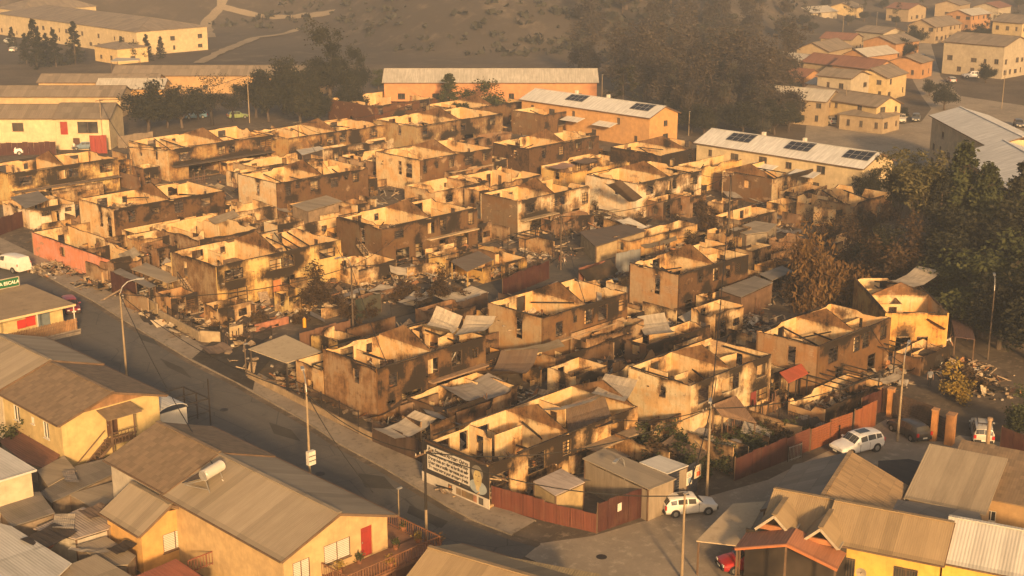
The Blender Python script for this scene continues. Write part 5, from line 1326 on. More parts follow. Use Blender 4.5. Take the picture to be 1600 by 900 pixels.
# right-hand slope
tree('tall', (1428, 425), 15.5, "tall pale olive eucalyptus with feathery crown, right of the burnt gardens")
tree('tall', (1398, 400), 14.0, "slim leaning eucalyptus left of the feathery one", wx=.9)
tree('tall', (1450, 415), 13.0, "olive eucalyptus crowded against the dark pine", wx=.9)
tree('conegreen', (1492, 430), 16.5, "dark pointed pine on the right slope", wx=.95)
tree('round', (1356, 322), 6.0, "dark round tree at the end of the long white roof", wx=.9)
tree('willow', (1285, 482), 10.5, "drooping tree with rust-orange lower branches above the tan shell")
tree('brown', (1245, 478), 6.0, "brown scorched tree left of the drooping one", wx=1.1)
tree('bare', (1290, 400), 9.5, "bare burnt tree with thin branches among the ruined gardens", wx=1.05)
tree('bare', (1215, 420), 6, "leafless small burnt tree beside the grey shed shell")
tree('conegreen', (1530, 440), 14.5, "dark pointed conifer right of the tallest pine", wx=.95)
tree('cone', (1462, 432), 12.5, "narrow dark conifer between the eucalyptus and the pine")
tree('cone', (1580, 430), 13.5, "dark conifer under the orange apartment block", wx=1.1)
for q_ in ((640, 300), (930, 330), (1160, 330), (1260, 350), (760, 350), (1000, 330), (300, 300), (570, 300), (1110, 470), (840, 430), (1330, 560), (450, 480), (1240, 390)):
    tree('bare', q_, 3.5 + (q_[0] % 5) * .5, "charred leafless little tree in the burnt yards", group="charred little trees", wx=.8)
GREENR = "leafy green tree in the thicket on the right slope"; BRNR = "brown scorched tree in the thicket on the right slope"
for (x, y, h, k) in ((1395, 470, 7.5, 'brown'), (1350, 455, 6.5, 'brown'), (1440, 470, 7, 'brown'), (1420, 440, 8, 'brown'), (1375, 440, 7, 'round'), (1330, 430, 6, 'brown'), (1530, 528, 9.5, 'roundg'), (1480, 470, 8.5, 'round'), (1512, 450, 10, 'round'), (1550, 440, 11, 'roundg'), (1590, 470, 12, 'round'), (1600, 540, 11, 'roundg'), (1575, 500, 10, 'roundg'), (1535, 400, 10, 'roundg'), (1570, 380, 9, 'round'), (1600, 410, 11, 'roundg'), (1500, 380, 7, 'roundg'), (1630, 470, 12, 'roundg'), (1625, 570, 10, 'round'), (1460, 340, 6, 'roundg'), (1430, 330, 6, 'round'), (1475, 500, 6.5, 'roundg'), (1560, 545, 8, 'round'), (1510, 500, 8, 'roundg'), (1340, 390, 5, 'brown'), (1630, 380, 9, 'round'), (1545, 350, 7.5, 'roundg')):
    tree(k, (x, y), h, BRNR if k == 'brown' else (GREENR if k == 'roundg' else "dark dense tree in the thicket on the right slope"), group="thicket on the right slope", wx=1.15)
tree('roundg', (1600, 690), 5.0, "green bushy tree at the right edge behind the maroon fence")
tree('yellow', (1492, 628), 3.9, "yellow-leaved bush beside the ash-covered yard at the right", "bush", "bush")
tree('brown', (500, 488), 5.6, "round scorched tree in front of the yellow corner shell", wx=1.15)
tree('brown', (545, 505), 3.6, "low burnt bush tree beside the round scorched tree")
tree('brown', (686, 478), 5.0, "dark burnt tree between the heaped yard and the octagonal-window shell", wx=.8)
tree('round', (1048, 330), 3.0, "blackened garden tree under the pale cream shell", wx=1.2)
tree('brown', (1105, 372), 5.5, "tall scorched garden tree behind the lane wall", wx=.9)
tree('shrubg', (25, 712), 3.2, "green garden bush behind the cream box house", "bush", "bush")
SH = "scorched shrub in the burnt gardens"; SG = "singed green shrub in the front gardens of the cream shell"
for (x, y, h) in ((1000, 352, 2), (1030, 372, 2.2), (1060, 358, 2.4), (1085, 385, 2.2), (1120, 350, 2.8), (1100, 335, 2.5), (1140, 400, 2.2), (960, 368, 2), (940, 352, 1.8), (1160, 385, 2.6), (1180, 412, 2.4), (1225, 440, 2.8), (1250, 415, 3), (1320, 345, 3), (1300, 370, 3.2), (1360, 360, 3.4), (1210, 395, 2.5), (470, 505, 1.8), (405, 505, 1.8), (345, 512, 1.6), (360, 500, 1.5), (560, 520, 1.8), (255, 470, 1.6), (290, 480, 1.8), (720, 470, 2), (620, 470, 1.8), (640, 462, 2.2), (660, 480, 2), (575, 495, 2), (1330, 470, 2.6), (1370, 490, 2.2), (1060, 320, 2), (1520, 610, 2.4), (1500, 600, 2), (1340, 420, 3), (1390, 345, 3)):
    tree('shrub', (x, y), h, SH, "shrub", "shrub", "scorched shrubs", wx=1.1)
for (x, y, h) in ((1010, 715, 3), (1032, 735, 2.8), (1048, 712, 3.2), (1015, 745, 2.2), (1000, 700, 2.6), (1070, 735, 2.4), (1090, 750, 2), (1192, 690, 2.0), (1215, 692, 2.2), (1235, 684, 2), (1180, 700, 1.8), (1130, 735, 2.4), (1150, 700, 2), (1120, 720, 2.5)):
    tree('shrubg' if (x * 7) % 3 else 'shrub', (x, y), h, SG if (x * 7) % 3 else "dry brown shrub in the front gardens of the cream shell", "shrub", "shrub", "front garden shrubs", wx=1.2)
rf_ = random.Random(9)
for (x, y, h) in ((1545, 62, 8), (1530, 72, 7), (1560, 58, 8), (1585, 52, 8), (1515, 76, 6), (1475, 172, 6), (1500, 100, 7), (1510, 110, 6), (1430, 75, 7), (1415, 92, 6), (1405, 88, 6), (1290, 30, 9), (1270, 52, 9), (1300, 18, 10), (1325, 40, 9), (1350, 34, 9), (1380, 22, 10), (1400, 40, 8), (1440, 24, 9), (1480, 14, 10), (1240, 30, 11), (1255, 48, 10), (1210, 210, 7), (1190, 214, 8), (1160, 212, 7), (1235, 180, 8), (1240, 150, 8), (1232, 205, 6), (1100, 212, 6), (1080, 208, 6), (1540, 130, 5), (1575, 105, 6), (1340, 170, 3.5), (1452, 150, 4), (1470, 60, 6), (1260, 10, 11), (1360, 5, 11), (1530, 5, 10), (1590, 20, 9), (1410, 190, 3)):
    p = at(x, y, 0)
    tree('woodg' if h > 7 else 'round', (x, y), h, "hazy tree among the far district's roofs", group="trees of the far district", z=hill_z(p.x, p.y), wx=1.1)
# scrub on the hill: nobody could count it
rs_ = random.Random(4); m = MB()
for _ in range(5200):
    d, r = rs_.uniform(372, 640), rs_.uniform(-230, 95)
    if noise.noise(Vector((d * .02, r * .02, 1))) + rs_.uniform(-.35, .35) < .0: continue
    x, y = (d + r) / 2 ** .5, (d - r) / 2 ** .5; z = hill_z(x, y)
    if z < .6: continue
    s = rs_.uniform(.5, 1.9)
    for _k in range(7):
        a = Vector((rs_.gauss(0, 1), rs_.gauss(0, 1), rs_.gauss(0, .7))).normalized() * s * .7
        b = a.cross(Vector((rs_.gauss(0, 1), rs_.gauss(0, 1), rs_.gauss(0, 1)))).normalized() * s * .5
        p = Vector((x + rs_.gauss(0, s * .5), y + rs_.gauss(0, s * .5), z + abs(rs_.gauss(0, s * .4)) + .2))
        m.poly([p - a, p + b, p + a, p - b])
tag(m.build("hill_scrub", L_SMOKEG), "dark burnt scrub scattered over the smoky hillside", "scrub", kind='stuff')
# ---------------------------------------------------------------- cars and people
def carpaint(c):
    t = NT("car_paint"); n = t.noise(2.5, 4)
    t.base(t.mix(t.ramp(n, .4, .75, 0, .3), c, t.mix(.5, c, (.25, .2, .14)))).rough(.32, .5)
    t.b.inputs['Coat Weight'].default_value = .3; return t.mat
M_CARGLASS = glass()
M_LAMP = paint((.65, .62, .55), .05, .2); M_TAIL = paint((.40, .02, .015), .05, .3); M_PLATE = paint((.65, .62, .52), .05)
M_RIM = metal((.40, .39, .36), .4, .6); M_BLACK = paint((.025, .023, .021), .15, .7)
# stations: x (front +), half width, sill, belt height, roof height (None = no cabin), roof half width
PROF = {
 'hatch': (4.0, .82, [(2.00, .60, .42, .62, None), (1.93, .74, .25, .72, None), (1.5, .81, .22, .82, None), (.95, .82, .22, .90, None), (.35, .83, .22, .93, 1.40), (-.3, .83, .22, .95, 1.45), (-1.1, .83, .22, .96, 1.43), (-1.62, .81, .25, .95, 1.36), (-1.95, .78, .30, .92, None), (-2.0, .70, .40, .80, None)], .29, 1.25),
 'suv': (4.5, .92, [(2.25, .70, .50, .72, None), (2.17, .84, .32, .86, None), (1.7, .91, .30, .98, None), (1.0, .92, .30, 1.06, None), (.35, .93, .30, 1.08, 1.60), (-.4, .93, .30, 1.10, 1.68), (-1.3, .93, .30, 1.12, 1.66), (-1.95, .90, .32, 1.12, 1.56), (-2.2, .86, .36, 1.08, None), (-2.25, .78, .5, .9, None)], .36, 1.38),
 'van': (4.4, .90, [(2.20, .66, .45, .70, None), (2.12, .82, .30, .86, None), (1.7, .88, .28, .98, None), (1.25, .90, .28, 1.10, None), (.75, .91, .28, 1.15, 1.72), (0, .91, .28, 1.16, 1.84), (-1.2, .91, .28, 1.16, 1.85), (-2.1, .89, .30, 1.14, 1.78), (-2.2, .86, .40, 1.05, None)], .33, 1.35),
 'wagon': (4.6, .86, [(2.30, .62, .42, .62, None), (2.22, .78, .27, .74, None), (1.7, .85, .24, .86, None), (.95, .86, .24, .93, None), (.3, .87, .24, .95, 1.42), (-.5, .87, .24, .97, 1.48), (-1.6, .87, .24, .98, 1.47), (-2.1, .85, .26, .97, 1.40), (-2.27, .82, .32, .92, None), (-2.3, .76, .42, .8, None)], .31, 1.38)}
CARS = {}
def car_build(kind, col, label, cat, burnt=False):
    L, hw, st, wr, wb = PROF[kind]
    root = empty("parked_car" if not burnt else "burnt_car", (0, 0, 0), 0, label, cat)
    body, gl = MB(), [MB(), MB(), MB(), MB()]
    def sec(s):
        x, w, zs, zb, zr = s; rw_ = w * .76
        if zr is None:
            return [(x, 0, zs), (x, w * .9, zs), (x, w, zs + .14), (x, w * 1.0, (zs + zb) / 2 + .05), (x, w * .96, zb - .05), (x, w * .84, zb), (x, w * .5, zb + .03), (x, 0, zb + .045)]
        return [(x, 0, zs), (x, w * .9, zs), (x, w, zs + .14), (x, w * 1.0, (zs + zb) / 2 + .05), (x, w * .97, zb), (x, rw_, zr - .06), (x, rw_ * .72, zr), (x, 0, zr + .03)]
    S = [sec(s) for s in st]
    for i in range(len(S) - 1):
        ca, cb = st[i][4], st[i + 1][4]
        for sgn in (1, -1):
            A = [Vector((p[0], p[1] * sgn, p[2])) for p in S[i]]; B = [Vector((p[0], p[1] * sgn, p[2])) for p in S[i + 1]]
            for k in range(7):
                q = [A[k], A[k + 1], B[k + 1], B[k]]
                if sgn > 0: q = q[::-1]
                body.poly(q)
                nrm = (q[1] - q[0]).cross(q[3] - q[0]); nrm = nrm.normalized() if nrm.length > 0 else Vector((0, 0, 1))
                def inset(f0, f1, g0, g1):
                    def P(f, g): return (q[0].lerp(q[1], f)).lerp(q[3].lerp(q[2], f), g) + nrm * .012
                    return [P(f0, g0), P(f1, g0), P(f1, g1), P(f0, g1)]
                if k == 4 and ca and cb and (kind != 'van' or st[i + 1][0] > -.1): gl[0 if sgn > 0 else 1].poly(inset(.10, .88, .06, .94))
                elif (ca is None) != (cb is None) and k in (5, 6) and (kind != 'van' or i < 5): gl[2 if ca is None else 3].poly(inset(.02 if k == 6 or sgn else .1, .97, .12, .92))
    for sgn, pl in ((1, S[0]), (-1, S[-1])):
        P = [Vector(p) for p in pl] + [Vector((p[0], -p[1], p[2])) for p in pl[::-1]]
        body.poly(P if sgn > 0 else P[::-1])
    bm_ = M_CHAR if burnt else carpaint(col)
    b = body.build("body", bm_, root)
    for nm, g in zip(("side_window", "side_window", "windscreen", "rear_window"), gl):
        if g.f: g.build(nm, M_CHAR if burnt else M_CARGLASS, root)
    for x in (wb, -wb):
        for s in (1, -1):
            y = s * hw
            a = MB(); a.tube((x, y - s * .26, wr), (x, y + s * .014, wr), wr + .065, n=18); a.build("wheel_arch", M_BLACK, b)
            w = MB(); w.tube((x, y - s * .2, wr), (x, y + s * .03, wr), wr, n=18); W = w.build("wheel", M_RUBBER, root)
            r = MB(); r.tube((x, y - s * .1, wr), (x, y + s * .042, wr), wr * .62, n=12); r.build("rim", M_CHAR if burnt else M_RIM, W)
    f, rr = st[1], st[-2]
    for s in (1, -1):
        m = MB(); m.box((f[0] + .03, s * f[1] * .74, f[3] - .10), (.12, f[1] * .36, .14)); m.build("headlight", M_CHAR if burnt else M_LAMP, root)
        m = MB(); m.box((rr[0] - .02, s * rr[1] * .88, rr[3] - .14), (.12, .2, .3)); m.build("tail_light", M_CHAR if burnt else M_TAIL, root)
        m = MB(); m.box((.62, s * (hw + .09), st[4][3] + .06), (.16, .18, .13)); m.build("mirror", bm_, root)
    for x, z, nm in ((st[0][0] - .02, st[0][2] - .02, "bumper"), (st[-1][0] + .02, st[-1][2] - .02, "bumper")):
        m = MB(); m.box((x, 0, z + .02), (.2, st[1][1] * 1.86, .22)); m.build(nm, M_BLACK if kind != 'van' else bm_, root)
    m = MB(); m.box((st[-1][0] - .085, 0, st[-1][2] + .08), (.02, .42, .13)); m.build("number_plate", M_PLATE, root)
    m = MB(); m.box((st[0][0] + .085, 0, st[0][2] + .04), (.02, .42, .13)); m.build("number_plate", M_PLATE, root)
    m = MB()
    for s in (1, -1):
        for x in ((st[4][0] + st[6][0]) / 2 - .1,): m.box((x, s * (hw + .012), .62), (.02, .012, .75)); m.box((x + 1.0, s * (hw + .012), .62), (.02, .012, .7))
    m.build("door_seam", M_BLACK, b)
    return root
def car(kind, col, fpx_, rpx_, label, cat="car", burnt=False, z=.02, hd=None):
    f, r = at(*fpx_, 0), at(*rpx_, 0); c = (f + r) / 2; h = math.atan2(f.y - r.y, f.x - r.x)
    o = car_build(kind, col, label, cat, burnt)
    o.location = (c.x, c.y, z); o.rotation_euler = (0, 0, h)
    if kind == 'van': o.scale = (1.18, 1.12, 1.1)
    return o
c1 = car('suv', (.74, .72, .68), (1303, 714), (1372, 697), "white crossover car parked beside the orange fence")
m = MB(); m.box((-.5, 0, 1.700), (1.1, .72, .02)); m.build("sunroof", M_CARGLASS, c1)
car('hatch', (.030, .028, .028), (1398, 668), (1442, 692), "black hatchback with red tail lights in front of the brown gate")
c3 = car('wagon', (.50, .46, .38), (1530, 664), (1537, 700), "silver estate car with a roof basket at the right")
m = MB(); rail(m, (.6, -.5, 1.5), (-1.4, -.5, 1.5), .16, 5); rail(m, (.6, .5, 1.5), (-1.4, .5, 1.5), .16, 5); rail(m, (-1.4, -.5, 1.5), (-1.4, .5, 1.5), .16, 3); m.build("roof_basket", M_IRON, c3)
c4 = car('hatch', (.70, .66, .58), (1108, 797), (1043, 803), "white small hatchback parked by the poster-covered gate")
m = MB(); m.box((-.45, 0, 1.475), (.8, .55, .02)); m.build("sunroof", M_CARGLASS, c4)
car('van', (.72, .68, .60), (-14, 414), (52, 430), "white panel van parked on the rubble-strewn street corner", "van")
car('hatch', (.28, .02, .022), (122, 502), (100, 470), "red car half hidden behind the corner shop")
car('hatch', (.40, .02, .02), (1140, 890), (1195, 884), "red car under the orange porch roof")
car('suv', (.72, .70, .66), (66, 240), (22, 242), "white car parked before the terrace houses' red fence")
car('hatch', (.12, .18, .24), (112, 234), (152, 233), "dark blue car by the red gate of the terrace houses")
car('wagon', (.15, .30, .45), (288, 186), (322, 184), "pale blue car under the dark roadside trees")
car('hatch', (.20, .26, .10), (385, 184), (358, 186), "green car half hidden behind the roadside trees")
car('wagon', (0, 0, 0), (1412, 565), (1452, 572), "burnt-out car wreck in the ruined carport", burnt=True)
for i, (f, r, k, cc, lab) in enumerate((((1424, 98), (1441, 91), 'suv', (.72, .7, .66), "white car on the far rising street, lowest of two"), ((1445, 90), (1437, 95), 'hatch', (.1, .1, .1), "dark car close behind the far white car"), ((1432, 108), (1444, 104), 'suv', (.7, .68, .62), "white van nose-out by the yellow two-storey house"), ((1508, 122), (1528, 122), 'suv', (.72, .7, .66), "white car at the far junction by the apartment block"), ((1480, 126), (1492, 132), 'hatch', (.35, .35, .34), "grey car turning at the far junction"), ((1478, 68), (1484, 60), 'suv', (.7, .7, .66), "pale car high up the far street"), ((1288, 192), (1302, 196), 'suv', (.5, .48, .42), "beige car parked by the valley houses, left of a pair"), ((1302, 190), (1317, 195), 'hatch', (.6, .58, .52), "pale car parked by the valley houses, right of a pair"), ((1408, 196), (1408, 186), 'suv', (.55, .5, .42), "light car facing out beside the hipped garage"), ((1430, 194), (1432, 184), 'hatch', (.08, .08, .08), "black car parked in the shade of the valley fence"), ((1595, 202), (1588, 194), 'hatch', (.06, .06, .07), "black car on the far right road"), ((1400, 74), (1396, 66), 'hatch', (.3, .28, .25), "dim car on the hazy slope street"), ((5, 66), (22, 70), 'suv', (.7, .68, .6), "white car by the conifers at the institution"), ((28, 78), (14, 84), 'hatch', (.65, .62, .56), "pale car parked at the institution's left corner"))):
    car(k, cc, f, r, lab)

def person(px, h, heading, shirt, trousers, label, pose='stand', base_z=0.0, hair=(.03, .02, .015)):
    """One continuous skinned body with its clothes as colours of the skin's own regions; head, hair and shirt below."""
    p = at(px[0], px[1], base_z); k = h / 1.75
    st = {'stand': (.10, .10, 0, 0), 'walk': (.28, -.26, .22, -.22), 'bend': (.08, .10, .1, .1)}[pose]
    lean = .55 if pose == 'bend' else .03
    hip, ch = Vector((0, 0, .93)), Vector((lean * .9, 0, 1.38 - lean * .25)); nk = ch + Vector((lean * .25, 0, .14)); hd = nk + Vector((.03 + lean * .1, 0, .16))
    V = [hip, hip.lerp(ch, .5), ch, nk, hd, hd + Vector((0.0, 0, .10))]; E = [(0, 1), (1, 2), (2, 3), (3, 4), (4, 5)]
    RAD = [(.155, .12), (.15, .11), (.17, .115), (.058, .058), (.09, .10), (.075, .085)]
    for s, fw, arm in ((1, st[0], st[2]), (-1, st[1], st[3])):
        n = len(V)
        V += [hip + Vector((0, .09 * s, -.04)), Vector((fw * .5 + .03, .10 * s, .50)), Vector((fw - .03, .11 * s, .09)), Vector((fw + .14, .12 * s, .035))]
        RAD += [(.095, .10), (.062, .066), (.042, .045), (.04, .03)]; E += [(0, n), (n, n + 1), (n + 1, n + 2), (n + 2, n + 3)]
        n = len(V); sh = ch + Vector((0, .19 * s, .03))
        el = sh + Vector((arm * .6 + lean * .2, .06 * s, -.29)); wr = el + Vector((.10 + arm * .5, .01 * s, -.24)); ha = wr + Vector((.03, 0, -.09))
        V += [sh, el, wr, ha]; RAD += [(.062, .062), (.045, .045), (.034, .034), (.036, .022)]; E += [(2, n), (n, n + 1), (n + 1, n + 2), (n + 2, n + 3)]
        for q in range(4):          # fingers
            V.append(ha + Vector((.02 - .014 * q, 0, -.075 + .006 * abs(q - 1)))); RAD.append((.009, .009)); E.append((n + 3, len(V) - 1))
        V.append(ha + Vector((.05, -.01 * s, -.03))); RAD.append((.010, .010)); E.append((n + 2, len(V) - 1))
    me = bpy.data.meshes.new("person"); me.from_pydata([tuple(v * k) for v in V], E, [])
    o = bpy.data.objects.new("person", me); COL.objects.link(o)
    md = o.modifiers.new("Skin", 'SKIN'); sk = me.skin_vertices[0].data
    for i, r in enumerate(RAD): sk[i].radius = (r[0] * k, r[1] * k)
    sk[0].use_root = True
    sb = o.modifiers.new("Subsurf", 'SUBSURF'); sb.levels = 1; sb.render_levels = 1
    dg = bpy.context.evaluated_depsgraph_get(); nm = bpy.data.meshes.new_from_object(o.evaluated_get(dg))
    bpy.data.objects.remove(o); bpy.data.meshes.remove(me)
    for c in ((.38, .22, .14), shirt, trousers, (.05, .04, .03)): nm.materials.append(paint(c, .1, .8))
    zc = ch.z * k; zh = hip.z * k
    for f in nm.polygons:
        c = f.center
        if c.z > (nk.z - .01) * k: f.material_index = 0
        elif c.z < .08 * k: f.material_index = 3
        elif c.z < zh - .02 * k and abs(c.y) < .2 * k and not (abs(c.y) > .17 * k): f.material_index = 2
        elif abs(c.y) > .2 * k and c.z < (ch.z - .18) * k: f.material_index = 0
        else: f.material_index = 1
        f.use_smooth = True
    o = bpy.data.objects.new("person", nm); COL.objects.link(o)
    o.location = p; o.rotation_euler = (0, 0, heading); tag(o, label, "person")
    m = MB(); cc = (hd + Vector((-.015, 0, .07))) * k
    for i in range(5):
        for j in range(10):
            def Q(i, j):
                a, b = math.pi * .62 * i / 5, 2 * math.pi * j / 10
                return cc + Vector((math.sin(a) * math.cos(b) * .105 - .01, math.sin(a) * math.sin(b) * .09, math.cos(a) * .105 + .02)) * k
            m.poly([Q(i, j), Q(i + 1, j), Q(i + 1, j + 1), Q(i, j + 1)])
    m.build("hair", paint(hair, .1), o, smooth=True)
    m = MB(); m.box(((hd + Vector((.105, 0, .03))) * k), (.03 * k, .025 * k, .045 * k)); m.build("nose", paint((.38, .22, .14), .1, .8), o)
    for s in (1, -1):
        m = MB(); m.box(((hd + Vector((.098, .035 * s, .06))) * k), (.012 * k, .022 * k, .012 * k)); m.build("eye", M_BLACK, o)
        m = MB(); m.box(((hd + Vector((0, .098 * s, .045))) * k), (.03 * k, .02 * k, .05 * k)); m.build("ear", paint((.38, .22, .14), .1, .8), o)
    m = MB(); m.box(((hd + Vector((.10, 0, -.005))) * k), (.012 * k, .05 * k, .012 * k)); m.build("mouth", paint((.22, .08, .06), .05), o)
    return o
person((1452, 604), 1.76, rad(-140), (.55, .52, .46), (.05, .045, .045), "person in a pale shirt and dark trousers standing in the ash yard")
person((1474, 547), 1.72, rad(-60), (.68, .64, .56), (.10, .08, .07), "person in a white top bending over the wreck at the burnt carport", 'bend')
person((874, 419), 1.72, rad(-40), (.50, .10, .04), (.14, .11, .09), "person in a red-orange shirt walking along the lane", 'walk')
person((882, 416), 1.15, rad(-40), (.66, .62, .55), (.10, .09, .08), "small child in a white top beside the person in red", 'walk')
person((78, 238), 1.7, rad(-90), (.45, .40, .34), (.22, .18, .14), "person in a grey top standing by the terrace houses' fence")
person((116, 236), 1.6, rad(-110), (.66, .60, .50), (.12, .1, .09), "person in a light shirt by the dark blue car", 'walk')
# ---------------------------------------------------------------- street furniture, fences, yard structures, debris
M_POLEC = paint((.30, .225, .14), .25, .85); M_POLEW = paint((.11, .08, .055), .35, .9)
POLE_TOP = {}
def pole(key, px, h, label, mat=None, arm=None, cross=True, lamp=None, meter=False, r=.115, black=False):
    """arm: heading of a lamp bracket in degrees."""
    p = at(px[0], px[1], 0)
    root = empty("utility_pole" if cross else "street_lamp", p, 0, label, "utility pole" if cross else "street lamp")
    m = MB(); m.tube((0, 0, -.1), (0, 0, h), r, r * .6, 10); m.build("pole", mat or M_POLEC, root)
    if black:
        m = MB(); m.tube((0, 0, h * .45), (0, 0, h * .97), r * .86, r * .66, 10); m.build("scorched_band", M_CHAR, root)
    if cross:
        m = MB(); m.bar((-.75, .16, h - .3), (.75, .16, h - .3), .1, .12); ca = m.build("crossarm", M_WOOD, root)
        for x in (-.68, -.3, .3, .68):
            i = MB(); i.tube((x, .16, h - .24), (x, .16, h - .08), .045, .03, 6); i.build("insulator", M_TRIM, ca)
    if arm is not None:
        a = rad(arm); d = Vector((math.cos(a), math.sin(a), 0)); m = MB(); pts = [Vector((0, 0, h - .15)), d * .25 + Vector((0, 0, h + .55)), d * .8 + Vector((0, 0, h + 1.0)), d * 1.7 + Vector((0, 0, h + 1.15))]
        for q, w in zip(pts, pts[1:]): m.tube(q, w, .045, n=6)
        m.build("lamp_arm", M_GALV, root)
        l = MB(); e = pts[-1]; l.bar(e - d * .1, e + d * .6, .24, .13); l.build("lamp_head", M_GALV, root)
    elif not cross:
        l = MB(); l.box((.12, 0, h), (.4, .16, .1)); l.build("lamp_head", M_GALV, root)
    if meter:
        m = MB(); m.box((-.05, -.27, h * .47), (.62, .34, 1.05)); b = m.build("meter_box", M_WHITE, root)
        for k in range(2):
            s = MB(); s.box((-.05, -.45, h * .47 - .18 + .36 * k), (.64, .02, .06)); s.build("seam", M_CHAR, b)
    POLE_TOP[key] = p + Vector((0, 0, h - .15))
    return root
pole('a', (198, 588), 8.2, "concrete pole with curved lamp bracket on the street's pavement edge at left", arm=-20, cross=False)
pole('b', (487, 800), 9.4, "pole with stacked white meter boxes behind the tan roof ridge", arm=60, cross=False, meter=True)
pole('c', (667, 870), 7.9, "tall pole blackened by fire at the street's edge, bottom middle", black=True)
pole('d', (1104, 783), 7.6, "leaning pale pole with lamp behind the white hatchback", arm=215)
pole('e', (1402, 690), 7.0, "pale concrete pole beside the black hatchback", cross=False, arm=20)
pole('f', (1065, 905), 6.2, "slender tan pole in the lower street at the bottom edge", cross=False, r=.11)
pole('g', (552, 522), 7.4, "dark pole with small lamp at the mouth of the side lane", M_POLEW, arm=190)
pole('h', (1137, 392), 10.0, "tall dark wooden pole in the scorched gardens", M_POLEW)
pole('j', (876, 422), 6.8, "dark burnt pole beside the walking people", M_POLEW)
pole('k', (206, 292), 6.4, "thin black pole left of the soot-brown shell", M_POLEW)
pole('l', (162, 234), 9.0, "tan pole beside the red gate of the terrace houses")
pole('m', (390, 192), 9.5, "tan pole among the roadside trees")
pole('n', (468, 250), 6.6, "black pole with a burnt box in front of the striped ochre shell", M_POLEW)
pole('o', (672, 212), 7.2, "thin dark pole behind the arched porch house", M_POLEW)
pole('p', (1543, 562), 7.0, "slim lamp pole on the right-hand bank", M_POLEW, arm=30, cross=False, r=.09)
pole('q', (385, 588), 3.2, "short dark post with a pair of small lamps at the canopy corner", M_POLEW, cross=False, r=.08)
pole('r', (975, 778), 2.6, "thin white lamp post inside the maroon gate", M_WHITE, arm=200, cross=False, r=.05)
pole('s', (624, 832), 3.4, "thin pale post beside the flowered deck", M_POLEC, cross=False, r=.06)
for i, (x, y, h, lab) in enumerate(((940, 178, 8, "street lamp at the edge of the smoky wood"), (1076, 212, 4.5, "short street lamp left of the long white roof"), (1316, 62, 8, "faint lamp pole high in the far wood"), (1319, 196, 7.5, "lamp pole beside the valley houses"), (1565, 170, 8, "pole on the slope left of the far apartment block"), (1368, 60, 8, "thick far pole among the hazy roofs"), (1236, 92, 7, "lamp pole by the pale far roof"), (1204, 208, 5, "lamp standing behind the long white roof"))):
    pole('z%d' % i, (x, y), h, lab, cross=False, r=.08)
def cable(a, b, label, sag=.9, r=.042, off=(0, 0, 0), a2=None):
    A, B = (POLE_TOP[a] if isinstance(a, str) else a), (POLE_TOP[b] if isinstance(b, str) else b)
    A = A + Vector(off); B = B + Vector(off); m = MB(); n = 14; P = []
    for k in range(n + 1):
        t = k / n; P.append(A.lerp(B, t) - Vector((0, 0, sag * 4 * t * (1 - t))))
    for p, q in zip(P, P[1:]): m.tube(p, q, r, n=4, caps=False)
    tag(m.build("power_cable", M_BLACK), label, "cable")
cable('a', 'b', "overhead cable along the main street between the first two lamp poles", 1.2)
cable('b', 'c', "overhead cable from the meter pole to the blackened pole", .9)
cable('c', 'f', "overhead cable crossing the lower street from the blackened pole", 1.0)
cable('f', 'd', "overhead cable from the slender pole up to the leaning pale pole", .7)
cable('d', 'e', "overhead cable passing above the white crossover car", 1.0)
cable('c', 'd', "long cable from the blackened pole past the mural house to the leaning pole", 1.6)
cable('d', 'h', "long cable from the leaning pole up to the tall wooden pole", 2.0)
cable('g', 'j', "cable along the lane between two burnt poles", 1.3); cable('j', 'h', "cable from the lane's burnt pole to the tall wooden pole", 1.3)
cable('g', 'a', "cable over the corner from the lane pole to the curved lamp pole", 1.2)
cable('k', 'l', "cable between the thin black pole and the tan terrace pole", .8); cable('k', 'n', "cable crossing in front of the ochre shells", 1.4); cable('n', 'o', "cable above the back rows of shells", 1.2); cable('l', 'm', "cable from the terrace pole to the tree-side pole", 1.2)

def top_of(k, u=.5, v=.0):
    r_, c_, la_, lb_ = H[k]; return Vector((c_.x + lb_ * u, c_.y + la_ * v, c_.z - .15))
for a_, k_, u_, lab in (('g', 'A1', .95, "service cable from the lane pole to the yellow corner shell"), ('g', 'B1', .1, "service cable from the lane pole to the scorched brown shell"), ('g', 'A9', .3, "service cable from the lane pole to the octagonal-window shell"), ('j', 'A10', .6, "service cable from the lane's burnt pole to the pale yellow shell"), ('j', 'B2', .5, "service cable from the lane's burnt pole to the tan split-window shell"), ('h', 'B3', .8, "service cable from the tall wooden pole to the speckled shell"), ('h', 'A11', .9, "service cable from the tall wooden pole to the pale cream shell"), ('d', 'B5', .3, "service cable from the leaning pole to the cream shell"), ('d', 'B4', .8, "service cable from the leaning pole to the mural shell's far unit"), ('k', 'A4', .2, "service cable from the thin black pole to the smoke-banded shell"), ('k', 'A2', .3, "service cable from the thin black pole to the soot-brown shell"), ('n', 'A5', .6, "service cable from the black pole to the brown-fronted shell"), ('n', 'A6', .4, "service cable from the black pole to the soot-striped shell"), ('e', 'B6', .7, "service cable from the pale pole to the bare tan gable shell")):
    cable(a_, top_of(k_, u_), lab, .5, .032)
cable('a', LH.location + Vector((3, 12, 6.2)), "house cable from the curved lamp pole to the brown-roofed row", .8, .036)
cable('b', LH.location + Vector((9.6, 3, 5.0)), "house cable from the meter pole to the deck house", .5, .036)
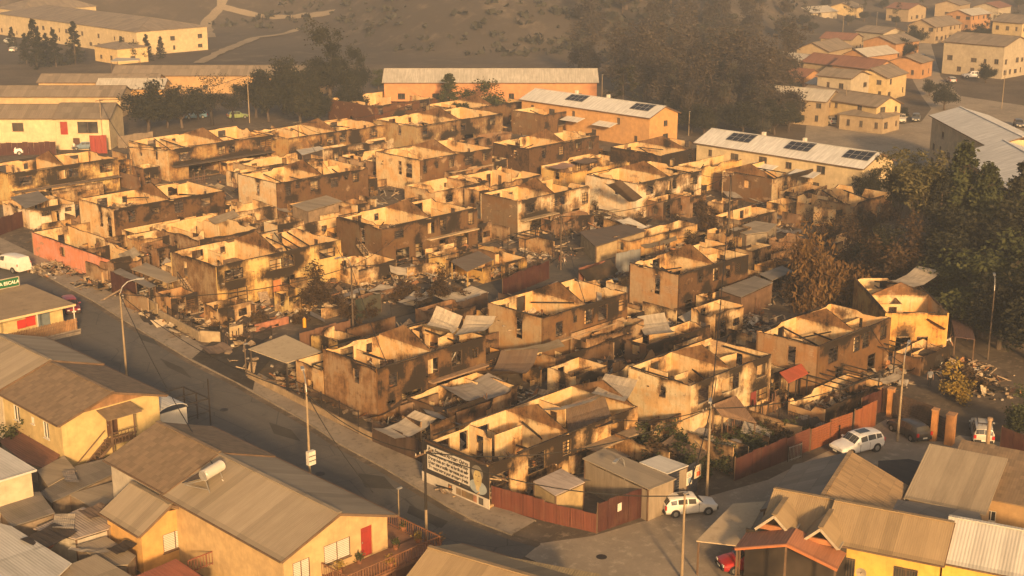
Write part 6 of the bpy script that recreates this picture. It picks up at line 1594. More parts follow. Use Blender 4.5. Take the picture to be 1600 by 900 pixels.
def fence(name, A, B, h, mat, label, style='sheet', cat="fence", z=0.0, hB=None, group=None, lean=0.0):
    a, b = at(A[0], A[1], 0), at(B[0], B[1], 0); L = (b - a).length; ang = math.atan2(b.y - a.y, b.x - a.x)
    root = empty(name, (a.x, a.y, z), ang, label, cat, group); hB = hB or h; rng = random.Random(int(A[0] * 3 + A[1]))
    m = MB(); H_ = lambda u: h + (hB - h) * u / L
    if style == 'sheet':
        n = max(1, int(L / .9))
        for k in range(n):
            u0, u1 = L * k / n, L * (k + 1) / n - .03; t0 = H_(u0) + rng.uniform(-.10, .10)
            y = rng.uniform(-.015, .015)
            P = [(u0, y, .04), (u1, y, .04), (u1, y + lean, t0), (u0, y + lean, t0)]
            Q = [(p[0], p[1] + .03, p[2]) for p in P]
            m.poly(P, 0, [(u0, 0), (u1, 0), (u1, 1), (u0, 1)]); m.poly(Q[::-1], 0, [(u1, 0), (u0, 0), (u0, 1), (u1, 1)])
            for i in range(4): j = (i + 1) % 4; m.poly([P[j], P[i], Q[i], Q[j]])
    elif style == 'boards':
        n = max(1, int(h / .2))
        for k in range(n): m.box((L / 2, 0, .1 + h * (k + .5) / n), (L - .1, .035, h / n - .025))
    elif style == 'wall':
        m.slab([(0, -.08, h), (L, -.08, hB), (L, .08, hB), (0, .08, h)], h) if h == hB else m.poly([(0, -.08, 0), (L, -.08, 0), (L, -.08, hB), (0, -.08, h)]) or m.poly([(0, .08, 0), (0, .08, h), (L, .08, hB), (L, .08, 0)]) or m.poly([(0, -.08, h), (L, -.08, hB), (L, .08, hB), (0, .08, h)])
    elif style == 'bars':
        k = int(L / .16)
        for q in range(k + 1): m.bar((L * q / k, 0, 0), (L * q / k, 0, h), .025)
        m.bar((0, 0, h - .08), (L, 0, h - .08), .04); m.bar((0, 0, .15), (L, 0, .15), .04)
    m.build({'sheet': "panel", 'boards': "board_panel", 'wall': "wall", 'bars': "railing"}[style], mat, root)
    if style != 'wall':
        n = max(1, int(L / 2.6))
        for k in range(n + 1):
            p = MB(); u = L * k / n; p.box((u, .06, H_(u) / 2 + .03), (.08, .08, H_(u) + .06)); p.build("post", M_WOOD if style != 'bars' else M_IRON, root)
    return root
S_RED = roofing((.16, .052, .032), .35, .18, 0, 1.4); S_MAR = roofing((.070, .024, .019), .3, .2, 0); S_ORG = roofing((.26, .088, .036), .3, .3, 0); S_DRK = roofing((.075, .050, .038), .4, .2, 0); S_NAVY = paint((.020, .025, .040), .25); S_BRN = roofing((.19, .10, .06), .4, .2, 0)
fence("sheet_fence", (768, 793), (850, 815), 1.7, S_RED, "rusty red corrugated fence below the mural corner")
fence("sheet_fence", (850, 815), (932, 834), 1.6, S_RED, "rusty red corrugated fence run ending at the maroon gate")
fence("gate", (934, 833), (1012, 806), 2.3, S_MAR, "wide maroon sheet gate with a small white notice", cat="gate")
m = MB(); q = at(966, 822, 0); m.box(q + Vector((-.04, -.12, 1.55)), (.42, .03, .6), rz=0); tag(m.build("notice", M_WHITE), "small white notice hanging on the wide maroon gate", "notice")
for k in range(3): pass
fence("gate", (1016, 806), (1090, 768), 2.5, S_NAVY, "dark blue gate wall with pasted posters beside the white hatchback", cat="gate", style='boards')
def poster(px, z, w, h, cols, label, ang):
    p = at(px[0], px[1], 0); r = empty("poster", p + Vector((0, 0, z)), ang, label, "poster")
    m = MB(); m.box((0, -.10, 0), (w, .03, h)); b = m.build("sheet", paint(cols[0], .12), r)
    m = MB(); m.box((w * .1, -.125, -h * .18), (w * .62, .02, h * .38)); m.build("colour_patch", paint(cols[1], .15), b)
    m = MB()
    for k in range(3): m.box((-w * .05, -.125, h * (.12 + .11 * k)), (w * (.7 - .15 * k), .02, h * .05))
    m.build("print_lines", paint(cols[2], .1), b)
gA = at(1016, 806); gB = at(1090, 768); ang = math.atan2(gB.y - gA.y, gB.x - gA.x)
poster((1034, 797), 1.15, 1.5, 1.6, ((.72, .60, .40), (.62, .16, .05), (.45, .25, .08)), "large cream and orange poster on the blue gate wall", ang)
poster((1074, 777), 1.6, .7, 1.1, ((.66, .60, .48), (.18, .25, .32), (.3, .25, .2)), "pale blue and white poster behind the hatchback's bonnet", ang)
poster((1087, 770), 1.8, .8, 1.0, ((.70, .58, .40), (.60, .12, .04), (.4, .2, .1)), "small orange poster nearest the leaning pole", ang)
fence("sheet_fence", (1148, 752), (1240, 716), 2.0, S_MAR, "long maroon fence behind the scorched front gardens")
fence("sheet_fence", (1240, 716), (1264, 706), 2.0, S_RED, "short red fence panel beside the small white gate", style='boards')
fence("mesh_gate", (1232, 722), (1252, 715), 1.3, M_GALV, "small pale barred gate in the maroon fence", style='bars', cat="gate")
fence("sheet_fence", (1266, 706), (1296, 694), 1.9, S_ORG, "orange boarded fence left of the white crossover", style='boards')
fence("sheet_fence", (1296, 694), (1330, 682), 2.1, S_ORG, "orange ribbed fence behind the white crossover", style='boards')
fence("sheet_fence", (1334, 680), (1368, 666), 2.3, S_ORG, "bright orange-red fence right of the white crossover")
fence("sheet_fence", (1345, 660), (1385, 640), 2.2, S_MAR, "maroon fence with a white notice running up to the brick pillar")
fence("gate", (1394, 654), (1456, 676), 2.3, S_DRK, "dark brown driveway gate behind the black hatchback", cat="gate", style='boards')
fence("gate", (1462, 682), (1478, 690), 1.9, S_DRK, "narrow dark gate between two orange brick pillars", cat="gate", style='boards')
def pillar(px, h, w, label):
    p = at(px[0], px[1], 0); r = empty("brick_pillar", p, rad(10), label, "pillar")
    m = MB(); m.box((0, 0, h / 2), (w, w * .8, h)); m.build("shaft", paint((.46, .21, .07), .35), r)
    m = MB(); m.box((0, 0, h + .05), (w + .1, w * .8 + .1, .1)); m.build("cap", paint((.42, .22, .1), .2), r)
pillar((1390, 650), 2.5, .6, "orange brick pillar at the left end of the driveway gate"); pillar((1458, 688), 2.7, .55, "tall orange brick pillar at the right end of the driveway gate"); pillar((1483, 694), 2.6, .8, "wide orange brick pillar right of the narrow gate"); pillar((1380, 643), 2.2, .4, "thin orange pillar beside the maroon fence")
fence("sheet_fence", (1562, 700), (1620, 722), 1.9, S_MAR, "maroon fence at the right edge under the green tree")
fence("sheet_fence", (175, 456), (214, 474), 2.4, S_MAR, "maroon sheet gate at the end of the pink wall", cat="gate")
fence("block_wall", (216, 478), (247, 494), 1.4, paint((.40, .30, .18), .35), "cream block wall with burnt junk before it, by the street", 'wall', "wall")
fence("block_wall", (249, 498), (312, 533), 1.0, paint((.38, .29, .18), .35), "low grey-tan garden wall along the street pavement", 'wall', "wall")
fence("block_wall", (314, 534), (345, 536), 1.2, paint((.42, .32, .19), .35), "low curved wall piece at the lane corner", 'wall', "wall")
fence("block_wall", (359, 532), (380, 527), 1.4, paint((.46, .34, .19), .3), "square wall stub at the street corner", 'wall', "wall")
fence("iron_railing", (345, 536), (359, 532), 2.0, M_IRON, "black iron gate between the corner wall pieces", 'bars', "gate")
fence("iron_railing", (398, 540), (425, 527), 1.2, M_IRON, "dark low railing at the lane's mouth", 'bars')
fence("block_wall", (388, 592), (582, 690), .75, paint((.40, .29, .17), .35), "long low wall under the beige canopy along the pavement", 'wall', "wall")
fence("iron_railing", (448, 622), (560, 680), 2.2, M_IRON, "burnt black railing above the long low wall", 'bars')
fence("sheet_fence", (582, 692), (668, 728), 1.9, S_DRK, "burnt brown fence along the pavement left of the mural")
fence("sheet_fence", (470, 548), (548, 525), 1.8, S_BRN, "brown sheet fence on the near side of the lane")
fence("sheet_fence", (660, 520), (762, 488), 2.2, S_DRK, "dark sheet fence running up to the tan shell")
fence("sheet_fence", (786, 466), (858, 436), 2.3, S_MAR, "maroon sheet fence with white posts across the lane")
fence("sheet_fence", (556, 500), (596, 488), 2.2, paint((.03, .04, .03), .3), "dark green sheet fence beside the lane steps")
fence("iron_railing", (612, 500), (690, 478), 1.6, M_IRON, "grey mesh railing along the far side of the lane", 'bars')
fence("sheet_fence", (962, 430), (1000, 420), 2.6, roofing((.26, .26, .25), .3, .3), "grey corrugated wall beside the black tarpaulin")
fence("sheet_fence", (905, 442), (945, 430), 1.8, roofing((.26, .11, .07), .4, .2), "rust-red corrugated panel in the tan shell's yard")
fence("sheet_fence", (-10, 372), (44, 352), 2.3, S_MAR, "maroon sheet fence at the left edge beside the whitewashed annex")
fence("sheet_fence", (-40, 244), (88, 242), 2.3, S_MAR, "red-brown fence in front of the cream terrace house")
fence("sheet_fence", (142, 240), (168, 240), 3.2, roofing((.30, .05, .035), .3, .4), "tall red sheet gate at the terrace's right end", cat="gate")
fence("sheet_fence", (185, 232), (240, 224), 2.2, paint((.26, .20, .14), .3), "tan board fence under the dense round tree")
fence("iron_railing", (262, 500), (300, 520), 1.5, M_IRON, "scorched railing on the garden wall before the corner shell", 'bars')
fence("iron_railing", (770, 778), (850, 752), 1.4, M_IRON, "black iron railing on the mural house's porch", 'bars')
fence("iron_railing", (1215, 660), (1310, 690), 1.4, M_IRON, "dark railing below the small red canopy", 'bars')
fence("iron_railing", (1010, 700), (1090, 672), 1.8, M_IRON, "burnt railing in front of the cream shell's lower floor", 'bars')

# canopies, carports, sheds among the ruins
M_STEEL = paint((.045, .035, .028), .3, .8)
canopy("canopy", "beige sheet canopy on dark steel posts at the street corner", "canopy", [(388, 545), (446, 523), (502, 549), (448, 567)], 2.8, ground_mat("canopy_sheet", (.50, .40, .26), (.44, .35, .23), (.36, .28, .18), .3, 1.5, .1), post_mat=M_STEEL, post_r=.06)
def burnt_frame(px, w, d, h, rz, label):
    p = at(px[0], px[1], 0); r = empty("burnt_carport_frame", p, rad(rz), label, "carport frame")
    m = MB()
    for y in (0, d): m.bar((0, y, h), (w, y, h), .1)
    for k in range(int(w / 1.2) + 1): m.bar((k * 1.2, 0, h + .06), (k * 1.2, d, h + .06), .06, .1)
    m.build("rafter_frame", M_CHAR, r)
    for x in (0, w):
        for y in (0, d):
            b = MB(); b.bar((x, y, 0), (x + .05, y, h), .1); b.build("post", M_STEEL, r)
burnt_frame((560, 640), 6.0, 6.5, 2.6, 0, "charred carport frame between the beige canopy and the scorched brown shell")
burnt_frame((1310, 650), 6.5, 4.5, 2.4, 0, "charred pergola frame in front of the bare tan gable")
burnt_frame((870, 545), 7.5, 4.0, 2.1, 0, "charred roof frame over the dark yard below the tan shell")
burnt_frame((1000, 268), 5.5, 4.0, 2.6, 0, "burnt roof frame in the back rows near the araucaria")
burnt_frame((820, 405), 5.0, 3.0, 2.5, 0, "burnt porch frame in front of the pale yellow shell")
burnt_frame((1395, 590), 3.0, 3.0, 2.6, 0, "pale square frame left of the wrecked car")
RIB = roofing((.34, .27, .19), .25, .16, 0, 1.5)
canopy("garage", "long garage with flat tan roof and ribbed grey walls beside the maroon gate", "garage", [(910, 716), (944, 700), (1057, 748), (1015, 765)], 2.6, R_TAN, wallm=RIB)
canopy("shed", "pale grey sheet-roofed shed behind the long tan garage", "shed", [(999, 722), (1030, 711), (1076, 727), (1043, 740)], 2.7, R_PALE, wallm=RIB)
canopy("canopy", "white and rust striped canopy beside the mural house", "canopy", [(833, 752), (877, 732), (914, 753), (868, 774)], 2.3, roofing((.52, .42, .34), .5, .3, 0), wallm=paint((.48, .35, .17), .35))
canopy("canopy", "small tilted red sheet canopy between the cream and tan shells", "canopy", [(1218, 582), (1252, 568), (1263, 583), (1232, 598)], 3.0, roofing((.44, .10, .05), .25, .3, 0), zs=[3.0, 3.0, 2.6, 2.6], post_mat=M_STEEL)
canopy("shed", "dark board shed with two pale sheets on its roof, next to the speckled shell", "shed", [(1123, 452), (1180, 431), (1208, 441), (1158, 464)], 2.7, R_GREY, wallm=paint((.17, .10, .06), .4))
canopy("canopy", "grey flat porch roof on wooden legs right of the dark board shed", "canopy", [(1186, 428), (1222, 415), (1240, 424), (1206, 438)], 2.6, R_GREY)
canopy("shed", "wide grey flat-roofed shed on the scorched gardens", "shed", [(1140, 358), (1180, 345), (1215, 350), (1200, 362), (1165, 366)], 2.4, R_TAN, wallm=paint((.26, .21, .15), .4))
canopy("shed", "long low roofless-fronted shed beside the lane with ash-grey roof", "shed", [(905, 362), (975, 350), (1010, 360), (930, 385)], 2.2, roofing((.13, .10, .075), .5, .3), wallm=paint((.44, .32, .17), .35))
canopy("shed", "grey sheet roof lying over the yard by the arched porch", "shed", [(452, 224), (478, 218), (507, 232), (472, 242)], 3.0, R_PALE, wallm=paint((.08, .06, .05), .4))
canopy("shed", "low white plaster roof on the whitewashed annex", "shed", [(16, 308), (60, 298), (76, 312), (40, 326)], 2.8, R_GREY)
canopy("canopy", "long plank-like sheet roof inside the grey walled yard by the pink wall", "canopy", [(205, 420), (228, 410), (285, 435), (262, 442)], 2.2, R_TAN)
canopy("canopy", "narrow sheet roof behind the maroon gate of the pink wall", "canopy", [(175, 424), (188, 419), (244, 446), (234, 450)], 2.4, R_GREY)
canopy("canopy", "brown buckled porch roof below the cream shell's corner", "canopy", [(1113, 632), (1150, 618), (1182, 660), (1128, 650)], 2.6, roofing((.24, .15, .09), .5, .3), zs=[2.8, 3.0, 2.2, 2.2], post_mat=M_WOOD)
canopy("canopy", "ash-covered porch roof heaped with debris by the maroon lane fence", "canopy", [(704, 408), (748, 392), (772, 405), (730, 424)], 2.3, roofing((.20, .155, .11), .5, .3), post_mat=paint((.5, .32, .1), .3))
canopy("shed", "flat tan roof block behind the corner house", "shed", [(455, 320), (510, 305), (535, 314), (480, 330)], 2.6, R_TAN, wallm=paint((.34, .24, .15), .4))
canopy("canopy", "purple-brown stepped sheet roofs on the right bank", "canopy", [(1487, 500), (1515, 500), (1524, 530), (1492, 526)], 2.2, roofing((.12, .07, .06), .4, .3))
canopy("canopy", "dark roof edge over the pale doorway of the dark brown shell", "canopy", [(785, 230), (802, 226), (810, 232), (792, 236)], 2.8, R_GREY)

# loose roofing sheets: each one a thing
def sheet(px, z, l, w, rz, tilt, curl, mat, label, group=None, roll=0.0):
    p = at(px[0], px[1], z); m = MB(); n = 8
    def Q(i, s):
        t = i / n - .5; zz = curl * (4 * t * t - .3) + .04 * math.sin(i * 1.9 + s)
        return Vector((t * l, s * w / 2, zz + s * roll * (i / n)))
    for i in range(n):
        a, b, c_, d = Q(i, -1), Q(i + 1, -1), Q(i + 1, 1), Q(i, 1); e = Vector((0, 0, -.02))
        uv = [(0, i * l / n), (0, (i + 1) * l / n), (w, (i + 1) * l / n), (w, i * l / n)]
        m.poly([a, b, c_, d], 0, uv); m.poly([d + e, c_ + e, b + e, a + e], 0, uv[::-1])
    o = m.build("roof_sheet", mat); o.location = p; o.rotation_euler = (rad(tilt), rad(tilt * .4), rad(rz))
    return tag(o, label, "roof sheet", group)
SH_P = roofing((.50, .42, .31), .35, .2, 0); SH_G = roofing((.28, .25, .22), .4, .2, 0); SH_B = roofing((.17, .12, .085), .5, .2, 0); SH_D = roofing((.045, .036, .03), .3, .2, 0)
sheet((690, 508), 5.6, 6.0, 2.6, 35, 8, .9, SH_P, "big pale sheet curled over the scorched brown shell's middle room", roll=.3)
sheet((738, 513), 5.6, 4.2, 3.0, 20, -20, .5, SH_P, "pale folded sheet standing on the scorched brown shell's far end", roll=.4)
sheet((632, 668), 1.9, 6.0, 2.2, 15, 10, .5, SH_P, "long pale buckled sheet by the pavement left of the mural")
sheet((690, 652), 1.6, 4.0, 2.4, 65, 22, .1, SH_G, "grey ribbed sheet tilted beside the pale buckled one")
sheet((980, 505), 2.0, 4.5, 2.2, 60, 14, .6, SH_P, "pale curved sheet below the tan shell, left of a pair")
sheet((1025, 512), 2.2, 5.5, 2.8, 50, -6, .6, SH_P, "pale curved sheet below the tan shell, right of a pair")
sheet((935, 425), 1.8, 4.2, 2.0, 110, 62, .4, SH_D, "black burnt tarpaulin sheet standing up beside the grey wall")
sheet((985, 350), 1.6, 4.0, 3.0, 10, 18, .2, roofing((.62, .56, .46), .2, .3), "white tent-like sheet in the scorched gardens")
sheet((1030, 380), 1.7, 4.5, 1.2, 130, 40, .2, SH_G, "narrow grey sheet leaning near the lane wall")
sheet((720, 462), .9, 6.5, 2.6, 5, 8, .3, SH_P, "long sagging pale sheet on the lane side")
sheet((640, 470), .9, 5.5, 1.6, 25, 12, .5, SH_P, "narrow bent sheet in the yard of the octagonal-window shell")
sheet((668, 460), 1.0, 2.2, 2.0, 10, -10, .2, SH_P, "small square sheet on a heap beside the lane")
sheet((349, 340), 3.4, 4.2, 1.3, 115, 50, .1, SH_G, "grey sheet leaning upright inside the low black-banded shell")
sheet((202, 398), 3.2, 3.2, 1.2, 100, 60, .1, SH_G, "grey sheet leaning in the pink-walled shell")
sheet((795, 575), 1.6, 5.5, 4.0, 20, -10, 1.1, SH_B, "big fallen grey roof sheet between two shells")
sheet((835, 545), 2.6, 5.5, 1.8, 120, 38, .2, SH_G, "tall grey sheet leaning against the tan shell")
sheet((745, 610), 1.6, 6.0, 3.5, 0, 8, .6, SH_G, "crumpled grey sheet over the charred yard")
sheet((890, 632), 3.7, 6.5, 1.3, 155, 14, .5, SH_P, "long curled strip of sheet on the mural house's far unit")
sheet((960, 608), 4.2, 6.0, 2.8, 30, 8, .3, SH_P, "white flapping sheet over the mural house's far gable")
sheet((920, 655), 3.0, 5.0, 3.6, 50, -18, .7, SH_B, "brown buckled roof sheet fallen into the mural house's far unit")
sheet((1430, 435), 5.2, 8.5, 2.6, 10, 5, .4, SH_P, "warped white roof sheet on top of the trapezoid gable shell")
sheet((972, 300), 4.6, 4.5, 4.2, 70, 40, .5, SH_B, "dark dented dome-like sheet beside the pale cream shell")
sheet((875, 260), 2.4, 5.0, 2.4, 8, 4, .2, roofing((.34, .22, .17), .4, .2), "pinkish sheet roof strip in the back rows")
sheet((912, 252), 2.5, 4.5, 2.4, 8, 4, .2, SH_B, "brown sheet roof strip in the back rows")
sheet((250, 505), .35, 1.7, 1.3, 10, 25, .0, paint((.66, .52, .33), .1), "cream board tipped on the pavement, left of a pair")
sheet((274, 518), .35, 1.6, 1.3, 60, 25, .0, paint((.66, .52, .33), .1), "cream board tipped on the pavement, right of a pair")
sheet((160, 442), .4, 4.0, 1.6, 150, 10, .2, SH_B, "bent brown sheet lying before the pink wall")
sheet((128, 418), .4, 3.0, 1.4, 40, 8, .2, SH_P, "bent pale sheet lying before the pink wall")
sheet((1460, 505), 3.2, 4.5, 2.0, 30, 25, .4, SH_B, "brown sheet hanging from the ochre shell at the right")
rs2 = random.Random(21); LANE = [(395, 590), (400, 533), (610, 480), (800, 428), (1000, 374), (1045, 385), (1010, 404), (900, 440), (650, 510), (480, 552)]; YARD = [(60, 400), (300, 545), (640, 690), (760, 780), (1000, 750), (1200, 690), (1400, 620), (1460, 520), (1380, 400), (1250, 330), (1090, 262), (900, 215), (620, 195), (420, 200), (220, 235), (20, 300)]
n_ = 0
while n_ < 190:
    x, y = rs2.uniform(20, 1460), rs2.uniform(195, 780)
    if not inpoly(x, y, YARD) or inpoly(x, y, LANE): continue
    sheet((x, y), rs2.uniform(.25, 1.3), rs2.uniform(1.8, 4.2), rs2.uniform(.8, 1.8), rs2.uniform(0, 180), rs2.gauss(0, 16), rs2.uniform(0, .5), rs2.choice([SH_P, SH_G, SH_B, SH_B, SH_D, SH_G]), "buckled loose roofing sheet among the ruins", "loose roofing sheets among the ruins", rs2.uniform(-.2, .2)); n_ += 1
for i, (q, zz, l, w, rz_, mt, lab) in enumerate((((76, 838), 2.5, 3.2, 2.0, 20, SH_D, "dark tarpaulin sheet thrown over the shed roofs at the lower left"), ((100, 815), 2.4, 2.6, 1.4, 60, SH_P, "pale patched sheet on the rusty shed roof"), ((150, 798), 2.5, 2.0, 1.4, 10, SH_B, "rust-brown sheet patch on the white and rusty shed roof"), ((140, 860), 2.2, 3.0, .5, 120, SH_P, "narrow white strip lying across the cream shed roof"), ((62, 858), 2.2, 2.4, 1.2, 40, roofing((.30, .12, .08), .3, .2), "dull red sheet between the lower left sheds"), ((110, 745), 2.1, 2.6, .9, 70, SH_G, "grey sheet lying on the long sagging roof"), ((190, 855), 2.2, 1.8, 1.0, 15, SH_D, "black sheet on the shed roof next to the orange house"))):
    sheet(q, zz, l, w, rz_, 8, .08, mt, lab)
# remains of yard walls and fences between the shells
n_ = 0
while n_ < 210:
    x, y = rs2.uniform(20, 1440), rs2.uniform(200, 760)
    if not inpoly(x, y, YARD) or inpoly(x, y, LANE): continue
    p = at(x, y, 0); L = rs2.uniform(2.0, 6.5); h = rs2.uniform(.9, 2.4); m = MB(); ud = rs2.choice([(1, 0, 0), (0, -1, 0)])
    c_ = rs2.choice([CREAM, (.36, .26, .16), (.45, .33, .19), (.22, .15, .10), (.5, .36, .18)])
    wall(m, (0, 0, 0), ud, L, h, .14, [], ragged(rs2, L, h, rs2.choice([.2, .5, 1.0])), outer=c_, inner=c_, soot=plume(rs2, [], rs2.uniform(0, .4), [(rs2.uniform(0, L), h * .6, 1, 1, .7)], L, h))
    o = m.build("yard_wall", BURNT, attrs=True); o.location = p
    tag(o, "scorched stump of a yard wall between the shells", "wall", "scorched yard walls between the shells"); n_ += 1
n_ = 0; M_SCORCH = [S_DRK, S_BRN, M_CHAR]
while n_ < 60:
    x, y = rs2.uniform(20, 1440), rs2.uniform(200, 760)
    if not inpoly(x, y, YARD) or inpoly(x, y, LANE): continue
    p = at(x, y, 0); m = MB(); L = rs2.uniform(1.5, 4.5); k = int(L / .35)
    for q in range(k):
        if rs2.random() < .25: continue
        m.bar((q * .35, 0, 0), (q * .35 + rs2.gauss(0, .06), rs2.gauss(0, .06), rs2.uniform(.7, 2.3)), .07)
    m.bar((0, 0, .8), (L, 0, .8), .06)
    o = m.build("burnt_fence", rs2.choice(M_SCORCH)); o.location = p; o.rotation_euler = (0, 0, rs2.choice([0, math.pi / 2]) + rs2.gauss(0, .1))
    tag(o, "charred picket remains standing in the burnt yards", "fence", "charred fence remains in the yards"); n_ += 1
m = MB(); n_ = 0
while n_ < 13500:
    if rs2.random() < .5: x, y = rs2.uniform(20, 1440), rs2.uniform(200, 780)
    else: x, y = rs2.gauss(850, 300), rs2.gauss(520, 120)
    if not inpoly(x, y, YARD) or inpoly(x, y, LANE): continue
    p = at(x, y, 0)
    if noise.noise(Vector((p.x * .12, p.y * .12, 2))) < rs2.uniform(-.4, .25): n_ += .3; continue
    n_ += 1
    rubble(m, rs2, p.x - .3, p.x + .3, p.y - .3, p.y + .3, .02, 1, rs2.choice([1, 1, 1.5]), .5)
tag(m.build("ground_rubble", M_DEBRIS, attrs=True), "broken block, ash and charred boards strewn between the shells", "rubble", kind='stuff')
m = MB()
for (x, y, s, n) in ((250, 495, 3, 60), (280, 505, 3, 60), (100, 425, 6, 150), (140, 445, 4, 90), (715, 770, 2.0, 30), (1510, 590, 6, 160), (1550, 610, 5, 120), (1420, 535, 4, 90), (1340, 610, 4, 90), (640, 690, 3, 50), (1130, 500, 6, 150), (1170, 470, 4, 90)):
    p = at(x, y, 0); rubble(m, rs2, p.x - s / 2, p.x + s / 2, p.y - s / 2, p.y + s / 2, .03, n, 1.0, .8)
tag(m.build("rubble_heaps", M_DEBRIS, attrs=True), "heaps of burnt household junk along the pavements and yards", "rubble", kind='stuff')

# dirt along the gutter and tar patches on the street
strip("gutter_dirt", street, offset(street, SGN * .55), .022, M_ASH)
for q_ in ([(250, 560), (285, 575), (300, 592), (262, 574)], [(420, 660), (455, 672), (470, 690), (428, 678)], [(560, 740), (600, 745), (618, 765), (570, 762)], [(215, 520), (240, 530), (248, 540), (222, 532)], [(640, 790), (700, 815), (690, 826), (636, 802)]):
    flat("tar_patch", pxs(*q_), .026, ground_mat("tar_patch", (.06, .055, .05), (.08, .072, .062), (.05, .045, .04), .5, 2))
for q_ in ((350, 640), (500, 740), (940, 870), (1180, 790)):
    m = MB(); p_ = at(q_[0], q_[1], .034); m.tube(p_ - Vector((0, 0, .03)), p_, .38, n=18); tag(m.build("manhole_cover", M_IRON), "round iron manhole cover in the road", "manhole cover", "manhole covers in the road")
# outside stairs on two shells
def outside_stair(root, x, y0, zt, n, label=None):
    m = MB(); run = .27; rise = zt / n
    for k in range(n): m.box((x - .5, y0 - k * run, zt - rise * (k + .5)), (.95, run, rise * .98))
    m.build("stair", paint((.34, .24, .14), .35), root)
    r = MB()
    for xx in (x - .95,):
        r.bar((xx, y0, zt + .9), (xx, y0 - n * run, .95), .05)
        r.bar((xx, y0, zt + .45), (xx, y0 - n * run, .5), .04)
        for k in range(0, n + 1, 2): r.bar((xx, y0 - k * run, zt - rise * k), (xx, y0 - k * run, zt - rise * k + .9), .04)
    r.build("stair_rail", M_IRON, root)
outside_stair(H['A1'][0], -.02, H['A1'][2] * .70, 2.5, 14)
outside_stair(H['A9'][0], -.02, H['A9'][2] * .42, 2.5, 13)
m = MB(); m.box((H['A1'][3] * .46, .06, 1.0), (1.05, .06, 1.95)); m.build("door", paint((.50, .19, .07), .3), H['A1'][0])
m = MB(); m.box((H['B5'][3] * .79, .05, 1.14), (.8, .06, 1.95)); m.build("door", paint((.20, .035, .025), .2), H['B5'][0])
root, c5_, la5_, lb5_ = H['B5']
m = MB(); m.box((lb5_ * .72 + 1.35, -.012, 1.2), (lb5_ * .5, .02, .0)) if False else None
# porch slabs hanging from the shells
def ledge(k, u0, u1, z, d=1.0, col=(.3, .22, .14)):
    r = H[k][0]; lb_ = H[k][3]; m = MB(); m.box((lb_ * (u0 + u1) / 2, -d / 2, z), (lb_ * (u1 - u0), d, .14)); m.build("porch_slab", paint(col, .4), r)
ledge('A3', .02, .98, 2.35, 1.2, (.16, .12, .09)); ledge('A4', .02, .98, 2.4, 1.1, (.10, .075, .055)); ledge('A10', .02, .5, 2.45, .9, (.40, .30, .18)); ledge('B1', .45, .98, 2.4, .7, (.34, .22, .13)); ledge('A9', .45, .98, 2.4, .7, (.5, .37, .22)); ledge('A8', .35, .98, 2.4, .6, (.42, .3, .18)); ledge('A6', .3, .98, 2.4, .5, (.12, .09, .06)); ledge('B4', .62, .98, 1.9, 1.2, (.33, .24, .15)); ledge('B2', .02, .95, 2.35, .5, (.36, .25, .15))

# ---------------------------------------------------------------- the lettered mural
root, c4, la4, lb4 = H['B4']
mu = empty("mural", (c4.x, c4.y, 0), 0, "white painted mural of cursive lettering with a bearded face, on the low shell's street wall", "mural")
m = MB(); m.box((-.035, la4 / 2, 2.18), (.05, la4 + .25, 2.55)); m.build("panel", paint((.035, .030, .027), .25), mu)
m = MB(); m.box((-.068, la4 * .60, 2.30), (.012, la4 * .66, 1.95)); m.build("white_ground", paint((.60, .55, .47), .2), mu)
m = MB(); m.box((-.05, la4 / 2, .46), (.06, la4 + .3, .92)); m.build("plinth", paint((.56, .50, .41), .2), mu)
ink = paint((.03, .025, .022), .05)
LINES = ["Papa Francisco Acércate Quiero", "Cuando y porque nos pasamos muy", "Desesperada que elige su huella sin salir", "Llegue una sencilla esperanza por ver", "Te encuentres por siempre Jesús"]
for i, s in enumerate(LINES):
    text_mesh("lettering", s, .42 if i == 0 else .36, ink, mu, Matrix.Translation((-.082, la4 * .91, 3.02 - .36 * i)) @ (UP_SIDE @ Matrix(((1, .22, 0), (0, 1, 0), (0, 0, 1)))).to_4x4(), 'LEFT', .002, la4 * .62, .045)
def blob(name, cy, cz, ry, rz_, x, mat, pw=1.0):
    m = MB(); m.poly([(x, cy + ry * math.cos(2 * math.pi * k / 20), cz + rz_ * math.sin(2 * math.pi * k / 20) * (pw if math.sin(2 * math.pi * k / 20) < 0 else 1)) for k in range(20)][::-1]); m.build(name, mat, mu)
blob("hair", la4 * .155, 2.65, .62, .62, -.066, paint((.20, .18, .15), .2)); blob("robe", la4 * .145, 1.55, .95, .55, -.070, paint((.34, .38, .38), .2)); blob("face", la4 * .15, 2.3, .44, .62, -.076, paint((.52, .40, .18), .2), 1.35); blob("robe", la4 * .33, 1.35, .5, .3, -.072, paint((.06, .055, .05), .2))
blob("eye", la4 * .15 + .17, 2.46, .07, .035, -.080, ink); blob("eye", la4 * .15 - .15, 2.46, .07, .035, -.080, ink); blob("mouth", la4 * .15, 2.02, .13, .03, -.080, paint((.25, .12, .07), .1)); blob("nose", la4 * .15, 2.25, .04, .13, -.079, paint((.42, .31, .14), .1)); blob("collar", la4 * .15, 1.45, .2, .22, -.078, paint((.55, .42, .22), .1))
for i, (f, w_) in enumerate(((.57, .45), (.44, .55), (.36, .5), (.27, .8), (.19, .4), (.10, .5))):
    m = MB(); m.box((-.086, la4 * f, .52), (.008, w_, .55)); m.build("picture", paint([(.20, .14, .09), (.28, .2, .12), (.24, .16, .08), (.19, .14, .08), (.40, .2, .12), (.10, .09, .08)][i], .4), mu)
M_ = None
tag_ = None

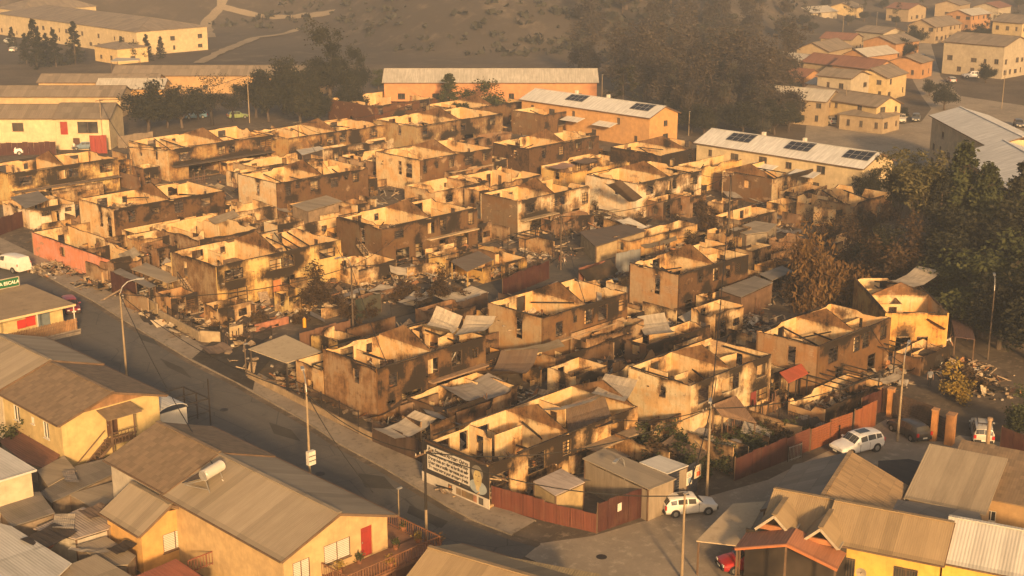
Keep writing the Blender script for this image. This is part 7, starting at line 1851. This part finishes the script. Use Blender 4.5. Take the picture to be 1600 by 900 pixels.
# small things
def gas_bottle(px, c, label):
    p = at(px[0], px[1], .01); r = empty("gas_cylinder", p, 0, label, "gas cylinder")
    m = MB(); m.tube((0, 0, .05), (0, 0, .95), .19, n=14); m.tube((0, 0, .95), (0, 0, 1.1), .19, .07, 14); m.build("bottle", c, r)
    m = MB(); m.tube((0, 0, 1.1), (0, 0, 1.2), .05, n=8); m.build("valve", M_GALV, r)
gas_bottle((476, 512), paint((.62, .30, .03), .1), "orange-yellow gas cylinder beside the lane wall")
m = MB(); q = at(425, 512, 0); m.box((q.x, q.y, .4), (4.2, .18, .8)); tag(m.build("toppled_wall", paint((.40, .17, .10), .4)), "reddish brick wall piece beside the lane's mouth", "wall")
p = at(1026, 528, .6); r = empty("barrel", p, rad(30), "brown burnt barrel lying on the wall below the lane end shell", "barrel")
m = MB(); m.tube((-.6, 0, 0), (.6, 0, 0), .48, n=16, caps=False); m.build("drum", paint((.28, .18, .11), .4), r)
m = MB()
for x in (-.6, 0, .6): m.tube((x - .03, 0, 0), (x + .03, 0, 0), .51, n=16, caps=False)
m.build("hoop", M_WOOD, r)
def flowerpot(loc, col, label):
    r = empty("flower_pot", loc, 0, label, "flower pot"); rr = random.Random(int(loc[0] * 100))
    m = MB(); m.tube((0, 0, 0), (0, 0, .32), .14, .2, 10); m.build("pot", paint((.33, .14, .07), .2), r)
    m = MB()
    for _ in range(90):
        a = Vector((rr.gauss(0, 1), rr.gauss(0, 1), rr.gauss(0, 1))).normalized(); b = a.cross(Vector((rr.gauss(0, 1), rr.gauss(0, 1), 1))).normalized(); q = Vector((rr.gauss(0, .16), rr.gauss(0, .16), .5 + rr.gauss(0, .16)))
        m.poly([q - a * .09, q + b * .05, q + a * .09, q - b * .05])
    m.build("foliage", col, r)
lh = LH.location
for i, (f, d_, col, lab) in enumerate(((.42, -.5, L_YEL, "yellow-flowered pot by the window on the deck"), (.60, -.4, L_GREEN, "leafy pot beside the deck window"), (.72, -2.2, L_YEL, "yellow plant pot at the deck's front railing"), (.92, -.5, L_GREEN, "green pot right of the red door"), (1.10, -.8, L_YEL, "flowering pot at the deck's street corner"), (1.18, -2.1, L_RUST, "rust-coloured plant pot at the outer deck corner"), (1.15, 1.2, L_GREEN, "green planter on the side deck"))):
    flowerpot((lh.x + f * 9.3, lh.y + d_, 2.42), col, lab)
p = at(335, 866, 2.0); m = MB()
rail_ = empty("balcony_rail", (p.x, p.y, 0), 0, "rusty brown railing of the small porch under the long house's eave", "railing"); rail(m, (-2, 0, 1.3), (3.0, 0, 1.3)); m.build("railing", paint((.25, .09, .05), .3), rail_)
p = at(298, 850, 0); m = MB(); lad = empty("ladder", p, rad(10), "grey ladder leaning on the pale porch slab", "ladder")
for x in (0, .42): m.bar((x, 0, 0), (x, .7, 3.0), .05)
for k in range(9): m.bar((0, .07 * k + .05, .3 * k + .2), (.42, .07 * k + .05, .3 * k + .2), .035)
m.build("rungs_and_rails", M_GALV, lad)
p = at(318, 872, 0); bk = empty("bucket", (p.x, p.y, 1.0), 0, "blue bucket on the porch beside the orange house", "bucket"); m = MB(); m.tube((0, 0, 0), (0, 0, .4), .17, .22, 12); m.build("pail", paint((.03, .12, .30), .1), bk)
m = MB(); m.tube((0, 0, .4), (0, 0, .42), .23, n=12, caps=False); m.build("rim", paint((.03, .12, .30), .1), bk)

p = at(1348, 890, 3.0); ds = empty("satellite_dish", p - Xd * .35, rad(RZ), "small round satellite dish on the yellow house's barred-window wall", "satellite dish")
m = MB()
for k in range(14):
    a0, a1 = 2 * math.pi * k / 14, 2 * math.pi * (k + 1) / 14
    m.poly([(-.02, 0, 0), (-.14, .34 * math.cos(a0), .34 * math.sin(a0)), (-.14, .34 * math.cos(a1), .34 * math.sin(a1))])
m.build("dish", M_TRIM, ds)
m = MB(); m.bar((-.02, 0, 0), (-.42, 0, .1), .03); m.bar((0, 0, 0), (.35, 0, -.1), .04); m.build("arm", M_IRON, ds)

# ---------------------------------------------------------------- smoke haze over the whole place
m = MB(); c_ = Vector((900, 900, 71)) / 1.0
X0, X1, Y0, Y1, Z0, Z1 = -3500, 4500, -3500, 4500, -1.5, 58
m.box(((X0 + X1) / 2, (Y0 + Y1) / 2, (Z0 + Z1) / 2), (X1 - X0, Y1 - Y0, Z1 - Z0))
hz = bpy.data.materials.new("smoke_haze"); hz.use_nodes = True; hz.node_tree.nodes.clear()
ho = hz.node_tree.nodes.new("ShaderNodeOutputMaterial"); hv = hz.node_tree.nodes.new("ShaderNodeVolumePrincipled")
hv.inputs['Color'].default_value = (.70, .81, 1.0, 1); hv.inputs['Density'].default_value = HAZE; hv.inputs['Anisotropy'].default_value = .0
hz.node_tree.links.new(hv.outputs[0], ho.inputs['Volume'])
tag(m.build("haze", hz), kind='stuff')
